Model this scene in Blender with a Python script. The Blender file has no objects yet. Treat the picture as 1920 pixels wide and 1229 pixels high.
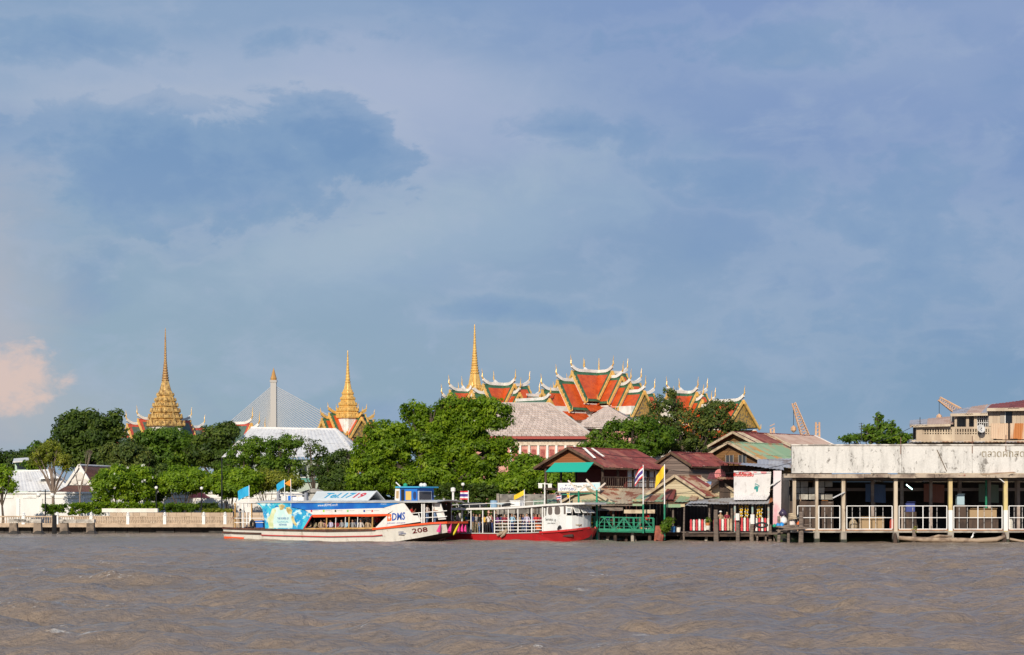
import bpy, bmesh, math, random
import numpy as np
from mathutils import Vector, Matrix, noise as mnoise
random.seed(7); np.random.seed(7)
SC = bpy.context.scene
COL = SC.collection
R = math.radians
# ------------------------------------------------------------------ camera
F, HY, CX, CH = 4000.0, 953.0, 960.0, 2.8      # focal length (px at 1920), horizon row, centre column, eye height
cd = bpy.data.cameras.new('camera'); cam = bpy.data.objects.new('camera', cd); COL.objects.link(cam)
cam.location = (0, 0, CH); cam.rotation_euler = (R(90), 0, 0)
cd.sensor_width = 36.0; cd.lens = 36.0 * F / 1920.0
cd.shift_y = (HY - 614.5) / 1920.0
cd.clip_start = 0.5; cd.clip_end = 30000
SC.camera = cam
# ------------------------------------------------------------------ light
SUN_AZ, SUN_EL = 194.0, 25.0       # degrees clockwise from +Y (view direction); behind the viewer, a little left
sun_dir = Vector((math.sin(R(SUN_AZ)) * math.cos(R(SUN_EL)), math.cos(R(SUN_AZ)) * math.cos(R(SUN_EL)), math.sin(R(SUN_EL))))
sd = bpy.data.lights.new('sun', 'SUN'); so = bpy.data.objects.new('sun', sd); COL.objects.link(so)
sd.energy = 4.6; sd.angle = R(0.6); sd.color = (1.0, 0.90, 0.75)
so.rotation_euler = sun_dir.to_track_quat('Z', 'Y').to_euler()
SC.view_settings.view_transform = 'Standard'
SC.view_settings.look = 'None'
SC.view_settings.exposure = 0.0
SC.view_settings.gamma = 1.0
SC.view_settings.use_curve_mapping = False
SC.cycles.use_denoising = True
SC.cycles.max_bounces = 6
SC.cycles.transparent_max_bounces = 6
SC.cycles.caustics_reflective = False
SC.cycles.caustics_refractive = False
# ------------------------------------------------------------------ node helper
class NT:
    def __init__(s, tree): s.t = tree; s.n = tree.nodes; s.l = tree.links
    def new(s, typ, **kw):
        n = s.n.new(typ)
        for k, v in kw.items(): setattr(n, k, v)
        return n
    def put(s, sock, v):
        if isinstance(v, bpy.types.NodeSocket): s.l.new(v, sock)
        elif isinstance(v, (tuple, list)) and len(v) == 3 and sock.type == 'RGBA': sock.default_value = (*v, 1)
        else: sock.default_value = v
    def math(s, op, a, b=0.0, c=None, clamp=False):
        n = s.new('ShaderNodeMath', operation=op); n.use_clamp = clamp
        s.put(n.inputs[0], a); s.put(n.inputs[1], b)
        if c is not None: s.put(n.inputs[2], c)
        return n.outputs[0]
    def smooth(s, x, a, b):
        n = s.new('ShaderNodeMapRange', interpolation_type='SMOOTHSTEP')
        s.put(n.inputs['Value'], x); s.put(n.inputs['From Min'], a); s.put(n.inputs['From Max'], b)
        return n.outputs[0]
    def mix(s, f, a, b, blend='MIX'):
        n = s.new('ShaderNodeMix', data_type='RGBA', blend_type=blend)
        s.put(n.inputs['Factor'], f); s.put(n.inputs['A'], a); s.put(n.inputs['B'], b)
        return n.outputs['Result']
    def noise(s, vec, scale, detail=4, rough=.55, dist=0.0):
        n = s.new('ShaderNodeTexNoise'); s.put(n.inputs['Scale'], scale); n.inputs['Detail'].default_value = detail
        n.inputs['Roughness'].default_value = rough; n.inputs['Distortion'].default_value = dist
        if vec is not None: s.l.new(vec, n.inputs['Vector'])
        return n.outputs['Fac'], n.outputs['Color']
    def mapping(s, vec, scale=(1, 1, 1), loc=(0, 0, 0)):
        n = s.new('ShaderNodeMapping'); n.inputs['Scale'].default_value = scale; n.inputs['Location'].default_value = loc
        s.l.new(vec, n.inputs['Vector']); return n.outputs[0]
# ------------------------------------------------------------------ sky (world): clear air behind layered rain cloud
w = bpy.data.worlds.new('World'); SC.world = w; w.use_nodes = True
t = NT(w.node_tree); t.n.clear()
sky = t.new('ShaderNodeTexSky', sky_type='NISHITA'); sky.sun_disc = False
sky.sun_elevation = R(SUN_EL); sky.sun_rotation = R(SUN_AZ)
tc = t.new('ShaderNodeTexCoord').outputs['Generated']
sx = t.new('ShaderNodeSeparateXYZ'); t.l.new(tc, sx.inputs[0])
az = t.math('ARCTAN2', sx.outputs[0], sx.outputs[1])         # radians right of the view axis
el = t.math('ARCSINE', sx.outputs[2])                        # radians above the horizon
cv = t.new('ShaderNodeCombineXYZ'); t.l.new(az, cv.inputs[0]); t.l.new(el, cv.inputs[1])
sphere_vec = t.mapping(tc, (1, 1, 2.2))                      # seamless all round
n1, c1 = t.noise(sphere_vec, 9.0, 7, .55, .3)
n2, c2 = t.noise(t.mapping(tc, (1, 1, 1.7), (3, 1, 2)), 22.0, 8, .6, .5)
n3, c3 = t.noise(t.mapping(tc, (1, 1, 3.0), (7, 4, 1)), 4.0, 4, .5, .2)
wob = t.math('SUBTRACT', n2, .5)
wob1 = t.math('SUBTRACT', n1, .5)
def blob(px, py, rx, ry, rot=0.0, warp=.9, hard=None):
    """soft cloud mass at a compass direction (given by where it stands in the photograph), sizes in px/4000 rad"""
    a0, e0 = math.atan((px - CX) / F), math.atan((HY - py) / F)
    da = t.math('SUBTRACT', az, a0); de = t.math('SUBTRACT', el, e0)
    c, s_ = math.cos(R(rot)), math.sin(R(rot))
    u = t.math('ADD', t.math('MULTIPLY', da, c), t.math('MULTIPLY', de, s_))
    v = t.math('SUBTRACT', t.math('MULTIPLY', de, c), t.math('MULTIPLY', da, s_))
    u = t.math('DIVIDE', u, rx / F); v = t.math('DIVIDE', v, ry / F)
    d2 = t.math('ADD', t.math('MULTIPLY', u, u), t.math('MULTIPLY', v, v))
    d = t.math('SQRT', d2)
    d = t.math('ADD', d, t.math('ADD', t.math('MULTIPLY', wob, warp * 5.0), t.math('MULTIPLY', wob1, warp * 3.0)))
    lo, hi = hard if hard else (0.2, 1.3)
    return t.smooth(d, hi, lo)
S_ = 10.0   # colours below are divided by the background strength of 0.1
def col(r, g, b): return (r * S_, g * S_, b * S_)
elf = t.smooth(el, 0.0, .23)
rightf = t.smooth(az, -.24, .26)
base_lo = t.mix(rightf, col(.300, .415, .500), col(.185, .320, .480))
base_hi = t.mix(rightf, col(.235, .355, .535), col(.205, .295, .545))
base = t.mix(elf, base_lo, base_hi)
def over(b, m, k, c):
    return t.mix(t.math('MULTIPLY', m, k), b, c)
n4, c4 = t.noise(t.mapping(tc, (1, 1, 1.6), (2, 8, 5)), 60.0, 6, .6, .3)
wob4 = t.math('SUBTRACT', n4, .5)
# broad light and dark streaks of the cloud deck
base = over(base, t.smooth(n3, .40, .68), .42, col(.345, .440, .590))
base = over(base, t.smooth(n1, .50, .32), .45, col(.165, .285, .510))
base = over(base, t.smooth(n2, .50, .66), .25, col(.340, .430, .590))
# lit haze
base = over(base, blob(560, 165, 640, 80, 0, .25), .60, col(.405, .475, .625))
base = over(base, blob(800, 215, 260, 120, -20, .25), .60, col(.405, .465, .630))
base = over(base, blob(840, 430, 500, 110, 13, .3), .60, col(.345, .455, .590))
# the dark rain banks: ragged fractal edges with a paler rim
def soft(px, py, rx, ry, rot=0.0): return blob(px, py, rx, ry, rot, 0.0, (0.0, 1.5))
def acc(lst):
    tot = None
    for wt, *a in lst:
        m = t.math('MULTIPLY', soft(*a), wt); tot = m if tot is None else t.math('MAXIMUM', tot, m)
    return tot
fb = t.math('ADD', t.math('ADD', t.math('MULTIPLY', wob1, 2.0), t.math('MULTIPLY', wob, 1.5)), t.math('MULTIPLY', wob4, .9))
D = t.math('ADD', acc([(1.0, 300, 315, 440, 135, 0), (1.25, 650, 262, 190, 95, -22), (1.0, 1090, 250, 260, 62, -4), (.8, 1330, 340, 330, 80, -12), (.85, 980, 585, 190, 36, -4), (.8, 420, 420, 330, 70, 16), (.7, 120, 100, 300, 60, 0), (.75, 640, 70, 330, 46, 5), (.75, 1700, 470, 360, 240, 0), (.6, 1500, 90, 420, 70, 0)]), fb)
rim = t.math('MULTIPLY', t.smooth(D, .05, .45), t.smooth(D, .75, .40))
base = over(base, rim, .16, col(.410, .480, .625))
base = over(base, t.smooth(D, .40, .78), .42, col(.195, .325, .520))
base = over(base, t.smooth(D, .66, 1.20), .42, col(.145, .268, .490))
# the sharpest bank, upper left, whose sunlit haze shows past its torn right edge
fb2 = t.math('ADD', t.math('ADD', t.math('MULTIPLY', wob1, .5), t.math('MULTIPLY', wob, 1.15)), t.math('MULTIPLY', wob4, .8))
D2 = t.math('ADD', acc([(1.0, 210, 335, 560, 165, -3), (1.1, 650, 258, 200, 88, -24), (.7, 330, 205, 200, 40, 0)]), fb2)
base = over(base, t.math('MULTIPLY', t.smooth(D2, .15, .42), t.smooth(D2, .60, .45)), .18, col(.430, .490, .610))
lowsoft = t.smooth(t.math('ADD', el, t.math('MULTIPLY', az, .22)), math.atan((HY - 470) / F) - .03, math.atan((HY - 300) / F) - .02)
base = over(base, t.math('MULTIPLY', t.smooth(D2, .44, .60), t.math('ADD', .10, t.math('MULTIPLY', lowsoft, .90))), .40, col(.180, .310, .510))
base = over(base, t.math('MULTIPLY', t.smooth(D2, .70, 1.1), lowsoft), .38, col(.140, .262, .480))
base = over(base, blob(300, 190, 300, 34, 2, .4, (.3, 1.2)), .35, col(.410, .475, .600))
base = over(base, blob(720, 440, 400, 60, 18, .35, (.2, 1.2)), .55, col(.380, .475, .585))
base = over(base, blob(1080, 660, 300, 60, 0, .3), .40, col(.335, .410, .510))
# warm evening cumulus low on the left
base = over(base, blob(-60, 620, 190, 300, 0, .25, (0.1, 1.3)), .55, col(.52, .48, .52))
base = over(base, blob(20, 770, 330, 110, 0, .25, (0.1, 1.3)), .40, col(.45, .45, .49))
wm = acc([(1.0, 5, 712, 130, 85, 0)])
Dw = t.math('ADD', wm, t.math('MULTIPLY', t.math('ADD', t.math('MULTIPLY', wob, 1.2), t.math('MULTIPLY', wob4, 1.8)), t.smooth(wm, 0.0, .35)))
base = over(base, t.smooth(Dw, .35, .95), .70, col(.80, .57, .48))
final = t.mix(.95, sky.outputs[0], base)
bg = t.new('ShaderNodeBackground'); t.l.new(final, bg.inputs[0]); bg.inputs[1].default_value = 0.1
wo = t.new('ShaderNodeOutputWorld'); t.l.new(bg.outputs[0], wo.inputs[0])
# ------------------------------------------------------------------ materials
MATS = {}
def lighter(c, k): return tuple(min(.9, x * k) for x in c)
def mat(name, c1, c2=None, scale=1.5, stretch=(1, 1, 1), rough=.75, metal=0.0, bump=0.0, rnd=0.0, lo=.42, hi=.62, c3=None, s3=5.0, l3=.58, emit=None, spec=.4, detail=5, bscale=None):
    """c1 -> c2 weathering by noise, c3 a second stain, rnd = brightness spread from piece to piece"""
    if name in MATS: return MATS[name]
    m = bpy.data.materials.new(name); m.use_nodes = True
    t = NT(m.node_tree); b = t.n['Principled BSDF']
    b.inputs['Roughness'].default_value = rough; b.inputs['Metallic'].default_value = metal
    b.inputs['Specular IOR Level'].default_value = spec
    tc = t.new('ShaderNodeTexCoord').outputs['Object']
    oi = t.new('ShaderNodeObjectInfo').outputs['Random']
    c = (*c1, 1)
    vec = t.mapping(tc, stretch)
    cc = None
    if c2 is not None:
        n, _ = t.noise(vec, scale, detail)
        if rnd: n = t.math('ADD', n, t.math('MULTIPLY', t.math('SUBTRACT', oi, .5), .12))
        cc = t.mix(t.smooth(n, lo, hi), c1, c2)
    if c3 is not None:
        n, _ = t.noise(t.mapping(tc, stretch, (5, 3, 9)), s3, 6, .65)
        cc = t.mix(t.smooth(n, l3, l3 + .1), cc if cc is not None else c1, c3)
    if rnd:
        f = t.math('ADD', 1 - rnd, t.math('MULTIPLY', oi, 2 * rnd))
        cb = t.new('ShaderNodeCombineXYZ')
        for i in range(3): t.l.new(f, cb.inputs[i])
        cc = t.mix(1.0, cc if cc is not None else c1, cb.outputs[0], 'MULTIPLY')
    if cc is not None: t.l.new(cc, b.inputs['Base Color'])
    else: b.inputs['Base Color'].default_value = c
    if bump:
        bn = t.new('ShaderNodeBump'); bn.inputs['Strength'].default_value = bump; bn.inputs['Distance'].default_value = .05
        n, _ = t.noise(vec, bscale or scale * 4, 5); t.l.new(n, bn.inputs['Height']); t.l.new(bn.outputs[0], b.inputs['Normal'])
    if emit:
        b.inputs['Emission Color'].default_value = (*emit[0], 1); b.inputs['Emission Strength'].default_value = emit[1]
    MATS[name] = m
    return m
def grime(name, c1, dirt, streak=1.0, blot=1.0, rough=.85):
    """old paint: rain streaks, mould blotches, peeled specks"""
    m = bpy.data.materials.new(name); m.use_nodes = True; t = NT(m.node_tree); b = t.n['Principled BSDF']; b.inputs['Roughness'].default_value = rough
    tc = t.new('ShaderNodeTexCoord').outputs['Object']
    a, _ = t.noise(t.mapping(tc, (1.3, 1, .22)), 1.3, 7, .68); bl, _ = t.noise(t.mapping(tc, (1, 1, .8), (3, 5, 1)), .75, 6, .62, .4)
    sp, _ = t.noise(t.mapping(tc, (1, 1, .7), (8, 2, 4)), 3.2, 5, .6, .3); fine, _ = t.noise(tc, 9.0, 4, .7)
    c = t.mix(t.math('MULTIPLY', t.smooth(a, .46, .74), .60 * streak), c1, tuple(x * .55 for x in c1))
    c = t.mix(t.math('MULTIPLY', t.smooth(bl, .50, .78), .50 * blot), c, tuple(x * .62 for x in c1))
    spot = t.math('MULTIPLY', t.smooth(sp, .57, .66), t.smooth(bl, .44, .56)); c = t.mix(t.math('MULTIPLY', spot, .9 * blot), c, dirt)
    c = t.mix(t.math('MULTIPLY', t.smooth(t.math('ADD', a, t.math('MULTIPLY', fine, .25)), .74, .84), .85 * streak), c, dirt)
    c = t.mix(t.math('MULTIPLY', t.smooth(fine, .35, .7), .14), c, dirt)
    t.l.new(c, b.inputs['Base Color']); MATS[name] = m
    return m
def tintmat(name, cols, rough=.6, trans=0.0, spec=.3):
    """colour picked per face from the 'tint' attribute"""
    if name in MATS: return MATS[name]
    m = bpy.data.materials.new(name); m.use_nodes = True
    t = NT(m.node_tree); b = t.n['Principled BSDF']; b.inputs['Roughness'].default_value = rough
    b.inputs['Specular IOR Level'].default_value = spec
    at = t.new('ShaderNodeAttribute', attribute_name='tint')
    r = t.new('ShaderNodeValToRGB'); e = r.color_ramp.elements
    for i, c in enumerate(cols):
        x = i / (len(cols) - 1)
        if i < 2: e[i].position = x if i == 0 else (1.0 if len(cols) == 2 else x); e[i].color = (*c, 1)
        else:
            k = e.new(x); k.color = (*c, 1)
    t.l.new(at.outputs['Fac'], r.inputs[0]); t.l.new(r.outputs[0], b.inputs['Base Color'])
    if trans:
        tr = t.new('ShaderNodeBsdfTranslucent'); t.l.new(t.mix(1.0, r.outputs[0], (1.5, 1.6, .6), 'MULTIPLY'), tr.inputs[0])
        mx = t.new('ShaderNodeMixShader'); mx.inputs[0].default_value = trans
        t.l.new(b.outputs[0], mx.inputs[1]); t.l.new(tr.outputs[0], mx.inputs[2])
        t.l.new(mx.outputs[0], t.n['Material Output'].inputs[0])
    MATS[name] = m
    return m
# ------------------------------------------------------------------ geometry helpers
def P(px, py, Y): return Vector(((px - CX) * Y / F, Y, CH + (HY - py) * Y / F))
def lerp(a, b, k): return a + (b - a) * k
def tag(o, label=None, cat=None, group=None, kind=None):
    if label: o['label'] = label
    if cat: o['category'] = cat
    if group: o['group'] = group
    if kind: o['kind'] = kind
    return o
def thing(name, label, cat, loc=(0, 0, 0), rz=0.0, group=None):
    o = bpy.data.objects.new(name, None); COL.objects.link(o); o.location = loc; o.rotation_euler = (0, 0, rz)
    o.empty_display_size = .3
    return tag(o, label, cat, group)
def link(name, me, parent=None, local=False, mats=None):
    o = bpy.data.objects.new(name, me); COL.objects.link(o)
    if parent is not None:
        o.parent = parent
        if not local:
            top = parent
            mw = Matrix.Identity(4)
            chain = []
            while top is not None: chain.append(top); top = top.parent
            for q in reversed(chain):
                mw = mw @ q.matrix_parent_inverse @ q.matrix_basis if q.parent else q.matrix_basis.copy()
            o.matrix_parent_inverse = mw.inverted()
    return o
def copy_tree(o, parent=None):
    c = o.copy(); COL.objects.link(c)
    if parent is not None: c.parent = parent
    for ch in o.children: copy_tree(ch, c)
    return c
class MB:
    def __init__(s): s.v = []; s.f = []; s.m = []; s.tint = []
    def add(s, verts, faces, mi=0, tint=None):
        k = len(s.v); s.v += [tuple(p) for p in verts]
        for f in faces: s.f.append([i + k for i in f]); s.m.append(mi); s.tint.append(tint if tint is not None else 0.5)
        return s
    def hexa(s, p, mi=0, tint=None):   # 8 corners: bottom ring 0-3, top ring 4-7
        return s.add(p, [(0, 3, 2, 1), (4, 5, 6, 7), (0, 1, 5, 4), (1, 2, 6, 5), (2, 3, 7, 6), (3, 0, 4, 7)], mi, tint)
    def box(s, x0, x1, y0, y1, z0, z1, mi=0, tint=None):
        return s.hexa([(x0, y0, z0), (x1, y0, z0), (x1, y1, z0), (x0, y1, z0), (x0, y0, z1), (x1, y0, z1), (x1, y1, z1), (x0, y1, z1)], mi, tint)
    def slab(s, A, B, C, D, th, mi=0, tint=None):  # quad with thickness along -normal
        A, B, C, D = map(Vector, (A, B, C, D))
        n = (C - A).cross(D - B); n.normalize()
        if n.z < -.15: n = -n
        n *= th
        return s.hexa([A - n, B - n, C - n, D - n, A, B, C, D], mi, tint)
    def prism(s, poly, vec, mi=0, tint=None):
        poly = [Vector(p) for p in poly]; vec = Vector(vec); n = len(poly)
        vs = poly + [p + vec for p in poly]
        fs = [tuple(range(n)), tuple(reversed(range(n, 2 * n)))] + [(i, i + n, (i + 1) % n + n, (i + 1) % n) for i in range(n)]
        return s.add(vs, fs, mi, tint)
    def bar(s, a, b, wx, wz=None, mi=0, tint=None):   # rectangular bar
        a, b = Vector(a), Vector(b); wz = wz or wx
        d = (b - a).normalized(); up = Vector((0, 0, 1)) if abs(d.z) < .95 else Vector((0, 1, 0))
        u = d.cross(up).normalized() * wx / 2; q = u.cross(d).normalized() * wz / 2
        return s.hexa([a - u - q, a + u - q, a + u + q, a - u + q, b - u - q, b + u - q, b + u + q, b - u + q], mi, tint)
    def tube(s, pts, rad, n=6, mi=0, cap=True, tint=None):
        pts = [Vector(p) for p in pts]
        if not isinstance(rad, (list, tuple)): rad = [rad] * len(pts)
        k = len(s.v); ref = None
        for i, p in enumerate(pts):
            d = (pts[min(i + 1, len(pts) - 1)] - pts[max(i - 1, 0)]).normalized()
            if ref is None: ref = Vector((1, 0, 0)) if abs(d.x) < .8 else Vector((0, 1, 0))
            u = (ref - d * ref.dot(d)).normalized(); q = d.cross(u); ref = u
            for j in range(n):
                a = 2 * math.pi * j / n
                s.v.append(tuple(p + (u * math.cos(a) + q * math.sin(a)) * rad[i]))
        for i in range(len(pts) - 1):
            for j in range(n):
                s.f.append([k + i * n + j, k + i * n + (j + 1) % n, k + (i + 1) * n + (j + 1) % n, k + (i + 1) * n + j]); s.m.append(mi); s.tint.append(tint if tint is not None else .5)
        if cap:
            s.f.append([k + j for j in reversed(range(n))]); s.m.append(mi); s.tint.append(.5)
            s.f.append([k + (len(pts) - 1) * n + j for j in range(n)]); s.m.append(mi); s.tint.append(.5)
        return s
    def lathe(s, c, prof, n=12, mi=0, rot=0.0, shape=None):   # prof: (radius, z); shape: unit outline points
        k = len(s.v); c = Vector(c)
        out = shape or [(math.cos(2 * math.pi * j / n + rot), math.sin(2 * math.pi * j / n + rot)) for j in range(n)]
        n = len(out)
        for r, z in prof:
            for (a, b) in out: s.v.append((c.x + a * r, c.y + b * r, c.z + z))
        for i in range(len(prof) - 1):
            for j in range(n):
                s.f.append([k + i * n + j, k + i * n + (j + 1) % n, k + (i + 1) * n + (j + 1) % n, k + (i + 1) * n + j]); s.m.append(mi); s.tint.append(.5)
        s.f.append([k + j for j in reversed(range(n))]); s.m.append(mi); s.tint.append(.5)
        s.f.append([k + (len(prof) - 1) * n + j for j in range(n)]); s.m.append(mi); s.tint.append(.5)
        return s
    def build(s, name, mats, parent=None, local=False, smooth=False, kind=None, label=None, tint=False):
        me = bpy.data.meshes.new(name); me.from_pydata(s.v, [], s.f)
        if not isinstance(mats, (list, tuple)): mats = [mats]
        for m in mats: me.materials.append(m)
        if len(mats) > 1: me.polygons.foreach_set('material_index', s.m)
        if smooth: me.polygons.foreach_set('use_smooth', [True] * len(s.f))
        if tint:
            a = me.attributes.new('tint', 'FLOAT', 'FACE'); a.data.foreach_set('value', s.tint)
        me.update()
        o = link(name, me, parent, local)
        if kind: o['kind'] = kind
        if label: o['label'] = label
        return o
def clip(poly, ax, lo, hi):
    def half(pl, val, keep_gt):
        out = []
        for i in range(len(pl)):
            a, b = pl[i], pl[(i + 1) % len(pl)]
            ia, ib = (a[ax] >= val) == keep_gt, (b[ax] >= val) == keep_gt
            if ia: out.append(a)
            if ia != ib:
                k = (val - a[ax]) / (b[ax] - a[ax]); out.append(tuple(a[q] + (b[q] - a[q]) * k for q in (0, 1)))
        return out
    p = half(poly, lo, True)
    return half(p, hi, False) if len(p) > 2 else []
def planks(parent, O, u, poly, h, m, ax=1, th=.03, gap=.012, name='plank_wall', jit=.012, nrm=None):
    """boards cut from a flat polygon (s along u, z up); one joined part of real boards"""
    O = Vector(O); u = Vector(u).normalized(); n = nrm or Vector((u.y, -u.x, 0))
    b = MB(); lo = min(p[ax] for p in poly); hi = max(p[ax] for p in poly); k = max(1, round((hi - lo) / h)); st = (hi - lo) / k
    for i in range(k):
        pl = clip(poly, ax, lo + i * st + gap / 2, lo + (i + 1) * st - gap / 2)
        if len(pl) < 3: continue
        off = n * random.uniform(0, jit)
        b.prism([O + u * p[0] + Vector((0, 0, p[1])) + off for p in pl], -n * th, 0, random.random())
    return b.build(name, m, parent, kind='stuff', tint=True)
def text_mesh(name, body, size, m, parent, M, local=False, shear=0.0, sx=1.0, th=.01, offset=0.0):
    c = bpy.data.curves.new('lettering', 'FONT'); c.body = body; c.size = size; c.shear = shear; c.extrude = th; c.offset = offset
    c.align_x = 'CENTER'; c.align_y = 'CENTER'; c.resolution_u = 2
    o = bpy.data.objects.new('lettering', c); COL.objects.link(o)
    bpy.context.view_layer.update()
    me = bpy.data.meshes.new_from_object(o.evaluated_get(bpy.context.evaluated_depsgraph_get()))
    bpy.data.objects.remove(o); bpy.data.curves.remove(c)
    me.transform(M @ Matrix.Diagonal((sx, 1, 1, 1)))
    me.materials.clear(); me.materials.append(m)
    return link(name, me, parent, local)
def face_matrix(pos, u, upv=Vector((0, 0, 1))):
    u = Vector(u).normalized(); upv = Vector(upv); n = u.cross(upv).normalized(); upv = n.cross(u)
    return Matrix(((u.x, upv.x, n.x, pos[0]), (u.y, upv.y, n.y, pos[1]), (u.z, upv.z, n.z, pos[2]), (0, 0, 0, 1)))
def sheets(parent, A, B, C, D, w, mats, name='roof_sheet', rows=1, th=.02, jag=.10, amp=.022, waves=3):
    """corrugated sheets, each its own piece: A-B top edge, D-C bottom edge"""
    A, B, C, D = map(Vector, (A, B, C, D)); n = max(1, round(((B - A).length + (C - D).length) / 2 / w))
    nr = (B - A).cross(D - A).normalized()
    if nr.z < 0: nr = -nr
    for r in range(rows):
        for i in range(n):
            v0, v1 = r / rows, (r + 1) / rows + (.04 if r < rows - 1 else random.uniform(-.01, jag * .5))
            u0, u1 = i / n, (i + 1) / n + .012
            lift = nr * (random.uniform(0, .03) + (rows - r) * .012)
            b = MB(); top = []; k = waves * 2
            vs = []
            for vv in (v0, v1):
                for q in range(k + 1):
                    uu = min(1.0, u0 + (u1 - u0) * q / k); p = lerp(lerp(A, B, uu), lerp(D, C, uu), vv)
                    vs.append(p + lift + nr * (amp if q % 2 else -amp))
            b.add(vs, [(q, q + k + 1, q + k + 2, q + 1) for q in range(k)])
            b.build(name, random.choice(mats), parent)
# ================================================================== materials in use
white = mat('white_paint', (.78, .77, .74), (.60, .58, .54), .8, (1, 1, .35), rough=.6, lo=.45, hi=.75)
cream_wall = mat('cream_render', (.74, .70, .63), (.56, .52, .45), .5, (1, 1, .3), rough=.85, lo=.45, hi=.7, c3=(.16, .14, .12), s3=2.2, l3=.66, bump=.15)
concrete = mat('concrete', (.40, .36, .30), (.24, .21, .18), .8, (1, 1, .5), rough=.9, bump=.3, c3=(.07, .065, .06), s3=1.7, l3=.62)
sandstone = mat('sandstone', (.50, .38, .27), (.36, .27, .19), 1.2, rough=.9, bump=.3, c3=(.13, .10, .08), s3=2.5, l3=.63)
dark_stone = mat('wet_stone', (.060, .050, .042), (.030, .028, .025), 1.5, rough=.7, bump=.4)
wood_grey = mat('grey_wood', (.20, .155, .125), (.11, .085, .07), 2.0, (1, 1, 4), rough=.85, rnd=.25, bump=.2)
wood_dark = mat('dark_wood', (.085, .055, .04), (.045, .03, .024), 2.0, (1, 1, .5), rough=.8, rnd=.25, bump=.2)
wood_brown = tintmat('brown_boards', [(.15, .075, .03), (.22, .115, .045), (.11, .06, .03)], .8)
wood_greyb = tintmat('grey_boards', [(.17, .13, .11), (.24, .18, .15), (.12, .09, .08)], .85)
cream_board = tintmat('cream_boards', [(.50, .42, .27), (.58, .49, .33), (.44, .36, .23)], .75)
metal_white = mat('white_metal', (.80, .79, .77), (.66, .62, .56), 2.0, rough=.4, lo=.5, hi=.8)
black = mat('black_iron', (.012, .012, .013), rough=.5)
green_paint = mat('green_paint', (.010, .24, .13), (.012, .16, .09), 2.0, rough=.45)
rubber = mat('rubber', (.018, .018, .02), rough=.7)
glass = mat('dark_glass', (.05, .06, .07), rough=.08, spec=.8)
# ================================================================== river, land
# broken water: wash at the boats and the quay foot, a few small whitecaps (photo column, row, half sizes in metres, sparseness)
FOAM = [(398, 1011, 3.5, 2.2, .46), (340, 1004, 4.0, 2.5, .50), (455, 1013, 2.0, 1.0, .50), (640, 1017, 5.0, .8, .50), (735, 1025, 3.5, 1.2, .54), (815, 1018, 2.5, 1.0, .48), (1030, 1022, 3.5, 1.2, .52), (1088, 1019, 1.6, 1.0, .45),
        (215, 999, 3.5, 3.0, .44), (120, 1000, 4.0, 3.0, .48), (60, 1001, 3, 3, .5), (1097, 1111, .55, .5, .44), (542, 1159, .25, .2, .42), (393, 1180, .35, .25, .42), (300, 1172, .5, .25, .46), (175, 1208, .4, .2, .44), (110, 1207, .5, .25, .46), (20, 1225, .8, .3, .42),
        (1202, 1188, .35, .3, .46), (1765, 1121, .5, .5, .46), (1700, 1175, .7, .3, .50), (1330, 1175, .8, .35, .52), (860, 1157, .4, .3, .5), (1850, 1095, 1.0, .7, .5), (90, 1175, .9, .4, .52), (640, 1065, 1.2, .8, .54), (1245, 1031, 1.5, 1.0, .52)]
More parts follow.
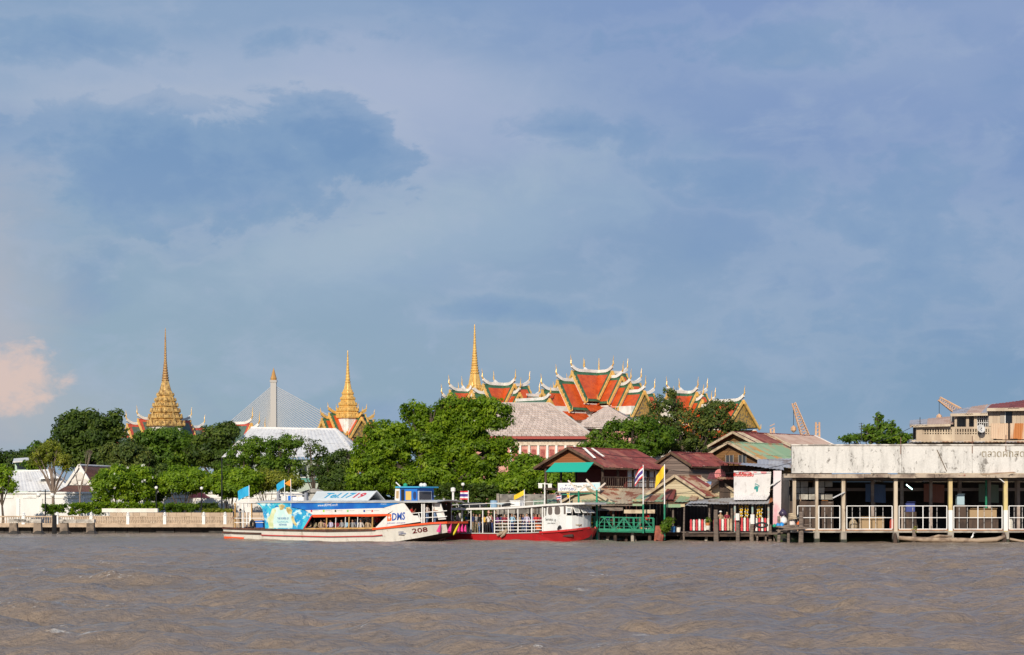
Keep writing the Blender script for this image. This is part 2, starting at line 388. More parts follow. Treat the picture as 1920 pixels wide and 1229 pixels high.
def make_river():
    xs = np.concatenate([[-6000, -1500, -400, -150], np.arange(-64, 64.1, .27), [150, 400, 1500, 6000]])
    ys = [-400.0, -60.0, 0.0, 20.0]; y = 30.0
    while y < 215: ys.append(y); y += .11 + (y - 30) * .0031
    ys += [240, 400, 900, 2500, 9000]
    ys = np.array(ys)
    X, Y = np.meshgrid(xs, ys)
    Z = np.zeros_like(X); rng = np.random.RandomState(3)
    dx = np.zeros_like(X); dy = np.zeros_like(X)
    for i in range(90):
        lam = 0.65 * (11.0 / .65) ** (rng.rand() ** 1.25)
        th = R(rng.normal(62, 34)); k = 2 * math.pi / lam
        a = .0145 * lam ** .66 * (0.5 + rng.rand())
        ph = rng.rand() * 6.283 + k * (X * math.cos(th) + Y * math.sin(th))
        # wave groups: every train swells and dies out along the river
        env = .55 + .45 * np.sin(X * .09 * rng.randn() + Y * .07 * rng.randn() + rng.rand() * 6)
        Z += a * env * np.sin(ph)
        dx -= .8 * a * env * math.cos(th) * np.cos(ph); dy -= .8 * a * env * math.sin(th) * np.cos(ph)
    fade = np.clip((215 - Y) / 20, 0, 1) * np.clip((Y - 24) / 6, 0, 1) * np.clip((70 - np.abs(X)) / 6, 0, 1)
    fade = fade * (1 - .62 * np.clip((Y - 100) / 70, 0, 1))      # calmer in the lee of the far bank
    Z *= fade; dx *= fade; dy *= fade
    crest = Z.copy()
    V = np.stack([X + dx, Y + dy, Z], -1).reshape(-1, 3)
    ny, nx = X.shape
    idx = np.arange(ny * nx).reshape(ny, nx)
    Fq = np.stack([idx[:-1, :-1], idx[:-1, 1:], idx[1:, 1:], idx[1:, :-1]], -1).reshape(-1, 4)
    me = bpy.data.meshes.new('river')
    me.vertices.add(len(V)); me.vertices.foreach_set('co', V.astype(np.float32).ravel())
    me.loops.add(Fq.size); me.loops.foreach_set('vertex_index', Fq.ravel().astype(np.int32))
    me.polygons.add(len(Fq)); me.polygons.foreach_set('loop_start', np.arange(0, Fq.size, 4, dtype=np.int32))
    me.polygons.foreach_set('loop_total', np.full(len(Fq), 4, dtype=np.int32))
    me.polygons.foreach_set('use_smooth', np.ones(len(Fq), dtype=bool))
    at = me.attributes.new('crest', 'FLOAT', 'POINT'); at.data.foreach_set('value', crest.astype(np.float32).ravel())
    me.update(); me.validate()
    m = bpy.data.materials.new('muddy_river'); m.use_nodes = True
    t = NT(m.node_tree); b = t.n['Principled BSDF']
    tc = t.new('ShaderNodeTexCoord').outputs['Object']
    n0, _ = t.noise(tc, .11, 4)
    mud = t.mix(t.smooth(n0, .35, .7), (.280, .208, .148), (.235, .178, .130))
    cr = t.new('ShaderNodeAttribute', attribute_name='crest').outputs['Fac']
    nf, _ = t.noise(tc, 4.5, 6, .75); nb, _ = t.noise(tc, .10, 3)
    fm = t.math('MULTIPLY', t.smooth(cr, .20, .28), t.smooth(nf, .58, .66))
    fm = t.math('MULTIPLY', fm, t.smooth(nb, .50, .60))
    sep = t.new('ShaderNodeSeparateXYZ'); t.l.new(tc, sep.inputs[0])
    for px, row, rx, ry, k in FOAM:
        Yw = CH * F / (row - HY); xw = (px - CX) * Yw / F
        u = t.math('DIVIDE', t.math('SUBTRACT', sep.outputs[0], xw), rx); v = t.math('DIVIDE', t.math('SUBTRACT', sep.outputs[1], Yw), ry)
        dd = t.math('SQRT', t.math('ADD', t.math('MULTIPLY', u, u), t.math('MULTIPLY', v, v)))
        fm = t.math('MAXIMUM', fm, t.math('MULTIPLY', t.math('MULTIPLY', t.smooth(dd, 1.0, .1), t.smooth(nf, k, k + .14)), .8))
    t.l.new(t.mix(fm, mud, (.72, .68, .62)), b.inputs['Base Color'])
    rr = t.math('ADD', .2, t.math('MULTIPLY', fm, .5)); t.l.new(rr, b.inputs['Roughness'])
    b.inputs['IOR'].default_value = 1.33
    b.inputs['Specular IOR Level'].default_value = .5
    na, _ = t.noise(t.mapping(tc, (1, .9, 1)), 3.4, 6, .66, .5)
    nc, _ = t.noise(t.mapping(tc, (1, .9, 1)), 13.0, 5, .6, .6)
    b1 = t.new('ShaderNodeBump'); b1.inputs['Strength'].default_value = .85; b1.inputs['Distance'].default_value = .24; t.l.new(na, b1.inputs['Height'])
    b2 = t.new('ShaderNodeBump'); b2.inputs['Strength'].default_value = .7; b2.inputs['Distance'].default_value = .045; t.l.new(nc, b2.inputs['Height'])
    t.l.new(b1.outputs[0], b2.inputs['Normal']); t.l.new(b2.outputs[0], b.inputs['Normal'])
    me.materials.append(m)
    o = link('river', me); tag(o, kind='structure')
make_river()
def make_ground():
    gm = mat('earth_ground', (.10, .085, .06), (.06, .07, .035), .2, rough=.95)
    b = MB()
    # bank outline: quay on the left, mud bank further forward under the market on the right
    edge = [(-9000, 241.5), (-14, 241.5), (-6, 225), (4, 196), (22, 186), (26, 181), (9000, 181)]
    n = len(edge)
    b.add([(x, y, .78) for x, y in edge] + [(x, 14000, .78) for x, y in edge] + [(x, y, -2) for x, y in edge],
          [(i, i + 1, n + i + 1, n + i) for i in range(n - 1)] + [(2 * n + i, 2 * n + i + 1, i + 1, i) for i in range(n - 1)])
    tag(b.build('ground', gm), kind='structure')
make_ground()
# ================================================================== left bank: quay, balustrade, walls
def make_quay():
    q = thing('quay_wall', 'low sandstone quay wall with dark wet foot along the left bank', 'quay', (-40, 239, 0))
    X0, X1 = -72, -11
    MB().box(X0, X1, 238.0, 241.4, .66, .98).build('coping', sandstone, q)
    b = MB(); x = X0
    while x < X1:      # dark foundation blocks, uneven
        wd = random.uniform(1.2, 2.2); b.box(x, min(X1, x + wd - .05), 239.0 + random.uniform(-.12, .25), 241.0, -1.2, .655, 0, random.random()); x += wd
    b.build('foundation_block', dark_stone, q, kind='stuff')
    t_ = thing('terrace_wall', 'stepped sandstone terrace wall behind the white-posted balustrade', 'wall', (-40, 243, .78))
    b = MB()
    for r, (z0, z1) in enumerate([(.8, 1.35), (1.36, 1.9), (1.91, 2.3)]):
        x = -50 if r < 2 else -46
        while x < X1:
            wd = random.uniform(.7, 1.3); b.box(x, min(X1, x + wd - .03), 243.0 + .5 * r + random.uniform(0, .05), 245.5, z0, z1 - .02, 0, random.random()); x += wd
    b.build('stone_block', tintmat('terrace_stone', [(.50, .39, .28), (.42, .32, .23), (.55, .45, .34)], .9), t_, kind='stuff', tint=True)
    MB().box(P(192, 960, 244.6).x, P(296, 960, 244.6).x, 244.3, 245.4, 2.31, 2.75).build('cream_kerb', cream_wall, t_)
make_quay()
def make_balustrade():
    bl = thing('balustrade', 'long stone balustrade with white pointed posts on the quay', 'balustrade', (-40, 238.8, .98))
    Y = 238.6
    posts = [-28, 44, 107, 171, 240, 309, 382, 422, 470]
    for p in posts:
        x = P(p, 970, Y).x
        MB().box(x - .17, x + .17, Y - .17, Y + .17, .982, 1.95).lathe((x, Y, 1.95), [(.26, 0), (.26, .06), (.14, .10), (.14, .2), (.2, .24), (.02, .42)], 8).build('post', white, bl)
    for a, c in zip(posts[:-1], posts[1:]):
        x0, x1 = P(a, 0, Y).x + .18, P(c, 0, Y).x - .18
        MB().box(x0, x1, Y - .11, Y + .11, 1.78, 1.92).build('top_rail', sandstone, bl)
        MB().box(x0, x1, Y - .12, Y + .12, .984, 1.12).build('bottom_rail', sandstone, bl)
        n = max(3, int((x1 - x0) / .26)); b = MB()
        for i in range(n):
            xx = x0 + (i + .5) * (x1 - x0) / n
            b.lathe((xx, Y, 1.12), [(.05, 0), (.085, .2), (.04, .45), (.06, .66)], 6)
        b.build('baluster', sandstone, bl, kind='stuff')
make_balustrade()
def dolphin(px0, px1, label, tilt):
    d = thing('mooring_frame', label, 'mooring', P((px0 + px1) / 2, 1000, 231), group='old concrete mooring frames off the quay')
    Y = 231.0; x0, x1 = P(px0, 0, Y).x, P(px1, 0, Y).x
    ztop = P(0, 974, Y).z
    for x in (x0 + .45, x1 - .45):
        MB().hexa([(x - .5, Y - .5, -1.5), (x + .55, Y - .5, -1.5), (x + .5, Y + .5, -1.5), (x - .5, Y + .5, -1.5),
                   (x - .38, Y - .4, ztop - .42), (x + .38, Y - .4, ztop - .4), (x + .38, Y + .4, ztop - .4), (x - .38, Y + .4, ztop - .42)]).build('pier_leg', mat('mud_concrete', (.26, .20, .15), (.12, .095, .075), 1.0, rough=.9, bump=.4), d)
        MB().lathe((x + .1, Y - .1, -.9), [(1.0, 0), (.9, .7), (.5, 1.2), (.1, 1.35)], 7).build('rubble_foot', dark_stone, d)
    MB().slab((x0, Y - .5, ztop + tilt), (x1, Y - .5, ztop), (x1, Y + .5, ztop), (x0, Y + .5, ztop + tilt), .38).build('beam', mat('pale_concrete', (.58, .53, .46), (.33, .30, .26), 1.2, rough=.9, bump=.3, c3=(.1, .09, .08), s3=1.5, l3=.55), d)
dolphin(18, 79, 'stained concrete mooring frame, the leftmost, off the quay', .05)
dolphin(113, 178, 'pale-topped concrete mooring frame right of the black pile', -.03)
MB().tube([P(102, 1004, 232) - Vector((0, 0, 1)), P(102, 966, 232)], [.28, .24], 8).build('timber_pile', black)
tag(bpy.data.objects['timber_pile'], 'black timber pile standing between the concrete mooring frames', 'pile')
def make_white_wall():
    Y = 262.0
    ww = thing('boundary_wall', 'long white boundary wall behind the riverside trees', 'wall', (-40, Y, .78))
    edges = [-60, 34, 77, 155, 230, 300, 372, 440, 500, 560, 640]
    zt = P(0, 926, Y).z
    for a, c in zip(edges[:-1], edges[1:]):
        x0, x1 = P(a, 0, Y).x, P(c, 0, Y).x
        MB().box(x0 + .01, x1 - .01, Y, Y + .3, .7, zt).build('wall_panel', mat('whitewash', (.74, .72, .69), (.60, .57, .53), .5, (1, 1, .4), rough=.85, lo=.45, hi=.75, rnd=.04), ww)
        MB().box(x0 + .6, x1 - .6, Y - .08, Y - .002, zt - .55, zt - .30).build('panel_moulding', white, ww)
        MB().box(x0 - .2, x0 + .2, Y - .14, Y - .004, .7, zt - .6).build('pilaster', white, ww)
    MB().box(P(-60, 0, Y).x, P(640, 0, Y).x, Y - .2, Y + .45, zt + .003, zt + .22).build('coping', white, ww)
make_white_wall()
# ================================================================== foliage
def leaf_mesh(name, C, RAD, lobes_n, size, rng, flat=.75, up=.3, tints=None, out=None):
    """leaf blades scattered in clumps: C clump centres, RAD clump radii, lobes_n leaves in each"""
    n = int(lobes_n.sum()); ci = np.repeat(np.arange(len(C)), lobes_n)
    d = rng.normal(size=(n, 3)); d /= np.linalg.norm(d, axis=1)[:, None]
    r = rng.rand(n) ** .45
    off = d * (r * RAD[ci])[:, None]; off[:, 2] *= flat
    c = C[ci] + off
    nrm = d * .55 + rng.normal(size=(n, 3)) * .5; nrm[:, 2] += up
    if out is not None: nrm += out[ci] * .7
    nrm /= np.linalg.norm(nrm, axis=1)[:, None]
    a = rng.normal(size=(n, 3)); a -= nrm * (a * nrm).sum(1)[:, None]; a /= np.linalg.norm(a, axis=1)[:, None]
    b = np.cross(nrm, a)
    s = size * (.6 + .8 * rng.rand(n))
    L = (a * s[:, None]); W = (b * (s * .52)[:, None])
    bend = nrm * (s * .18)[:, None]
    V = np.stack([c - L - bend, c - W, c + L - bend, c + W], 1).reshape(-1, 3)
    me = bpy.data.meshes.new(name); N = n * 4
    me.vertices.add(N); me.vertices.foreach_set('co', V.astype(np.float32).ravel())
    me.loops.add(N); me.loops.foreach_set('vertex_index', np.arange(N, dtype=np.int32))
    me.polygons.add(n); me.polygons.foreach_set('loop_start', np.arange(0, N, 4, dtype=np.int32)); me.polygons.foreach_set('loop_total', np.full(n, 4, dtype=np.int32))
    tt = np.clip(tints[ci] + rng.normal(size=n) * .16, 0, 1)
    at = me.attributes.new('tint', 'FLOAT', 'FACE'); at.data.foreach_set('value', tt.astype(np.float32))
    me.update()
    return me
LEAF = {
 'dark': tintmat('leaf_dark', [(.034, .062, .010), (.066, .112, .015), (.120, .165, .022)], .55, .38),
 'mid': tintmat('leaf_mid', [(.055, .108, .010), (.105, .190, .015), (.185, .270, .022)], .5, .42),
 'lush': tintmat('leaf_lush', [(.075, .135, .008), (.155, .255, .011), (.270, .360, .018)], .5, .45),
 'bright': tintmat('leaf_bright', [(.095, .170, .010), (.185, .295, .014), (.310, .400, .022)], .5, .45),
 'yellow': tintmat('leaf_yellow', [(.100, .130, .012), (.190, .220, .020), (.300, .300, .035)], .5, .34),
 'olive': tintmat('leaf_olive', [(.042, .070, .014), (.080, .118, .018), (.140, .155, .026)], .6, .25),
}
bark = mat('bark', (.10, .075, .055), (.05, .038, .03), 2.0, (1, 1, .4), rough=.9, bump=.4)
pale_bark = mat('pale_bark', (.26, .20, .16), (.15, .11, .09), 2.0, (1, 1, .4), rough=.9, bump=.4)
TREE_N = [0]
def tree(name, label, cat, bx, by, Y, lobes, leaf='mid', size=.20, dens=1.0, clump=.75, trunk=.22, group=None, bk=None, depth=.8, stems=1, openness=0.0, flowers=0, ground_z=.78, up=.3):
    """lobes: (px, py, rx, ry) outlines of the crown's masses in the photograph at distance Y; bx, by the foot of the trunk"""
    TREE_N[0] += 1; rng = np.random.RandomState(100 + TREE_N[0]); rd = random.Random(200 + TREE_N[0])
    k = Y / F
    base = P(bx, by, Y); base.z = ground_z
    T = thing(name, label, cat, base, group=group)
    CC, RR, NN, TT, OO, ctr = [], [], [], [], [], []
    for li, (px, py, rx, ry) in enumerate(lobes):
        c = np.array(P(px, py, Y)); c[1] += rng.uniform(-.5, .5) * rx * k * .5
        rad = np.array([rx * k, rx * k * depth, ry * k]); ctr.append((Vector(c), rad))
        area = 4 * math.pi * ((rad[0] * rad[1]) ** 1.6 / 3 + (rad[0] * rad[2]) ** 1.6 / 3 + (rad[1] * rad[2]) ** 1.6 / 3) ** (1 / 1.6)
        nc = max(5, int(area / (clump ** 2) * .85 * dens))
        d = rng.normal(size=(nc, 3)); d /= np.linalg.norm(d, axis=1)[:, None]
        rr = .48 + .52 * rng.rand(nc) ** .6
        CC.append(c + d * rad * rr[:, None]); OO.append(d); rc = clump * (.5 + .75 * rng.rand(nc)); RR.append(rc)
        nl = np.maximum(6, (rc ** 2 / size ** 2 * 4.2 * (1 - openness)).astype(int)); NN.append(nl)
        TT.append(np.clip(.5 + .22 * rng.normal(size=nc), 0, 1))
    C, RD, N, TI, OU = map(np.concatenate, (CC, RR, NN, TT, OO))
    me = leaf_mesh('crown', C, RD, N, size, rng, tints=TI, up=up, out=OU)
    me.materials.append(LEAF[leaf]); link('crown', me, T)
    b = MB()
    for s in range(stems):
        bs = base + Vector((rd.uniform(-.35, .35), rd.uniform(-.35, .35), 0)) * (0 if stems == 1 else 1) - Vector((0, 0, .3))
        tgt = ctr if stems == 1 else [ctr[s % len(ctr)]]
        mean = sum((c for c, _ in tgt), Vector()) / len(tgt)
        fork = lerp(bs, mean, .45 if stems == 1 else .3); fork += Vector((rd.uniform(-.3, .3), rd.uniform(-.3, .3), 0))
        r0 = trunk * (1 if stems == 1 else .55)
        b.tube([bs, lerp(bs, fork, .5) + Vector((rd.uniform(-.15, .15), 0, 0)), fork], [r0 * 1.25, r0, r0 * .8], 8)
        for c, rad in tgt:
            for q in range(3 if stems == 1 else 2):
                e = c + Vector((rd.uniform(-.7, .7) * rad[0], rd.uniform(-.6, .6) * rad[1], rd.uniform(-.1, .7) * rad[2]))
                mid = lerp(fork, e, .5) + Vector((rd.uniform(-.3, .3), rd.uniform(-.3, .3), rd.uniform(-.1, .4)))
                b.tube([fork, mid, e], [r0 * .6, r0 * .38, r0 * .1], 5)
                for z in range(3):
                    e2 = e + Vector((rd.uniform(-1, 1) * rad[0] * .5, rd.uniform(-1, 1) * rad[1] * .5, rd.uniform(.0, .6) * rad[2]))
                    b.tube([lerp(mid, e, .3 + .2 * z), lerp(lerp(mid, e, .5), e2, .6), e2], [r0 * .22, r0 * .13, r0 * .04], 4)
    b.build('trunk', bk or bark, T)
    if flowers:
        fb = MB()
        for i in range(flowers):
            c, rad = ctr[rd.randrange(len(ctr))]
            d = Vector((rd.gauss(0, 1), -abs(rd.gauss(0, 1)), rd.gauss(0, 1))).normalized()
            p = c + Vector((d.x * rad[0], d.y * rad[1], d.z * rad[2])) * 1.02
            for j in range(5):
                a = j * 1.2566; u = Vector((math.cos(a), -.3, math.sin(a))); v = Vector((math.cos(a + .6), -.3, math.sin(a + .6)))
                fb.add([p, p + u * .10, p + (u + v) * .09, p + v * .10], [(0, 1, 2, 3)])
        fb.build('blossom', white, T, kind='stuff')
    return T
def hedge(name, label, px0, px1, row0, row1, Y, leaf, group='clipped hedges along the terrace', size=.15):
    TREE_N[0] += 1; rng = np.random.RandomState(300 + TREE_N[0])
    a, c = P(px0, row1, Y), P(px1, row0, Y)
    H = thing(name, label, 'hedge', ((a.x + c.x) / 2, Y, a.z), group=group)
    n = int((c.x - a.x) * (c.z - a.z + 1.4) * 14)
    C = np.stack([rng.uniform(a.x, c.x, n), rng.uniform(Y - .7, Y + .7, n), a.z + (c.z - a.z - .1) * rng.rand(n) ** .6 + .05 * np.sin(rng.rand(n) * 6)], 1)
    RD = np.full(n, .28) * (.7 + .6 * rng.rand(n))
    me = leaf_mesh('foliage', C, RD, np.full(n, 16), size, rng, tints=np.clip(.5 + .2 * rng.normal(size=n), 0, 1)); me.materials.append(LEAF[leaf])
    link('foliage', me, H)
    b = MB()
    for i in range(max(2, int((c.x - a.x) / 1.2))):
        x = a.x + .4 + i * 1.2; b.tube([(x, Y, min(a.z, .8) - .1), (x + .1, Y, (a.z + c.z) / 2)], [.06, .03], 5)
    b.build('stem', bark, H, kind='stuff')
# ================================================================== trees and shrubs of the left bank
tree('fig_tree', 'huge dark domed tree against the sky on the left', 'tree', 165, 925, 300, [(165, 812, 62, 38), (130, 830, 36, 32), (200, 805, 32, 26), (170, 850, 55, 32), (215, 790, 18, 16), (140, 795, 30, 22)], 'dark', .26, 1.0, 1.15, .7)
tree('palm_grove_tree', 'hazy green tree at the far left edge behind the roofs', 'tree', 12, 930, 330, [(15, 870, 32, 22), (35, 862, 18, 14)], 'dark', .26, .9, 1.0, .35, group='trees behind the left roofs')
tree('young_tree', 'small dark tree peeping over the green-walled house', 'tree', 52, 930, 340, [(48, 858, 18, 13)], 'dark', .26, .9, .9, .3, group='trees behind the left roofs')
tree('garden_tree', 'mid green tree right of the tiny green house', 'tree', 72, 930, 300, [(68, 862, 22, 26), (85, 840, 22, 16)], 'mid', .22, .9, .9, .3)
tree('shore_tree', 'bright green tree cut by the left edge', 'tree', 4, 968, 250, [(8, 888, 18, 16), (12, 912, 18, 14), (-10, 900, 22, 22)], 'bright', .17, .8, .6, .14, openness=.2)
tree('tall_acacia', 'slender sparse tree with yellow-green tufts before the white roof', 'tree', 96, 958, 252, [(88, 850, 26, 13), (110, 858, 24, 14), (70, 862, 20, 12), (125, 872, 14, 12), (96, 838, 22, 10)], 'yellow', .13, .62, .5, .20, bk=pale_bark, openness=.35)
def bare_tree():
    base = P(148, 958, 253); base.z = .78
    T = thing('bare_tree', 'leafless thin tree before the white gable', 'tree', base); rd = random.Random(5); b = MB()
    def grow(p, d, L, r, n):
        q = p + d * L; b.tube([p, lerp(p, q, .5) + Vector((rd.uniform(-.06, .06), 0, 0)) * L, q], [r, r * .85, r * .65], 5)
        if n:
            for i in range(rd.choice((2, 3))):
                dd = (d + Vector((rd.uniform(-.42, .42), rd.uniform(-.4, .4), rd.uniform(.2, .5)))).normalized()
                grow(q, dd, L * rd.uniform(.45, .68), r * .55, n - 1)
    grow(base - Vector((0, 0, .2)), Vector((.03, 0, 1)), 3.9, .13, 5)
    b.build('trunk', pale_bark, T)
bare_tree()
tree('rain_tree', 'broad fresh green dome below the left golden spire', 'tree', 300, 930, 290, [(312, 826, 62, 20), (285, 842, 60, 22), (345, 838, 36, 18), (310, 860, 75, 26)], 'mid', .20, 1.0, .95, .4)
tree('tamarind_tree', 'grey-green tree between the dark dome and the fresh dome', 'tree', 235, 930, 283, [(235, 852, 44, 24), (225, 880, 46, 24), (262, 870, 30, 25)], 'olive', .2, 1.0, .9, .35)
tree('mango_tree', 'dark ragged tree left of the white warehouse roof', 'tree', 405, 930, 286, [(405, 822, 38, 26), (425, 805, 24, 14), (385, 850, 36, 26), (420, 862, 34, 26)], 'dark', .21, .95, .9, .35)
tree('frangipani_tree', 'leafy frangipani with white blossoms, leftmost above the hedge', 'tree', 228, 952, 253, [(225, 900, 46, 26), (200, 910, 28, 22), (262, 898, 28, 26), (250, 925, 36, 18), (190, 933, 18, 12)], 'bright', .17, .95, .7, .2, stems=5, flowers=40)
tree('umbrella_tree', 'round-topped many-stemmed tree right of the frangipani', 'tree', 345, 955, 253, [(345, 898, 46, 22), (325, 908, 28, 18), (370, 906, 32, 18)], 'bright', .16, 1.15, .7, .17, stems=7, group='umbrella trees on the terrace')
tree('umbrella_tree', 'umbrella tree behind the blue stern flag of the boat', 'tree', 425, 955, 252, [(420, 905, 34, 22), (455, 900, 40, 20), (440, 918, 44, 14)], 'bright', .16, 1.1, .7, .16, stems=7, group='umbrella trees on the terrace')
tree('umbrella_tree', 'yellowish umbrella tree behind the orange boat flag', 'tree', 510, 955, 254, [(500, 900, 36, 17), (535, 903, 32, 15), (480, 910, 30, 14)], 'yellow', .15, 1.0, .65, .15, stems=6, group='umbrella trees on the terrace')
tree('laurel_tree', 'dark compact tree between frangipani and umbrella tree', 'tree', 297, 955, 257, [(296, 915, 24, 26), (300, 890, 22, 18)], 'dark', .17, 1.1, .7, .2)
tree('screen_tree', 'thin tree screening the left of the white warehouse roof', 'tree', 455, 945, 268, [(455, 850, 30, 22), (475, 835, 26, 16), (440, 875, 30, 18)], 'mid', .17, .8, .65, .2, openness=.25, group='thin trees before the white warehouse')
tree('screen_tree', 'thin tree before the middle of the white warehouse roof', 'tree', 520, 945, 268, [(520, 845, 32, 24), (545, 828, 26, 14), (505, 870, 34, 18), (540, 875, 26, 16)], 'mid', .17, .7, .65, .2, openness=.3, group='thin trees before the white warehouse')
tree('screen_tree', 'thinnest tree before the right end of the warehouse roof', 'tree', 590, 945, 268, [(590, 848, 24, 26), (610, 862, 22, 18), (580, 880, 26, 16)], 'dark', .16, .38, .55, .17, openness=.45, group='thin trees before the white warehouse')
tree('bay_tree', 'deep green bushy tree right of the white warehouse', 'tree', 640, 950, 262, [(640, 868, 30, 26), (628, 898, 36, 24), (650, 915, 34, 20)], 'dark', .18, 1.0, .75, .25)
tree('banyan_tree', 'largest tree of all, bright green, behind both boats', 'tree', 800, 955, 238, [(800, 825, 50, 34), (735, 845, 44, 32), (880, 795, 44, 34), (905, 855, 46, 40), (778, 775, 26, 22), (700, 890, 44, 34), (820, 885, 60, 36), (930, 778, 30, 26), (850, 763, 34, 20), (900, 765, 40, 20), (818, 792, 40, 26), (728, 812, 40, 24), (700, 862, 40, 26), (910, 905, 44, 28), (760, 900, 50, 28), (690, 840, 26, 18), (680, 915, 30, 22), (945, 840, 24, 24), (860, 840, 34, 28)], 'lush', .19, 1.0, .8, .55)
tree('river_tree', 'leafy green tree under the grey slate roof', 'tree', 1010, 955, 222, [(1000, 885, 46, 24), (1030, 900, 48, 22), (975, 905, 40, 26), (1080, 900, 44, 22), (985, 868, 34, 14), (1055, 876, 30, 12)], 'lush', .18, 1.0, .8, .3)
tree('silk_tree', 'spreading tree before the right end of the slate roof', 'tree', 1165, 900, 240, [(1165, 806, 34, 18), (1128, 824, 30, 11), (1205, 796, 34, 16), (1150, 834, 46, 12), (1222, 826, 40, 16), (1180, 846, 60, 14), (1105, 838, 22, 8), (1250, 812, 22, 12), (1120, 812, 12, 6)], 'mid', .17, .75, .55, .3, openness=.25)
tree('flame_tree', 'open dark feathery tree hiding the right palace roofs', 'tree', 1290, 900, 246, [(1290, 790, 50, 26), (1250, 760, 34, 16), (1335, 800, 44, 26), (1350, 762, 34, 10), (1265, 826, 56, 18), (1228, 788, 28, 20), (1380, 800, 26, 9), (1310, 836, 60, 16), (1255, 735, 14, 10), (1230, 838, 40, 16), (1340, 775, 26, 12)], 'olive', .15, .55, .55, .3, openness=.42)
tree('market_tree', 'green tree rising over the market parapet', 'tree', 1650, 900, 215, [(1655, 820, 44, 12), (1632, 806, 20, 10), (1648, 784, 9, 13), (1664, 800, 18, 10), (1598, 822, 22, 7), (1690, 822, 26, 9), (1678, 812, 16, 8)], 'mid', .17, .75, .42, .2, openness=.25)
hedge('box_hedge', 'low trimmed hedge left of the twin-globe lamp', 82, 122, 946, 962, 249, 'mid')
hedge('box_hedge', 'long green hedge under the white gable', 128, 195, 943, 965, 249.5, 'lush')
hedge('box_hedge', 'thick hedge above the cream kerb', 190, 305, 942, 960, 250, 'lush')
hedge('round_shrub', 'rounded shrub right of the thick hedge', 312, 372, 944, 962, 250.5, 'mid')
hedge('round_shrub', 'dark round shrub near the red-roofed stall', 372, 410, 944, 960, 251, 'dark')
hedge('gold_hedge', 'bright yellow low hedge left of the boat stern', 382, 432, 955, 962, 247, 'yellow')
hedge('undergrowth', 'dark undergrowth beneath the largest tree behind the ferry', 815, 1000, 908, 984, 233, 'dark', size=.2, group=None)
hedge('undergrowth', 'dark undergrowth behind the rooftop hoarding of the river bus', 610, 760, 905, 975, 246, 'dark', size=.2, group=None)
# ================================================================== palace roofs
gold = mat('gilding', (.80, .50, .15), (.60, .34, .09), 1.5, rough=.4, metal=.15, lo=.4, hi=.7)
old_gold = mat('old_gilding', (.70, .46, .16), (.30, .17, .06), 1.3, rough=.5, metal=.1, lo=.4, hi=.65, bump=.5, bscale=3)
white_stucco = mat('white_stucco', (.80, .77, .72), (.66, .62, .56), .6, rough=.7)
tile_orange = mat('orange_tiles', (.57, .090, .018), (.46, .065, .015), 1.0, (1, 1, 1), rough=.35, bump=.25, bscale=6)
tile_green = mat('green_tiles', (.050, .135, .065), (.035, .10, .05), 1.0, rough=.35, bump=.2, bscale=6)
tile_red = mat('red_tiles', (.50, .085, .05), (.40, .065, .04), 1.0, rough=.4)
tile_slate_green = mat('grey_green_tiles', (.10, .15, .11), (.07, .11, .085), 1.0, rough=.4)
pediment_gold = mat('gilt_pediment', (.58, .36, .09), (.20, .16, .10), 2.2, rough=.45, metal=.3, bump=.6, bscale=5)
dark_red = mat('dark_red_lacquer', (.16, .03, .02), rough=.6)
A40 = R(40); RV = Vector((math.cos(A40), math.sin(A40), 0)); NV = Vector((math.sin(A40), -math.cos(A40), 0))
UP = Vector((0, 0, 1))
def finial(parent, p, out, h=2.2, m=None):
    """slender horn finial curling up and outward from a gable peak"""
    pts = [p - out * .1, p + out * .28 + UP * h * .25, p + out * .20 + UP * h * .55, p + out * .38 + UP * h]
    MB().tube(pts, [.17, .15, .09, .02], 6).build('finial', m or gold, parent)
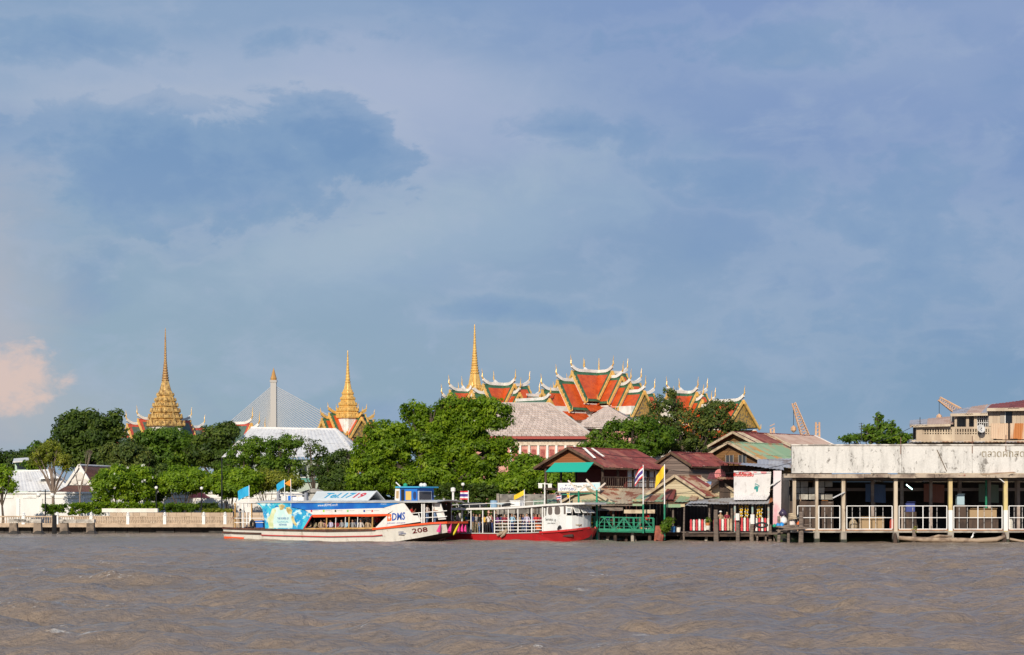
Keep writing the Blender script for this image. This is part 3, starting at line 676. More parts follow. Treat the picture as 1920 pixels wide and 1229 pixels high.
def wing(parent, C, d, tiers, w, h, field, border, gable, start=0.0, ped=None, trim=None, ridge_m=None, fin=1.0):
    """one arm of a palace hall: tiers (length, drop) of steep gabled roof along d from the crossing C (a ridge point)"""
    s = Vector((-d.y, d.x, 0)); ridge_m = ridge_m or white_stucco; trim = trim or gold
    l0 = start
    for k, (L, drop) in enumerate(tiers):
        rz = C.z - drop; a = C + d * (l0 if k == 0 else max(0.0, l0 - .6)); e = C + d * L; a.z = e.z = rz
        ww, hh = w - .12 * k, h - .2 * k
        for sg in (-1, 1):
            ea, ee = a + s * sg * ww - UP * hh, e + s * sg * ww - UP * hh
            # border layer and the proud coloured field inside it
            q = [a, e, ee, ea]
            nn = (e - a).cross(ea - a); nn.normalize()
            if nn.z < 0: nn = -nn
            b = MB(); b.add([*q, *[x - nn * .25 for x in q]], [(0, 1, 2, 3), (7, 6, 5, 4), (0, 4, 5, 1), (1, 5, 6, 2), (2, 6, 7, 3), (3, 7, 4, 0)])
            sl = b.build('roof_slope', border, parent)
            u0, u1, v0, v1 = .0 if k or start == 0 else .1, 1 - .75 / max(2.2, L - (l0 if k == 0 else l0 - .6)), .13, .92
            if L - l0 > 1.2:
                fq = [lerp(lerp(a, e, u), lerp(ea, ee, u), v) + nn * .06 for u, v in ((u0, v0), (u1, v0), (u1, v1), (u0, v1))]
                b = MB(); b.add([*fq, *[x - nn * .05 for x in fq]], [(0, 1, 2, 3), (0, 4, 5, 1), (1, 5, 6, 2), (2, 6, 7, 3), (3, 7, 4, 0)])
                b.build('tile_field', field, sl)
            # bargeboard with small upturned foot
            o1 = d * .12
            bb = MB(); bb.slab(e + o1 + UP * .12, ee + o1 + UP * .1, ee + o1 - UP * .55, e + o1 - UP * .72, .3)
            bb.tube([ee + o1 - UP * .3, ee + o1 + s * sg * .5 - UP * .15, ee + o1 + s * sg * .65 + UP * .8], [.2, .15, .03], 5)
            n_t = 7
            for i in range(n_t):
                p = lerp(e, ee, (i + .6) / n_t) + o1; bb.tube([p + UP * .1, p + UP * .42 + s * sg * .06], [.09, .02], 4)
            bb.build('bargeboard', trim, parent)
            # lower skirt roof
            if k == len(tiers) - 1 or L - l0 > 2:
                ia, ie = ea + UP * .1 - s * sg * .7, ee + UP * .1 - s * sg * .7
                ia -= UP * .7; ie -= UP * .7
                oa, oe = ia + s * sg * 2.2 - UP * 1.5, ie + s * sg * 2.2 - UP * 1.5
                b = MB(); b.slab(ia, ie, oe, oa, .18); b.build('skirt_roof', field, parent)
                MB().bar(ia + UP * .1, ie + UP * .1, .25, .25).build('skirt_ridge', ridge_m, parent)
        # ridge, sweeping up to the gable end
        pts = []; n = 14; ln = (e - a).length
        for i in range(n + 1):
            x = i / n; k0 = max(.3, 1 - 2.0 / ln); y = max(0, x - k0) / (1 - k0)
            pts.append(lerp(a, e, x) + d * .18 * y + UP * (.12 + .85 * y ** 2.0))
        b = MB()
        for p, q in zip(pts[:-1], pts[1:]): b.bar(p, q + (q - p) * .04, .42, .62)
        b.build('ridge_cap', ridge_m, parent)
        finial(parent, pts[-1], d, 2.3 * fin)
        # pediment
        g = e - d * .25
        MB().prism([g - UP * .35, g + s * (ww * .93) - UP * hh, g - s * (ww * .93) - UP * hh], -d * .2).build('pediment', ped if (ped and k == len(tiers) - 1) else gable, parent)
        l0 = L
def hall(name, label, px, py, Y, left, right, front, w, h, body_w=None, field=tile_orange, border=tile_green, gable=white_stucco, ped=None, back=True, fin=1.0, group='palace halls beyond the trees', ridge_m=None):
    C = P(px, py, Y)
    H = thing(name, label, 'palace hall', (C.x, C.y, .78), group=group)
    if left: wing(H, C, -RV, left, w, h, field, border, gable, fin=fin, ped=ped, ridge_m=ridge_m)
    if right: wing(H, C, RV, right, w, h, field, border, gable, fin=fin, ped=ped, ridge_m=ridge_m)
    if front: wing(H, C, NV, front, w * .86, h * .9, field, border, gable, fin=fin, ped=ped, ridge_m=ridge_m)
    if back: wing(H, C, -NV, front or [(5, 0)], w * .86, h * .9, field, border, gable, fin=fin, ridge_m=ridge_m)
    # white walls under the arms
    ztop = C.z - h - 1.2
    b = MB(); bw = w * .72
    def arm(d, L):
        s = Vector((-d.y, d.x, 0)); p = [C - s * bw, C + s * bw, C + s * bw + d * L, C - s * bw + d * L]
        b.hexa([Vector((q.x, q.y, .7)) for q in p] + [Vector((q.x, q.y, ztop)) for q in p])
    if left: arm(-RV, left[-1][0] - .6)
    if right: arm(RV, right[-1][0] - .6)
    if front: arm(NV, front[-1][0] - .6)
    b.build('wall', white_stucco, H)
    return H, C
hall('throne_hall', 'tallest orange and green tiered palace roof with white ridges', 1122, 698, 450,
     [(7.3, 0), (11.4, 2.1), (15.5, 4.2)], [(8, 0), (12, 1.9), (16, 4.0)], [(4.2, 0), (7.2, 1.3), (9.6, 3.0), (14.0, 4.6)], 4.3, 6.5, ped=pediment_gold)
hall('audience_hall', 'orange palace roof with one large cross gable left of the tallest', 946, 722, 455,
     [(5.7, 0), (8.4, 2.0)], [(6.6, 0), (9.4, 2.4)], [(3.2, 0), (4.9, 1.9)], 4.3, 6.6)
hall('small_palace_hall', 'leftmost small orange roof in front of the slim gold spire', 876, 733, 460,
     [(4.6, 0), (6.6, 2.0)], [(5.0, .8)], [(1.4, 0), (2.6, 1.2)], 3.6, 5.0)
hall('east_palace_hall', 'orange palace roof half hidden by the feathery dark tree', 1291, 737, 452,
     [(6.0, 0)], [(5.2, 0), (7.6, 1.8)], [(2.4, 0), (4.0, 1.6), (6.4, 3.0)], 4.2, 6.4)
def gate_hall():
    H = thing('porch_hall', 'low palace porch roof with gold gable beside the slate roof', 'palace hall', (P(1000, 0, 440).x, 440, .78), group='palace halls beyond the trees')
    wing(H, P(968, 752, 446), NV, [(10.5, 0)], 2.6, 3.2, tile_slate_green, tile_green, dark_red, fin=.8)
    H = thing('gold_gable_hall', 'hall with golden pediment rising at the right end of the palace', 'palace hall', (P(1370, 0, 445).x, 445, .78), group='palace halls beyond the trees')
    wing(H, P(1335, 754, 448), NV, [(9, 0)], 4.6, 5.6, tile_orange, tile_green, pediment_gold, ped=pediment_gold, fin=.9)
    MB().hexa([P(1320, 953, 447), P(1380, 953, 442), P(1395, 953, 452), P(1340, 953, 456), P(1320, 800, 447), P(1380, 800, 442), P(1395, 800, 452), P(1340, 800, 456)]).build('wall', white_stucco, H)
    H = thing('cloister_hall', 'small low orange roof joining two palace halls', 'palace hall', (P(1000, 0, 457).x, 457, .78), group='palace halls beyond the trees')
    wing(H, P(988, 742, 457), RV, [(5.0, 0)], 2.6, 3.4, tile_orange, tile_green, white_stucco, fin=.6)
gate_hall()
def redent(n=3, rot=A40):
    """outline of a square whose corners step in, as on palace spires"""
    pts = []
    for q in range(4):
        base = [(1.0, -.62), (1.0, .62), (.86, .62), (.86, .80), (.74, .80), (.74, .90)]
        a = q * math.pi / 2 + rot
        for x, y in base: pts.append((x * math.cos(a) - y * math.sin(a), x * math.sin(a) + y * math.cos(a)))
    return pts
RED = redent()
def spire(name, label, px, Y, tiers, neck, needle, m, nm=None, wall_to=None):
    """tiers: (row, half width px) downwards; neck and needle: (row, half width px)"""
    k = Y / F; cx = P(px, 0, Y).x
    S = thing(name, label, 'spire', (cx, Y, .78), group='gilded palace spires')
    z = lambda row: CH + (HY - row) * k
    o = Vector((cx, Y, 0)); nm = nm or m
    for i in range(len(tiers) - 1):
        (r0, w0), (r1, w1) = tiers[i], tiers[i + 1]
        zt, zb = z(r0), z(r1); hgt = zt - zb; a, c = w0 * k * .82, w1 * k * .82
        b = MB(); b.lathe(o, [(c * .88, zb), (c * 1.02, zb + hgt * .12), (c * 1.04, zb + hgt * .3), (c * .93, zb + hgt * .36), (lerp(c, a, .6) * .93, zb + hgt * .72), (a * 1.03, zb + hgt * .8), (a * .9, zt + .02)], shape=RED)
        tr = b.build('spire_tier', m, S)
        # little antefix gables along the tier's edge
        e = MB()
        for q in range(4):
            an = A40 + q * math.pi / 2; d = Vector((math.cos(an), math.sin(an), 0)); s = Vector((-d.y, d.x, 0))
            for x in (-.75, -.38, 0, .38, .75):
                p = o + d * c * (1.03 if abs(x) < .7 else .9) + s * c * x + UP * (zb + hgt * .3); r = c * .10 * (1.7 if x == 0 else 1)
                e.prism([p - s * r, p + s * r, p + UP * r * 2.6], -d * .12)
        e.build('antefix', m, tr, kind='stuff')
    b = MB(); b.lathe(o, [(w_ * k * .86, z(r)) for r, w_ in neck], shape=RED); b.build('bell', m, S)
    prof = []
    for i in range(len(needle) - 1):
        (r0, w0), (r1, w1) = needle[i], needle[i + 1]
        n = max(1, int(abs(r1 - r0) / 4.5))
        for j in range(n):
            x = j / n; r = lerp(r0, r1, x); w_ = lerp(w0, w1, x)
            prof += [(w_ * k * 1.12, z(r)), (w_ * k * 1.12, z(r - 2.0)), (w_ * k * .82, z(r - 2.6))]
    prof.append((.04, z(needle[-1][0])))
    b = MB(); b.lathe(o, prof, 10); b.build('needle', nm, S, smooth=False)
    zb = z(tiers[-1][0]); wb = tiers[-1][1] * k * .7
    b = MB(); b.lathe(o, [(wb, .7), (wb, zb + .1)], shape=RED); b.build('wall', white_stucco, S)
    return S, o, z
S1, o1, z1 = spire('tiered_spire', 'dark old-gold tiered spire with red and white roofs, leftmost', 310, 520,
    [(733, 13), (744, 17), (754, 21), (764, 25), (775, 29), (787, 33), (801, 38)], [(735, 11.5), (731, 10.5), (715, 6.2), (714, 7)], [(714, 6.4), (695, 4.2), (676, 2.4), (640, 1.5), (615, .5)], old_gold,
    mat('worn_needle', (.50, .30, .11), (.30, .16, .09), 3.0, rough=.5, metal=.2))
S1['label'] = 'dark old-gold tiered spire above red-bordered white-ridged roofs, leftmost of three'
def spire_roofs():
    H = thing('spire_hall', 'red-bordered grey-green roofs around the leftmost spire', 'palace hall', (o1.x, 522, .78), group='palace halls beyond the trees')
    C = P(310, 787, 524)
    wing(H, C, -RV, [(7.5, 0), (10.5, 1.3), (14.5, 4.0)], 4.4, 6.2, tile_slate_green, tile_red, white_stucco, fin=1.0)
    wing(H, C, RV, [(7.0, .0), (10.8, 1.7)], 4.4, 6.2, tile_slate_green, tile_red, white_stucco, fin=1.0)
    wing(H, C, NV, [(2.6, .6), (4.2, 2.2)], 3.4, 5.0, tile_slate_green, tile_red, white_stucco, fin=.8)
    H = thing('cloister_roof', 'red ridge roof ending in gold gables left of the bridge pylon', 'palace hall', (P(455, 0, 500).x, 500, .78), group='palace halls beyond the trees')
    wing(H, P(432, 795, 502), (RV * .35 + NV * .94).normalized(), [(6.0, 0), (8.0, 1.2), (9.6, 2.6)], 3.4, 5.0, tile_slate_green, tile_red, white_stucco, fin=1.3)
spire_roofs()
S2, o2, z2 = spire('tiered_spire', 'bright gold tiered spire on the pavilion right of the bridge', 652, 480,
    [(731, 9.5), (741, 11.5), (751, 14.5), (762, 18), (773, 21.5), (786, 25)], [(733, 7.5), (729, 7), (718, 4.8), (717, 5.2)], [(717, 4.6), (700, 3.0), (683, 2.0), (657, .6)], gold)
def pavilion():
    C = P(652, 776, 482)
    H = thing('gilt_pavilion', 'cross-gabled pavilion with green and orange tiles and gilt gables', 'pavilion', (C.x, 482, .78))
    for d, tr in ((-RV, [(5.0, 0), (7.0, 1.2)]), (RV, [(4.8, 0), (7.0, 1.2)]), (NV, [(3.6, .2), (5.2, 1.0)]), (-NV, [(4, 0)])):
        wing(H, C, d, tr, 3.1, 4.6, tile_orange, tile_green, gold if d == NV else dark_red, ped=pediment_gold, fin=.62, ridge_m=gold)
    for x in (-1, 0, 1):
        for d, s in ((NV, RV), (RV, NV), (-RV, NV)):
            p = C + d * 4.0 + s * x * 1.7
            MB().lathe((p.x, p.y, .8), [(.28, 0), (.25, C.z - 5.2), (.4, C.z - 4.9)], 8).build('column', gold, H)
pavilion()
spire('tiered_spire', 'slimmest gold spire rising behind the orange palace roofs', 890, 520,
    [(722, 15), (731, 16), (738, 18), (748, 24)], [(724, 12), (720, 11.5), (701, 8), (700, 8.6)], [(700, 8.0), (690, 6.2), (672, 4.6), (648, 2.6), (608, .8)], gold)
def poles():
    for px, r0, r1, lab in ((1123, 672, 700, 'thin gold pole on the ridge of the tallest palace roof'), (1096, 674, 700, 'gold ridge finial behind the tallest palace roof')):
        o = MB().tube([P(px, r1, 455), P(px, (r0 + r1) / 2, 455), P(px, r0, 455)], [.22, .14, .04], 6).build('ridge_finial', gold); tag(o, lab, 'finial')
poles()
# ================================================================== distant cable-stayed bridge
def bridge():
    Y = 2430.0; bm_ = mat('bridge_concrete', (.46, .43, .40), (.40, .37, .34), .02, rough=.8); gm = mat('bridge_gold', (.60, .34, .12), (.5, .26, .08), .05, rough=.5, metal=.3)
    cm = mat('cable_sheath', (.52, .50, .48), rough=.6)
    B = thing('cable_bridge', 'distant cable-stayed bridge with gold-tipped pylon', 'bridge', P(513, 953, Y))
    def rr(px, py): return P(px, py, Y)
    p0, p1 = rr(513, 956), rr(513, 714)
    MB().lathe((p0.x, Y, 0), [(5.2, 0), (4.6, p1.z - 2)], 4, rot=math.pi / 4).lathe((p0.x, Y, p1.z - 2), [(5.4, 0), (5.6, 2.2), (5.0, 2.4)], 4, rot=math.pi / 4).build('pylon', bm_, B)
    MB().lathe((p0.x, Y, p1.z + .4), [(3.4, 0), (3.6, 2.2), (2.6, 5), (1.9, 8), (.9, 11.5), (.1, 14.2)], 8).build('pylon_tip', gm, B)
    zd = rr(0, 936).z
    MB().box(rr(180, 0).x, rr(980, 0).x, Y - 14, Y + 14, zd - 3, zd).build('deck', bm_, B)
    for i in range(26):
        x = i / 25
        a = rr(507, lerp(727, 800, x)); d = rr(lerp(262, 480, x), 936)
        MB().tube([a, d], .42, 4, cap=False).build('cable', cm, B)
        a = rr(519, lerp(726, 810, x)); d = rr(lerp(902, 545, x), 936)
        MB().tube([a, d], .45, 4, cap=False).build('cable', cm, B)
bridge()
# ================================================================== construction cranes
def crane(label, pts, Y, wid, hook=None):
    m = mat('crane_orange', (.60, .37, .22), (.52, .30, .17), .5, rough=.6)
    a, c = P(*pts[0], Y), P(*pts[1], Y)
    T = thing('tower_crane', label, 'crane', (a.x, Y, .78), group='cranes far behind the market')
    b = MB(); d = (c - a); L = d.length; u = d.normalized(); s = u.cross(Vector((0, 1, 0))).normalized()
    n = 12
    corners = [s * sg * wid / 2 + Vector((0, yy * wid / 2, 0)) for sg in (-1, 1) for yy in (-1, 1)]
    for q in corners: b.bar(a + q, c + q * .45, .15)
    for i in range(n):
        p0, p1 = lerp(a, c, i / n), lerp(a, c, (i + 1) / n); k0, k1 = lerp(1, .45, i / n), lerp(1, .45, (i + 1) / n)
        for q0, q1 in ((0, 2), (2, 0), (1, 3), (3, 1), (0, 1), (2, 3)): b.bar(p0 + corners[q0] * k0, p1 + corners[q1] * k1, .075)
    b.build('jib', m, T)
    mb = MB()
    for x in (-.9, .9):
        for y in (-.9, .9): mb.bar(Vector((a.x + x, Y + y, .5)), Vector((a.x + x, Y + y, a.z)), .3)
    zz = 1.0
    while zz < a.z - 2: mb.bar(Vector((a.x - .9, Y - .9, zz)), Vector((a.x + .9, Y - .9, zz + 2)), .16); zz += 2
    mb.build('mast', m, T)
    if hook:
        h = P(*hook, Y); MB().tube([Vector((c.x, Y, c.z)), Vector((c.x, Y, h.z))], .05, 4).build('hoist_rope', black, T)
        MB().lathe((c.x, Y, h.z - 1.2), [(.1, 0), (.55, .4), (.55, 1.0), (.1, 1.4)], 6).build('hook_block', m, T)
crane('raised orange crane jib over the pale corrugated roof', ((1510, 818), (1488, 756)), 420, 1.5, (1488, 800))
crane('second orange crane jib above the balcony house', ((1806, 778), (1761, 748)), 420, 1.7, (1761, 778))
def masts():
    m = mat('crane_orange', (.62, .30, .13))
    for px, top, lab in ((1533, 792, 'short orange twin mast right of the raised crane jib'), (1448, 804, 'tiny orange mast left of the raised crane jib')):
        b = MB(); x = P(px, 0, 420).x
        for q in (-.55, .55): b.bar((x + q, 420, .5), (x + q * .6, 420, P(0, top, 420).z), .32)
        for i in range(8): b.bar((x - .5, 420, 14 + i * .7), (x + .5, 420, 14.5 + i * .7), .14)
        tag(b.build('lattice_mast', m), lab, 'mast')
masts()
# ================================================================== slate-roofed palace office, white warehouse, small houses on the left
slate = tintmat('slate_tiles', [(.50, .40, .34), (.62, .51, .44), (.42, .34, .29), (.56, .45, .39)], .8)
pink_wall = mat('pink_render', (.55, .25, .20), (.62, .34, .27), .8, rough=.8)
def tiled(parent, A, B, C, D, nu, nv, m, name='slate'):
    A, B, C, D = map(Vector, (A, B, C, D)); nr = (B - A).cross(D - A).normalized()
    if nr.z < 0: nr = -nr
    b = MB()
    for j in range(nv):
        for i in range(nu):
            o = .5 * (j % 2) / nu
            u0, u1 = min(1, i / nu + o + .0015), min(1, (i + 1) / nu + o - .0015)
            if u1 <= u0: continue
            v0, v1 = j / nv, (j + 1.1) / nv
            q = [lerp(lerp(A, B, u), lerp(D, C, u), v) for u, v in ((u0, v0), (u1, v0), (u1, v1), (u0, v1))]
            lo, hi = nr * .02, nr * random.uniform(.07, .11)
            b.add([q[0] + lo, q[1] + lo, q[2] + hi, q[3] + hi, q[3], q[2]], [(0, 1, 2, 3), (3, 2, 5, 4)], 0, random.random())
    MB().slab(A, B, C, D, .12).build('roof_deck', wood_dark, parent)
    return b.build(name, m, parent, kind='stuff', tint=True)
def office():
    Y = 330.0
    O = thing('palace_office', 'long pink building with pale grey hipped slate roof', 'building', P(1000, 940, Y))
    zr, ze = P(0, 757, Y).z, P(0, 818, Y - 6).z
    A, B = P(915, 757, Y + 2), P(1031, 757, Y + 2); A.z = B.z = zr
    D, C = P(880, 818, Y - 6), P(1112, 818, Y - 6); D.z = C.z = ze
    tiled(O, A, B, C, D, 26, 15, slate)
    Rr = P(1112, 818, Y + 10); Rr.z = ze
    tiled(O, B, B + Vector((.05, .05, 0)), Rr, C, 16, 15, slate)
    for a, c in ((A, B), (B, C)): MB().tube([a + UP * .12, c + UP * .12], .16, 6).build('hip_tile', mat('hip_mortar', (.5, .44, .40)), O)
    z0 = P(0, 900, Y - 5).z; zt = ze - .1
    MB().box(D.x + .2, C.x - .3, Y - 6.1, Y - 5.7, ze - .45, ze - .06).build('eave_fascia', mat('red_fascia', (.36, .075, .06)), O)
    MB().box(D.x + .6, C.x - .9, Y - 5.0, Y + 9, .7, zt).build('wall', pink_wall, O)
    MB().box(D.x + .6, C.x - .9, Y - 5.25, Y - 5.003, zt - 1.3, zt - .5).build('cornice', mat('cream_cornice', (.66, .56, .44), (.5, .4, .3), 3), O)
    px = 960
    pil = []
    for i in range(9):
        x = P(958 + i * 17, 0, Y - 5).x
        if x > C.x - 1.2: break
        pil.append(x)
        MB().box(x - .17, x + .17, Y - 5.3, Y - 5.001, .8, zt - 1.31).build('pilaster', white_stucco, O)
    for a, c in zip(pil[:-1], pil[1:]):
        w_ = MB().box(a + .34, c - .34, Y - 5.06, Y - 5.002, 7.3, zt - 1.9).build('window', mat('red_shutter', (.30, .07, .06), (.4, .12, .1), 3), O)
        MB().box(a + .28, c - .28, Y - 5.12, Y - 5.064, 7.0, 7.28).build('sill', white_stucco, w_)
    Y2 = 352.0
    O2 = thing('rear_office', 'smaller grey hipped roof behind the long slate roof', 'building', P(1130, 940, Y2))
    ap = P(1140, 762, Y2); D, C = P(1076, 800, Y2 - 6), P(1215, 806, Y2 - 4); Ar = P(1134, 763, Y2)
    tiled(O2, Ar, ap, C, D, 18, 12, slate)
    E_ = P(1230, 806, Y2 + 10); tiled(O2, ap, ap + Vector((.05, .05, 0)), E_, C, 10, 12, slate)
    MB().box(D.x + .5, C.x - .5, Y2 - 4, Y2 + 6, .7, D.z - .3).build('wall', pink_wall, O2)
office()
tin_white = [grime('white_tin_a', (.74, .72, .69), (.30, .24, .19), .6, .7, .55), grime('white_tin_b', (.68, .66, .63), (.30, .24, .19), .7, .8, .55), grime('white_tin_c', (.70, .69, .67), (.26, .18, .13), .9, .6, .55)]
def warehouse():
    Y = 290.0
    Wh = thing('warehouse', 'large white corrugated hipped roof behind the thin trees', 'building', P(540, 940, Y))
    A, B, C, D = P(496, 804, Y), P(630, 806, Y + 2), P(660, 838, Y - 6), P(400, 858, Y - 14)
    C = P(664, 845, Y - 6)
    A = P(470, 803, Y); D = P(415, 858, Y - 9); C2 = P(668, 856, Y - 9)
    sheets(Wh, A, B, C2, D, 1.6, tin_white, rows=2)
    Bb = P(690, 850, Y + 12); sheets(Wh, B, B + Vector((.3, .3, 0)), Bb, C2, 1.6, tin_white)
    MB().tube([A, B], .2, 6).tube([B, C2], .2, 6).build('ridge_cap', tin_white[0], Wh)
    x0, x1 = D.x + 1, C2.x - 1; zt = D.z - .25
    MB().box(x0, x1, Y - 8, Y + 8, .7, zt).build('wall', mat('pale_green_wall', (.42, .47, .40), (.34, .38, .32), .6, rough=.8), Wh)
    MB().box(x0 - .1, x1 + .1, Y - 8.3, Y - 8.003, zt - 3.0, zt - 2.5).build('string_course', mat('teal_band', (.10, .28, .24)), Wh)
    for i in range(9):
        x = lerp(x0, x1, (i + .5) / 9); wd = MB().box(x - .5, x + .5, Y - 8.08, Y - 8.002, zt - 2.3, zt - .7).build('window', glass, Wh)
        MB().box(x - .6, x + .6, Y - 8.15, Y - 8.085, zt - 2.42, zt - 2.31).build('sill', white, wd)
    G = thing('garden_pavilion', 'low grey gabled pavilion behind the boat flags', 'building', P(585, 955, 257))
    pk = P(587, 916, 256); l, r = P(560, 924, 256), P(618, 924, 256)
    MB().prism([pk, l, r], (0, 6, 0)).build('gable_roof', mat('grey_tin', (.36, .35, .33), (.27, .26, .25), 1), G)
    MB().box(l.x + .4, r.x - .4, 256.3, 261, .7, l.z - .02).build('wall', mat('grey_siding', (.46, .45, .42), (.36, .35, .33), 1.5, (.2, .2, 6)), G)
warehouse()
def left_houses():
    Y = 276.0
    H = thing('white_roof_house', 'long white corrugated roof with little gable at far left', 'house', P(70, 930, Y))
    A, B = P(-10, 886, Y + 3), P(96, 882, Y + 3); D, C = P(-30, 922, Y - 3), P(132, 920, Y - 3)
    sheets(H, A, B, C, D, 1.2, tin_white, rows=2)
    Cb = P(134, 908, Y + 8); sheets(H, B, B + Vector((.2, .2, 0)), Cb, C, 1.2, tin_white)
    MB().tube([A, B], .14, 6).tube([B, C], .12, 6).build('ridge_cap', tin_white[0], H)
    MB().prism([P(95, 884, Y - .2), P(72, 899, Y - 1.0), P(112, 897, Y - 1.0)], (0, 1.8, 0)).build('dormer_gable', white, H)
    MB().box(D.x + .6, C.x - .6, Y - 2.4, Y + 8, .7, D.z - .15).build('wall', white, H)
    MB().box(D.x + .3, C.x - .3, Y - 2.9, Y - 2.45, D.z - .32, D.z - .12).build('gutter', black, H)
    H = thing('chapel', 'white steep gable with dark brown tiled roof behind the wall', 'house', P(165, 930, 270))
    Y = 270.0; pk = P(149, 874, Y); l, r = P(125, 910, Y), P(172, 910, Y)
    brown = mat('brown_tiles', (.13, .055, .04), (.085, .04, .03), 1.5, rough=.8, bump=.3, rnd=.15)
    MB().prism([pk, l, r], (0, .4, 0)).build('gable', white_stucco, H)
    for a, c in ((pk, l), (pk, r)): MB().bar(a + Vector((0, -.15, .1)), c + Vector((0, -.15, .05)), .35, .3).build('bargeboard', white_stucco, H)
    rb = P(206, 874, Y + 9); rb.z = pk.z
    re = P(212, 910, Y + 4); re.z = r.z
    q = [pk + Vector((.1, .1, 0)), rb, re + Vector((3, 5, 0)), r + Vector((.1, .1, 0))]
    rs = MB().slab(*q, .15).build('roof_slope', brown, H)
    MB().slab(pk + Vector((0, .4, 0)), l + Vector((0, .4, 0)), l + Vector((4, 12, 0)), rb, .12).build('roof_slope', brown, H)
    MB().tube([pk + UP * .1, rb + UP * .1], .15, 6).build('ridge_cap', white_stucco, H)
    MB().slab(P(126, 911, Y - .3), P(176, 911, Y - .3), P(182, 926, Y - 3), P(98, 926, Y - 3), .15).build('porch_roof', brown, H)
    for px, py, r_ in ((149, 893, .55), (140, 903, .4), (158, 903, .4)):
        c = P(px, py, Y - .06); MB().lathe((0, 0, 0), [(r_, 0), (r_, .06), (r_ * .7, .1)], 10).build('relief_rosette', mat('pale_relief', (.62, .58, .52)), H).matrix_basis = Matrix.Translation(c) @ Matrix.Rotation(R(90), 4, 'X')
    H = thing('green_house', 'tiny pale green house far behind at the left edge', 'house', P(38, 930, 310))
    a, c = P(28, 862, 308), P(52, 860, 308)
    MB().box(a.x, c.x, 308, 313, .7, P(0, 866, 308).z).build('wall', mat('pale_green', (.42, .56, .46)), H)
    MB().slab(P(24, 866, 306), P(56, 864, 306), P(54, 858, 312), P(26, 860, 312), .15).build('roof', tin_white[0], H)
    MB().box(a.x + .3, c.x - .3, 307.9, 307.997, P(0, 880, 308).z, P(0, 872, 308).z).build('window', glass, H)
left_houses()
# ================================================================== lamps and small things on the terrace
globe = mat('opal_globe', (.75, .73, .68), rough=.3)
def globe_lamp(px, top, Y, label, arms=2, foot=958):
    x = P(px, 0, Y).x; zt = P(0, top, Y).z
    L = thing('globe_lamp', label, 'lamp', (x, Y, P(0, foot, Y).z), group='globe lamps on the terrace')
    MB().tube([(x, Y, P(0, foot, Y).z - .6), (x, Y, zt)], [.09, .06], 8).build('post', black, L)
    if arms == 2:
        MB().bar((x - 1.0, Y, zt - .25), (x + 1.0, Y, zt - .25), .08).bar((x - .9, Y, zt - .5), (x + .9, Y, zt - .5), .05).build('cross_arm', black, L)
        for s in (-.8, .8): MB().lathe((x + s, Y, zt - .92), [(.04, 0), (.2, .08), (.27, .25), (.2, .42), (.05, .5)], 10).build('globe', globe, L, smooth=True)
    else:
        MB().lathe((x, Y, zt), [(.04, 0), (.15, .05), (.21, .19), (.15, .33), (.04, .38)], 10).build('globe', globe, L, smooth=True)
globe_lamp(85, 918, 248, 'black twin-armed globe lamp before the white wall', 2)
globe_lamp(293, 918, 249, 'single globe lamp amid dark leaves left of the umbrella tree', 1)
globe_lamp(378, 919, 249, 'single globe lamp beside the red-roofed stall', 1)
globe_lamp(868, 912, 232, 'globe lamp in the big tree above the ferry', 1, 955)
MB().tube([P(416, 962, 249), P(416, 858, 249)], [.11, .07], 8).build('tall_pole', black)
tag(bpy.data.objects['tall_pole'], 'tall thin black pole between the terrace trees', 'pole')
def stall():
    S = thing('red_stall', 'small red-roofed stall glimpsed under the umbrella tree', 'stall', P(370, 955, 257))
    a, c = P(352, 934, 257), P(388, 934, 257); pk = P(370, 917, 258.5)
    red = mat('red_canvas', (.62, .09, .08), rough=.6)
    MB().add([a, c, c + Vector((0, 3, 0)), a + Vector((0, 3, 0)), pk], [(0, 1, 4), (1, 2, 4), (2, 3, 4), (3, 0, 4)]).build('canopy', red, S)
    for p in (a, c, c + Vector((0, 3, 0)), a + Vector((0, 3, 0))): MB().tube([(p.x, p.y, .7), p], .05, 6).build('pole', metal_white, S)
stall()
# ================================================================== timber houses and pier on the right bank
rust_red = [mat('rust_red_a', (.23, .050, .040), (.15, .035, .03), 1.2, rough=.7, rnd=.18, c3=(.36, .22, .16), s3=2.2, l3=.60), mat('rust_red_b', (.27, .065, .05), (.20, .05, .04), 1.0, rough=.7, rnd=.18, c3=(.11, .035, .03), s3=2.0, l3=.56), mat('rust_red_c', (.20, .06, .05), (.28, .10, .07), 1.4, rough=.75, rnd=.1)]
rust_pale = [mat('rust_pale_a', (.42, .30, .20), (.24, .09, .05), 1.0, (1, 1, 1), rough=.75, lo=.46, hi=.56), mat('rust_pale_b', (.46, .37, .25), (.28, .11, .06), 1.0, rough=.75, lo=.5, hi=.6)]
rust_green = [mat('rust_green_a', (.26, .36, .22), (.34, .20, .10), .8, rough=.7, lo=.52, hi=.66), mat('rust_green_b', (.22, .33, .20), (.38, .28, .16), .8, rough=.7, lo=.5, hi=.62)]
tin_grey = [mat('grey_tin_a', (.38, .38, .40), (.22, .18, .16), 1.0, rough=.55, lo=.5, hi=.65), mat('grey_tin_b', (.44, .43, .43), (.30, .27, .25), 1.0, rough=.55)]
tin_pink = [mat('pinkish_tin', (.52, .37, .29), (.43, .28, .21), .8, rough=.7, rnd=.05)]
cream_trim = mat('cream_trim', (.52, .42, .29), (.36, .27, .18), 2.0, rough=.8)
brown_trim = mat('brown_trim', (.13, .075, .045), (.08, .05, .03), 2.0, rough=.8)
A50 = R(50); R5 = Vector((math.cos(A50), math.sin(A50), 0)); N5 = Vector((math.sin(A50), -math.cos(A50), 0))
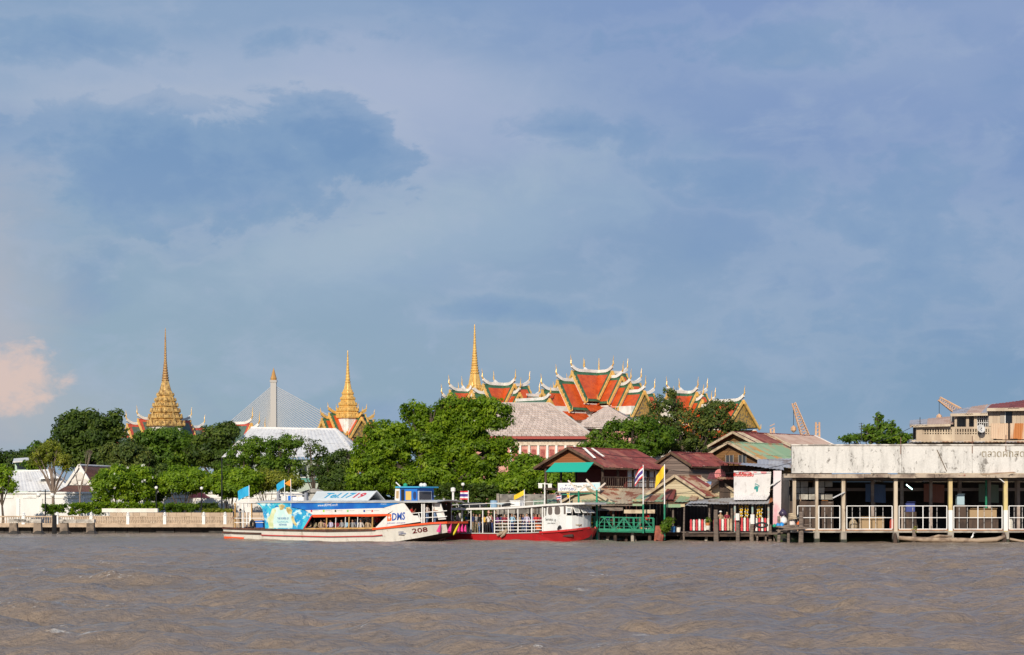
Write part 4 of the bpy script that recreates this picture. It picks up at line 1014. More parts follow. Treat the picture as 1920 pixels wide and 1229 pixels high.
def gable_house(name, label, px, py, Y, w, h, L, roof, wall_m, trim, floor_row=None, sheet_w=.85, rows=2, over=.5, gable_m=None, front_rows=None, group='timber houses behind the pier', walls=True):
    """gabled house whose peak stands at px,py; gable end toward the left-front, ridge running back to the right"""
    pk = P(px, py, Y); T = thing(name, label, 'house', (pk.x, pk.y, .78), group=group)
    A = pk - R5 * over; B = pk + R5 * L; A.z = B.z = pk.z
    for sg in (1, -1):
        ea, eb = A + N5 * w * sg - UP * h, B + N5 * w * sg - UP * h
        sheets(T, A, B, eb, ea, sheet_w, roof, rows=rows)
        MB().bar(A + UP * .03 - R5 * .04, ea + UP * .03 - R5 * .04, .07, .22).build('bargeboard', trim, T)
        MB().bar(ea - UP * .07, eb - UP * .07, .06, .16).build('eave_board', trim, T)
    MB().tube([A + UP * .06, B + UP * .06], .09, 6).build('ridge_cap', roof[0], T)
    g = pk; wi = w - .45; hw = h * wi / w
    zf = .8 if floor_row is None else P(0, floor_row, Y).z
    planks(T, g, N5, [(-wi, -hw), (wi, -hw), (0, -.06)], .22, gable_m or wall_m, name='gable_boards')
    if walls:
        zb = zf - pk.z
        planks(T, g, N5, [(-wi, zb), (wi, zb), (wi, -hw - .02), (-wi, -hw - .02)], .22, wall_m, name='front_boards')
        planks(T, g + N5 * wi + R5 * .06, R5, [(0, zb), (L - .6, zb), (L - .6, -hw - .05), (0, -hw - .05)], .22, wall_m, name='side_boards')
        planks(T, g - N5 * wi + R5 * .06, R5, [(0, zb), (L - .6, zb), (L - .6, -hw - .05), (0, -hw - .05)], .22, wall_m, name='side_boards', nrm=-N5)
    return T, pk
# --- red-roofed tea house with open veranda
def tea_house():
    T, pk = gable_house('red_roof_house', 'house with broad dark red roof, open veranda and green awning', 1072, 841, 188, 3.9, 1.75, 9.6, rust_red, wood_brown, brown_trim, walls=False, rows=2, gable_m=tintmat('orange_boards', [(.24, .085, .03), (.30, .11, .04), (.20, .07, .03)], .8))
    A = pk + R5 * 9.6; A.z = pk.z
    hip = [A, A + Vector((.01, .01, 0)), A + N5 * 3.3 + R5 * 1.8 - UP * 1.9, A + N5 * 3.9 - UP * 1.75]
    sheets(T, *hip, .9, rust_red)
    aw = MB().slab(P(1040, 868, 187), P(1113, 867, 184.5), P(1099, 885, 183.6), P(1023, 885, 186.4), .04).build('awning', mat('teal_canvas', (.015, .38, .27), rough=.6), T)
    zf = P(0, 914, 186).z
    MB().prism([pk + N5 * 3.3 + R5 * .2, pk + N5 * 3.3 + R5 * 9.3, pk - N5 * 3.3 + R5 * 9.3, pk - N5 * 3.3 + R5 * .2], (0, 0, .001)).v
    fl = [pk + N5 * 3.4, pk + N5 * 3.4 + R5 * 9.4, pk - N5 * 3.4 + R5 * 9.4, pk - N5 * 3.4]
    for q in fl: q.z = zf
    MB().slab(fl[0], fl[1], fl[2], fl[3], .22).build('floor', wood_dark, T)
    zt = pk.z - 1.75
    for i in range(5):
        for sg in (-1, 1):
            p = pk + N5 * 3.2 * sg + R5 * (.3 + i * 2.2)
            MB().tube([(p.x, p.y, .5), (p.x, p.y, zt)], .11, 6).build('post', wood_dark, T)
    # white panelled room at the right half
    o = pk + N5 * 3.1 + R5 * 3.9; o.z = zf
    hgt = zt - zf
    MB().prism([o, o + R5 * 5.2, o + R5 * 5.2 - N5 * 5.6, o - N5 * 5.6], (0, 0, hgt)).build('room_wall', mat('dark_red_frame', (.16, .035, .03)), T)
    for i in range(6):
        q = o + R5 * (.12 + i * .82) + N5 * .02
        MB().prism([q + UP * .5, q + R5 * .62 + UP * .5, q + R5 * .62 + UP * (hgt - .15), q + UP * (hgt - .15)], N5 * .03).build('wall_panel', white, T)
        MB().prism([q + UP * .06, q + R5 * .62 + UP * .06, q + R5 * .62 + UP * .42, q + UP * .42], N5 * .03).build('wall_panel', white, T)
    rl = pk + N5 * 3.35; rl.z = zf
    b = MB(); b.bar(rl + UP * .9, rl + R5 * 9.2 + UP * .9, .07)
    for i in range(30): b.bar(rl + R5 * (i * .31), rl + R5 * (i * .31) + UP * .9, .04)
    b.build('veranda_railing', wood_dark, T, kind='stuff')
    sgn = thing('pier_sign', 'white signboard with blue lettering under the green awning', 'sign', P(1085, 912, 184))
    a, c = P(1046, 906, 185.2), P(1125, 905, 183.6); hz = P(0, 906, 184.4).z - P(0, 922, 184.4).z
    u = (c - a); u.z = 0; u.normalize(); n = Vector((u.y, -u.x, 0))
    MB().prism([a, c, c - UP * hz, a - UP * hz], -n * .08).build('board', white, sgn)
    MB().bar(a - UP * (hz + .04), c - UP * (hz + .04), .14, .12).build('bottom_frame', cream_trim, sgn)
    navy = mat('navy_letters', (.03, .04, .25)); bk = mat('black_letters', (.03, .03, .03)); lb = mat('light_blue_mark', (.15, .42, .62))
    text_mesh('lettering', 'ปะการชน', .42, navy, sgn, face_matrix(a + u * .95 - UP * .52 + n * .02, u))
    text_mesh('lettering', 'พ า น', .24, navy, sgn, face_matrix(a + u * .95 - UP * .2 + n * .02, u))
    text_mesh('lettering', 'Tham Thien', .33, bk, sgn, face_matrix(a + u * 2.3 - UP * .3 + n * .02, u))
    MB().prism([a + u * 3.2 - UP * .05 + n * .01, c - UP * .05 + n * .01, c - UP * (hz - .05) + n * .01, a + u * 3.2 - UP * (hz - .05) + n * .01], n * .01).build('blue_panel', mat('pale_blue', (.50, .66, .68)), sgn)
    text_mesh('lettering', 'A', .5, lb, sgn, face_matrix(a + u * 3.42 - UP * .38 + n * .03, u))
    for x in (a, c): MB().tube([(x.x, x.y + .12, .6), (x.x, x.y + .12, x.z + .1)], .06, 6).build('post', wood_dark, sgn)
tea_house()
# --- grey timber house, big brown gable, long roof behind
gable_house('grey_timber_house', 'weathered grey board house with small rusty roof', 1262, 850, 192, 2.2, 1.2, 6.2, rust_red, wood_greyb, brown_trim, over=.3)
T, pk = gable_house('brown_gable_house', 'big brown boarded gable with twin windows and green roof', 1372, 831, 196, 4.7, 2.2, 8.5, rust_green + [mat('orange_rust', (.45, .24, .08), (.3, .33, .2), 1.0)], wood_brown, cream_trim, over=.6)
for px in (1371, 1393):
    c = P(px, 861, 195.2); wn = MB()
    o = c - N5 * .0; 
    fr = MB()
    u = N5; n = -R5
    off = pk + N5 * ((c.x - pk.x) / N5.x); off.z = c.z; off += n * .06
    MB().prism([off - u * .45 - UP * .35, off + u * .45 - UP * .35, off + u * .45 + UP * .35, off - u * .45 + UP * .35], n * .02).build('window', glass, T)
    for a, b_ in ((-.45, -.38), (-.035, .035), (.38, .45)):
        fr.prism([off + u * a - UP * .4 + n * .03, off + u * b_ - UP * .4 + n * .03, off + u * b_ + UP * .4 + n * .03, off + u * a + UP * .4 + n * .03], n * .03)
    fr.build('window_frame', mat('grey_frame', (.28, .24, .2)), T)
gable_house('long_roof_house', 'long roof of brown, cream and pinkish sheets behind the brown gable', 1383, 812, 203, 2.9, 1.3, 13.5, [rust_red[0], rust_red[2]] , wood_brown, cream_trim, over=.8, rows=1)
def long_roof_extra():
    T = bpy.data.objects['long_roof_house']; pk = P(1383, 812, 203)
    A = pk + R5 * 5.6 + UP * .06; B = pk + R5 * 13.8 + UP * .06
    sheets(T, A, B, B + N5 * 3.0 - UP * 1.33, A + N5 * 3.0 - UP * 1.33, .95, tin_pink, name='pink_sheet')
    A2 = pk - R5 * .2 + UP * .06; B2 = pk + R5 * .9 + UP * .06
    sheets(T, A2, B2, B2 + N5 * 3.0 - UP * 1.33, A2 + N5 * 3.0 - UP * 1.33, .6, [cream_trim], name='cream_sheet')
    A2 = pk + R5 * 4.4 + UP * .06; B2 = pk + R5 * 5.5 + UP * .06
    sheets(T, A2, B2, B2 + N5 * 3.0 - UP * 1.33, A2 + N5 * 3.0 - UP * 1.33, .6, [rust_pale[1], cream_trim], name='cream_sheet')
    MB().bar(B + UP * .05, B + N5 * 3.05 - UP * 1.3, .25, .1).build('edge_flashing', tin_white[0], T)
long_roof_extra()
# --- low pier sheds
def shed():
    gable_house('cream_gable_shed', 'cream boarded gable with rusty red sheets, beside the yellow flag', 1270, 893, 184, 3.2, 1.75, 3.6, rust_pale + rust_red[:1], cream_board, cream_trim, over=.35, floor_row=938, rows=1, group='low sheds on the pier')
    gable_house('small_cream_shed', 'plain cream gable left of the white billboard', 1353, 903, 183, 2.2, 1.25, 3.0, rust_pale + [rust_red[1]], cream_board, cream_trim, over=.25, floor_row=940, rows=1, group='low sheds on the pier')
    gable_house('ticket_shed', 'cream boarded shed under the pier signboard', 1102, 914, 184.5, 2.9, 1.4, 5.0, rust_pale, cream_board, cream_trim, over=.3, floor_row=946, rows=1, group='low sheds on the pier')
    T = thing('pier_roof', 'patched rusty and green sheet roof over the ferry pier', 'roof', P(1200, 1000, 184), group='sheet roofs over the pier')
    sheets(T, P(1160, 917, 188), P(1262, 916, 188), P(1214, 939, 183.5), P(1150, 939, 183.5), .8, rust_pale)
    sheets(T, P(1090, 938, 184), P(1190, 936, 184), P(1193, 945, 181.6), P(1092, 946, 181.6), .9, rust_green + rust_pale)
    sheets(T, P(1200, 928, 184.5), P(1375, 926, 184.5), P(1366, 942, 181.4), P(1184, 941, 181.4), .9, rust_green + rust_green + rust_pale[:1])
    sheets(T, P(1300, 937, 182.4), P(1385, 934, 182.4), P(1380, 946, 180.2), P(1288, 945, 180.2), .8, tin_grey)
    for px, py, Y in ((1098, 946, 182.2), (1150, 944, 182.2), (1200, 944, 182.2), (1262, 943, 182), (1330, 943, 181), (1372, 944, 181)):
        p = P(px, py, Y); MB().tube([(p.x, p.y, .4), (p.x, p.y, p.z + .25)], .09, 6).build('post', wood_grey, T)
    MB().bar(P(1094, 947, 181.7), P(1192, 946.5, 181.7), .08, .22).build('fascia', wood_grey, T)
    MB().bar(P(1186, 943, 181.5), P(1366, 944, 181.5), .08, .16).build('fascia', brown_trim, T)
    for px0, px1, r0, r1, m in ((1186, 1206, 936, 949, rust_green[0]), (1250, 1276, 943, 952, rust_green[1]), (1276, 1284, 943, 951, cream_board), (1170, 1228, 956, 963, cream_trim), (1118, 1168, 952, 958, wood_grey), (1338, 1362, 946, 955, wood_grey)):
        MB().slab(P(px0, r0, 181.55), P(px1, r0, 181.55), P(px1, r1, 181.5), P(px0, r1, 181.5), .04).build('valance_board', m, T)
    for px0, px1 in ((1284, 1312), (1305, 1328)):
        sheets(T, P(px0 + 6, 945, 181.6), P(px1, 944, 181.6), P(px1 - 2, 950, 180.0), P(px0, 949, 180.0), .8, tin_grey, name='awning_sheet')
    # dark back room that closes the pier sheds
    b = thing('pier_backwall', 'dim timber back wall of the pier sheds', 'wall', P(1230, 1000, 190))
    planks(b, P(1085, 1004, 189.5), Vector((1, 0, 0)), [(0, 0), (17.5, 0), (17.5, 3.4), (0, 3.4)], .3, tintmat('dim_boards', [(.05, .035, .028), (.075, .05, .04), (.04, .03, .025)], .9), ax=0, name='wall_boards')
    for px, py, wd, ht, m in ((1148, 958, .25, 1.2, mat('orange_cloth', (.6, .22, .08))), (1157, 958, .25, 1.3, mat('red_cloth', (.55, .05, .05))), (1180, 962, .2, 1.0, mat('pink_cloth', (.55, .25, .25))), (1100, 962, .5, 1.4, mat('yellow_board', (.7, .5, .05)))):
        c = P(px, py, 188.9); MB().box(c.x - wd, c.x + wd, c.y - .06, c.y, c.z - ht, c.z + ht * .4).build('hanging_cloth', m, b)
shed()
# --- pier deck and piles
def deck():
    D = thing('timber_pier', 'dark timber pier deck on leaning piles', 'pier', P(1290, 1010, 180))
    z = P(0, 998, 181).z
    b = MB(); x = P(1088, 0, 182).x
    while x < P(1500, 0, 182).x:
        b.box(x, x + .27, 178.3 if x > P(1285, 0, 180).x else 181.2, 191, z - .07 + random.uniform(-.01, .01), z, 0, random.random()); x += .29
    b.build('deck_board', wood_greyb, D, kind='stuff', tint=True)
    MB().box(P(1285, 0, 178).x, P(1500, 0, 178).x, 178.5, 178.75, z - .35, z - .075).build('edge_beam', wood_dark, D)
    MB().box(P(1090, 0, 181).x, P(1285, 0, 181).x, 181.4, 181.65, z - .35, z - .075).build('edge_beam', wood_dark, D)
    for i in range(26):
        px = 1094 + i * 15.5 + random.uniform(-4, 4); Y = (179.2 if px > 1285 else 182) + random.choice((0, 3, 6))
        p = P(px, 0, Y); MB().tube([(p.x + random.uniform(-.35, .35), Y + random.uniform(-.2, .2), -1.5), (p.x, Y, z - .08)], [.17, .12], 7).build('pile', wood_dark if i % 3 else concrete, D)
    for px, top, w_, Y, m in ((1342, 956, .22, 178.0, wood_grey), (1383, 964, .17, 178.0, wood_grey), (1411, 966, .19, 177.8, wood_grey), (1444, 984, .16, 177.6, wood_grey), (1460, 968, .14, 170.8, wood_grey), (1478, 975, .12, 170.6, wood_grey), (1502, 960, .2, 170.4, wood_grey), (1283, 952, .08, 179, wood_grey)):
        p0, p1 = P(px + random.uniform(-2, 2), 1020, Y), P(px, top, Y); p0.z = -1.5
        MB().tube([p0, lerp(p0, p1, .6) + Vector((random.uniform(-.06, .06), 0, 0)), p1], [w_ * 1.15, w_, w_ * .8], 7).build('mooring_post', m, D)
    for px, top, bot in ((1383, 964, 976), (1411, 966, 983)):
        MB().tube([P(px, bot, 177.7), P(px, top - 1, 177.7)], .19, 7).build('white_post_tip', white, D)
deck()
# --- green gangway with lattice rail
def gangway():
    G = thing('gangway', 'green steel gangway with cross-braced lattice railing', 'gangway', P(1160, 1000, 180.8))
    Y = 180.6; x0, x1 = P(1078, 0, Y).x, P(1226, 0, Y).x
    z0l, z0r, z1l, z1r = P(0, 994, Y).z, P(0, 996, Y).z, P(0, 969, Y).z, P(0, 972, Y).z
    zz = lambda x, a, b: lerp(a, b, (x - x0) / (x1 - x0))
    MB().slab((x0, Y, z0l), (x1, Y, z0r), (x1, Y + 1.6, z0r), (x0, Y + 1.6, z0l), .14).build('deck', green_paint, G)
    for yy in (Y - .02, Y + 1.55):
        MB().bar((x0, yy, z0l + .05), (x1, yy, z0r + .05), .08, .2).build('bottom_chord', green_paint, G)
        MB().bar((x0, yy, z1l), (x1, yy, z1r), .07, .09).build('top_rail', green_paint, G)
        for f in (.33, .62): MB().bar((x0, yy, lerp(z0l, z1l, f)), (x1, yy, lerp(z0r, z1r, f)), .035).build('mid_rail', green_paint, G)
        n = 8
        for i in range(n + 1):
            x = lerp(x0, x1, i / n); MB().bar((x, yy, zz(x, z0l, z0r)), (x, yy, zz(x, z1l, z1r)), .07).build('upright', green_paint, G)
        for i in range(n):
            a, c = lerp(x0, x1, i / n), lerp(x0, x1, (i + 1) / n)
            q = (a, c) if i % 2 == 0 else (c, a)
            MB().bar((q[0], yy, zz(q[0], z0l, z0r)), (q[1], yy, zz(q[1], z1l, z1r)), .055).build('brace', green_paint, G)
            m_ = (a + c) / 2; MB().bar((m_, yy, zz(m_, z0l, z0r)), (m_, yy, zz(m_, z1l, z1r)), .03).build('baluster', green_paint, G)
    for i in range(5):
        x = lerp(x0 + .5, x1 - .3, i / 4); MB().tube([(x, Y + .7, -1.5), (x, Y + .7, z0l - .1)], .15, 7).build('pile', concrete if i % 2 else wood_dark, G)
    b = thing('tilted_barge_board', 'rust-red mooring board leaning at the gangway end', 'fender', P(1233, 1010, 179.8))
    MB().hexa([P(1226, 1016, 179.9), P(1244, 1016, 179.9), P(1244, 1016, 180.3), P(1226, 1016, 180.3), P(1229, 986, 179.9), P(1238, 986, 179.9), P(1238, 986, 180.3), P(1229, 986, 180.3)]).build('board', mat('rust_board', (.34, .10, .06), (.2, .06, .04), 2), b)
    MB().tube([P(1236, 1014, 179.7), P(1240, 1002, 179.7)], [.35, .28], 8).build('float', mat('rust_board', (.34, .10, .06)), b)
gangway()
def y_lamp(px, top, label):
    Y = 180.2
    L = thing('pier_lamp', label, 'lamp', P(px, 1000, Y), group='green forked lamps on the pier')
    c = P(px, top, Y)
    MB().tube([(c.x, Y, -.8), c], [.10, .08], 8).build('post', green_paint, L)
    for dx, dy in ((-20, -20), (16, -13)):
        e = P(px + dx, top + dy, Y); s = P(px + dx * .12, top + dy * .12, Y)
        MB().bar(s, e, .16, .12).build('tube_housing', mat('pale_housing', (.62, .52, .44), rough=.6), L)
        MB().bar(lerp(s, e, .1) - UP * .09, lerp(s, e, .95) - UP * .09, .06, .05).build('lamp_tube', globe, L)
    MB().bar(c - UP * .25, c + Vector((-1.4, 0, -.3)), .06).build('cross_arm', green_paint, L)
y_lamp(1085, 921, 'forked green lamp post nearest the ferry wheelhouse')
y_lamp(1119, 919, 'forked green lamp post second from the ferry wheelhouse')
# --- flags
thai_r, thai_w, thai_b = mat('flag_red', (.62, .03, .04), rough=.7), mat('flag_white', (.80, .78, .77), rough=.7), mat('flag_blue', (.07, .035, .22), rough=.7)
royal_y = mat('royal_yellow', (.80, .52, .02), rough=.7)
def cloth(top, fly, drop, nx, mats, bands, amp=.12, seed=1, skew=0.0):
    """waving cloth from a hoist point: fly = vector along the cloth, drop = vector down the hoist"""
    b = MB(); top, fly, drop = Vector(top), Vector(fly), Vector(drop); side = fly.cross(drop).normalized()
    rows = []
    acc = 0; rows.append(0)
    for f in bands: acc += f; rows.append(acc)
    vs = []
    for r in rows:
        for i in range(nx + 1):
            u = i / nx
            vs.append(top + fly * u + drop * r / acc + side * amp * math.sin(u * 7 + seed + r / acc * 1.3) * u + drop.normalized() * skew * u * u)
    fs = []; ms = []
    for j in range(len(bands)):
        for i in range(nx):
            b.add([vs[j * (nx + 1) + i], vs[j * (nx + 1) + i + 1], vs[(j + 1) * (nx + 1) + i + 1], vs[(j + 1) * (nx + 1) + i]], [(0, 1, 2, 3)], j)
    return b
def flag(name, label, px, top, bot, Y, fl, dr, mats, bands, pole_m=None, group='flags on poles', green_from=None, skew=0.0, seed=1, r=.045):
    a, c = P(px, bot, Y), P(px, top, Y)
    Fg = thing(name, label, 'flag', a, group=group)
    MB().tube([a, c], [r * 1.3, r], 6).build('pole', pole_m or metal_white, Fg)
    if green_from: MB().tube([a, P(px, green_from, Y)], r * 1.7, 6).build('lower_pole', green_paint, Fg)
    k = Y / F
    b = cloth(c - UP * .05, Vector((fl[0] * k, -.15, -fl[1] * k)), Vector((dr[0] * k, 0, -dr[1] * k)), 8, mats, bands, skew=skew, seed=seed)
    b.build('cloth', mats, Fg)
    return Fg
TH = [thai_r, thai_w, thai_b, thai_w, thai_r]; TB = [1, 1, 2, 1, 1]
flag('national_flag', 'striped red, white and blue flag on the tall pier pole', 1206, 872, 1000, 180, (-15, 12), (-1, 22), TH, TB, green_from=946, skew=.25)
flag('yellow_flag', 'drooping yellow flag on the tall pole beside the striped flag', 1246, 871, 1012, 180, (-15, 14), (-2, 24), [royal_y], [1], green_from=946, skew=.3, seed=3)
# --- picket fence, each pale its own board
pk_red = mat('picket_red', (.62, .045, .06), (.48, .04, .05), 2, rough=.55, rnd=.08); pk_white = mat('picket_white', (.78, .76, .70), (.62, .58, .52), 2, rough=.55, rnd=.06)
def pickets():
    segs = (('red and white picket fence, the short stretch left of the leaning post', 1293, 1330, 974, 995, 178.9), ('red and white picket fence, middle stretch with a bare tan end board', 1337, 1373, 973, 995, 178.6), ('red and white picket fence, the tallest stretch under the billboard', 1377, 1443, 971, 996, 178.4))
    for lab, a, c, t0, t1, Y in segs:
        T = thing('picket_fence', lab, 'fence', P((a + c) / 2, 996, Y), group='striped picket fences on the pier')
        n = round((c - a) / 5.3); k = 0
        for i in range(n):
            x = P(lerp(a, c, (i + .5) / n), 0, Y).x; z0, z1 = P(0, t1, Y).z, P(0, t0, Y).z + random.uniform(-.03, .03); w_ = .085
            MB().prism([(x - w_, Y, z0), (x + w_, Y, z0), (x + w_, Y, z1 - .08), (x + w_ * .5, Y, z1), (x - w_ * .5, Y, z1), (x - w_, Y, z1 - .08)], (0, .035, 0)).build('picket', (cream_trim if 'tan' in lab and i >= n - 2 else (pk_red if i % 2 == 0 else pk_white)), T)
        for f in (.25, .75):
            z = lerp(P(0, t1, Y).z, P(0, t0, Y).z, f); MB().box(P(a, 0, Y).x, P(c, 0, Y).x, Y + .04, Y + .1, z - .04, z + .04).build('rail', wood_grey, T)
pickets()
# --- billboard wall, lean-to roof, pink panel
def billboard():
    T = thing('billboard', 'large white painted board with red lettering and teal emblem', 'billboard', P(1410, 935, 179.2))
    Y = 179.2
    q = [P(1376, 883, Y), P(1446, 885, Y), P(1443, 929, Y), P(1376, 929, Y)]
    wp = grime('weathered_white_sheet', (.68, .66, .65), (.30, .27, .26), .5, .5, .6)
    MB().prism(q, (0, .08, 0)).build('panel', wp, T)
    sheets(T, P(1376, 929, Y), P(1443, 929, Y), P(1437, 938, Y - .5), P(1376, 938, Y - .5), .5, [wp], name='skirt_sheet')
    text_mesh('lettering', 'ยินดีต้อนรับ', .40, mat('letter_red', (.68, .03, .02)), T, face_matrix(P(1394, 890.5, Y) + Vector((0, -.06, 0)), (1, 0, 0)), sx=.9, offset=.012)
    pinkm = mat('pink_wash', (.66, .28, .30))
    for px0, px1, d in ((1386, 1408, 2.2), (1412, 1420, 2.0), (1426, 1438, 4.0)):
        MB().prism([P(px0, 884.5, Y - .015), P(px1, 885, Y - .015), P(px1 - 2, 885 + d, Y - .015), P((px0 + px1) / 2, 885.4 + d, Y - .015), P(px0 + 1, 885 + d * .7, Y - .015)], (0, .01, 0)).build('pink_stain', pinkm, T)
    tl = mat('teal_mark', (.03, .25, .24))
    MB().prism([P(1414, 914, Y - .015), P(1419, 911, Y - .015), P(1422, 913, Y - .015), P(1421, 922, Y - .015), P(1418, 923, Y - .015), P(1417.5, 918, Y - .015), P(1414, 918, Y - .015)], (0, .01, 0)).build('emblem', tl, T)
    b = MB()
    for a, c in (((1415.5, 914), (1416.2, 907)), ((1416.2, 907), (1423.5, 911)), ((1423.5, 911), (1422, 914))): b.bar(P(*a, Y - .02), P(*c, Y - .02), .03, .05)
    b.build('emblem_line', tl, T)
    S = thing('lean_to', 'grey sheet lean-to roof above the white billboard', 'roof', P(1400, 900, 181), group='sheet roofs over the pier')
    sheets(S, P(1352, 867, 183), P(1468, 872, 182), P(1470, 882, 178.8), P(1343, 866.5, 179.2), .85, tin_grey + [rust_red[2]])
    sheets(S, P(1420, 862, 184), P(1486, 860, 184), P(1482, 878, 181), P(1420, 872, 181), .9, tin_grey, name='upper_sheet')
    sheets(S, P(1330, 888, 184), P(1378, 884, 184), P(1378, 899, 181), P(1326, 899, 181), .8, rust_red + rust_pale[:1], name='rusty_sheet')
    MB().box(P(1350, 0, 182).x, P(1468, 0, 182).x, 182.4, 182.6, P(0, 935, 182).z, P(0, 873, 182).z).build('back_wall', wood_dark, S)
    for i in range(4):
        x = P(1356 + i * 10, 0, 181.5).x; MB().box(x - .04, x + .04, 181.5, 181.6, P(0, 885, 182).z, P(0, 870, 182).z).build('window_bar', wood_dark, S)
    Pn = thing('pink_panel', 'tall pale pink-stained panel between billboard and market', 'panel', P(1457, 990, 178.6))
    MB().slab(P(1450, 883, 178.8), P(1465, 883, 178.8), P(1464, 985, 178.8), P(1449, 985, 178.8), .1).build('sheet', mat('pinkish_white', (.70, .62, .64), (.68, .34, .40), .7, (1, 1, .6), lo=.52, hi=.7), Pn)
    MB().bar(P(1440, 914, 178.2), P(1463, 900, 178.6), .08, .08).build('lamp_arm', metal_white, Pn)
    MB().slab(P(1466, 918, 179.2), P(1486, 918, 179.2), P(1486, 985, 179.2), P(1466, 985, 179.2), .08).build('grey_sheet', tin_grey[1], Pn)
    Aw = thing('stall_awning', 'grey patched awning over the striped tall fence', 'awning', P(1400, 950, 178.6), group='sheet roofs over the pier')
    sheets(Aw, P(1372, 934, 180.4), P(1446, 934, 180), P(1443, 946, 178), P(1366, 946, 178.2), .75, tin_grey)
    sheets(Aw, P(1444, 934, 180), P(1450, 936, 179.5), P(1449, 941, 178.1), P(1440, 946, 178), .6, [mat('orange_rust2', (.38, .14, .06))], name='rusty_sheet')
    for px in (1378, 1411, 1441): MB().tube([P(px, 998, 178.6), P(px, 943, 178.6)], .09, 6).build('post', mat('pale_teal_post', (.30, .42, .40), (.4, .3, .25), 2), Aw)
    for i, px in enumerate((1388, 1391, 1398, 1402, 1424, 1428, 1420)):
        c = P(px, 948 + random.uniform(0, 3), 178.9); g = thing('flower_garland', 'garland of yellow and white flowers, number %s from the left under the awning' % ('first', 'second', 'third', 'fourth', 'last', 'sixth', 'fifth')[i], 'garland', c, group='garlands hanging under the awning')
        g['label'] = ('yellow garland hanging %s under the grey patched awning' % ('leftmost', 'second from left', 'third from left', 'fourth from left', 'sixth from left', 'rightmost', 'fifth from left')[i])
        if i == 4: g['label'] = 'yellow garland hanging second from right under the grey patched awning'
        b = MB()
        for j in range(10):
            p = c - UP * (.1 * j) + Vector((random.uniform(-.05, .05), 0, 0)); b.lathe(p, [(.02, -.06), (.075, 0), (.02, .06)], 6, mi=j % 3 // 2)
        b.build('blossom', [mat('marigold', (.75, .48, .03)), white], g, kind='stuff')
    dish('satellite_dish', 'pink-red satellite dish on the rusty sheets left of the billboard', 1349, 892, 182, .52, mat('dish_pink', (.66, .24, .24)))
def dish(name, label, px, py, Y, r, m):
    c = P(px, py, Y); D = thing(name, label, 'satellite dish', c)
    pr = [(0.01, .0), (r * .4, .03), (r * .75, .10), (r, .2), (r * .98, .21), (r * .7, .13), (.01, .04)]
    o = MB().lathe((0, 0, 0), pr, 16).build('reflector', m, D, local=True, smooth=True); o.matrix_basis = Matrix.Rotation(R(75), 4, 'X') @ Matrix.Rotation(R(15), 4, 'Y')
    MB().bar((0, -.02, -.05), (0, -.5, .05), .03).bar((0, -.5, .0), (0, -.5, .12), .07).build('receiver_arm', black, D, local=True)
    MB().tube([(0, .05, 0), (0, .2, -r - .4)], .035, 6).build('mast', black, D, local=True)
billboard()
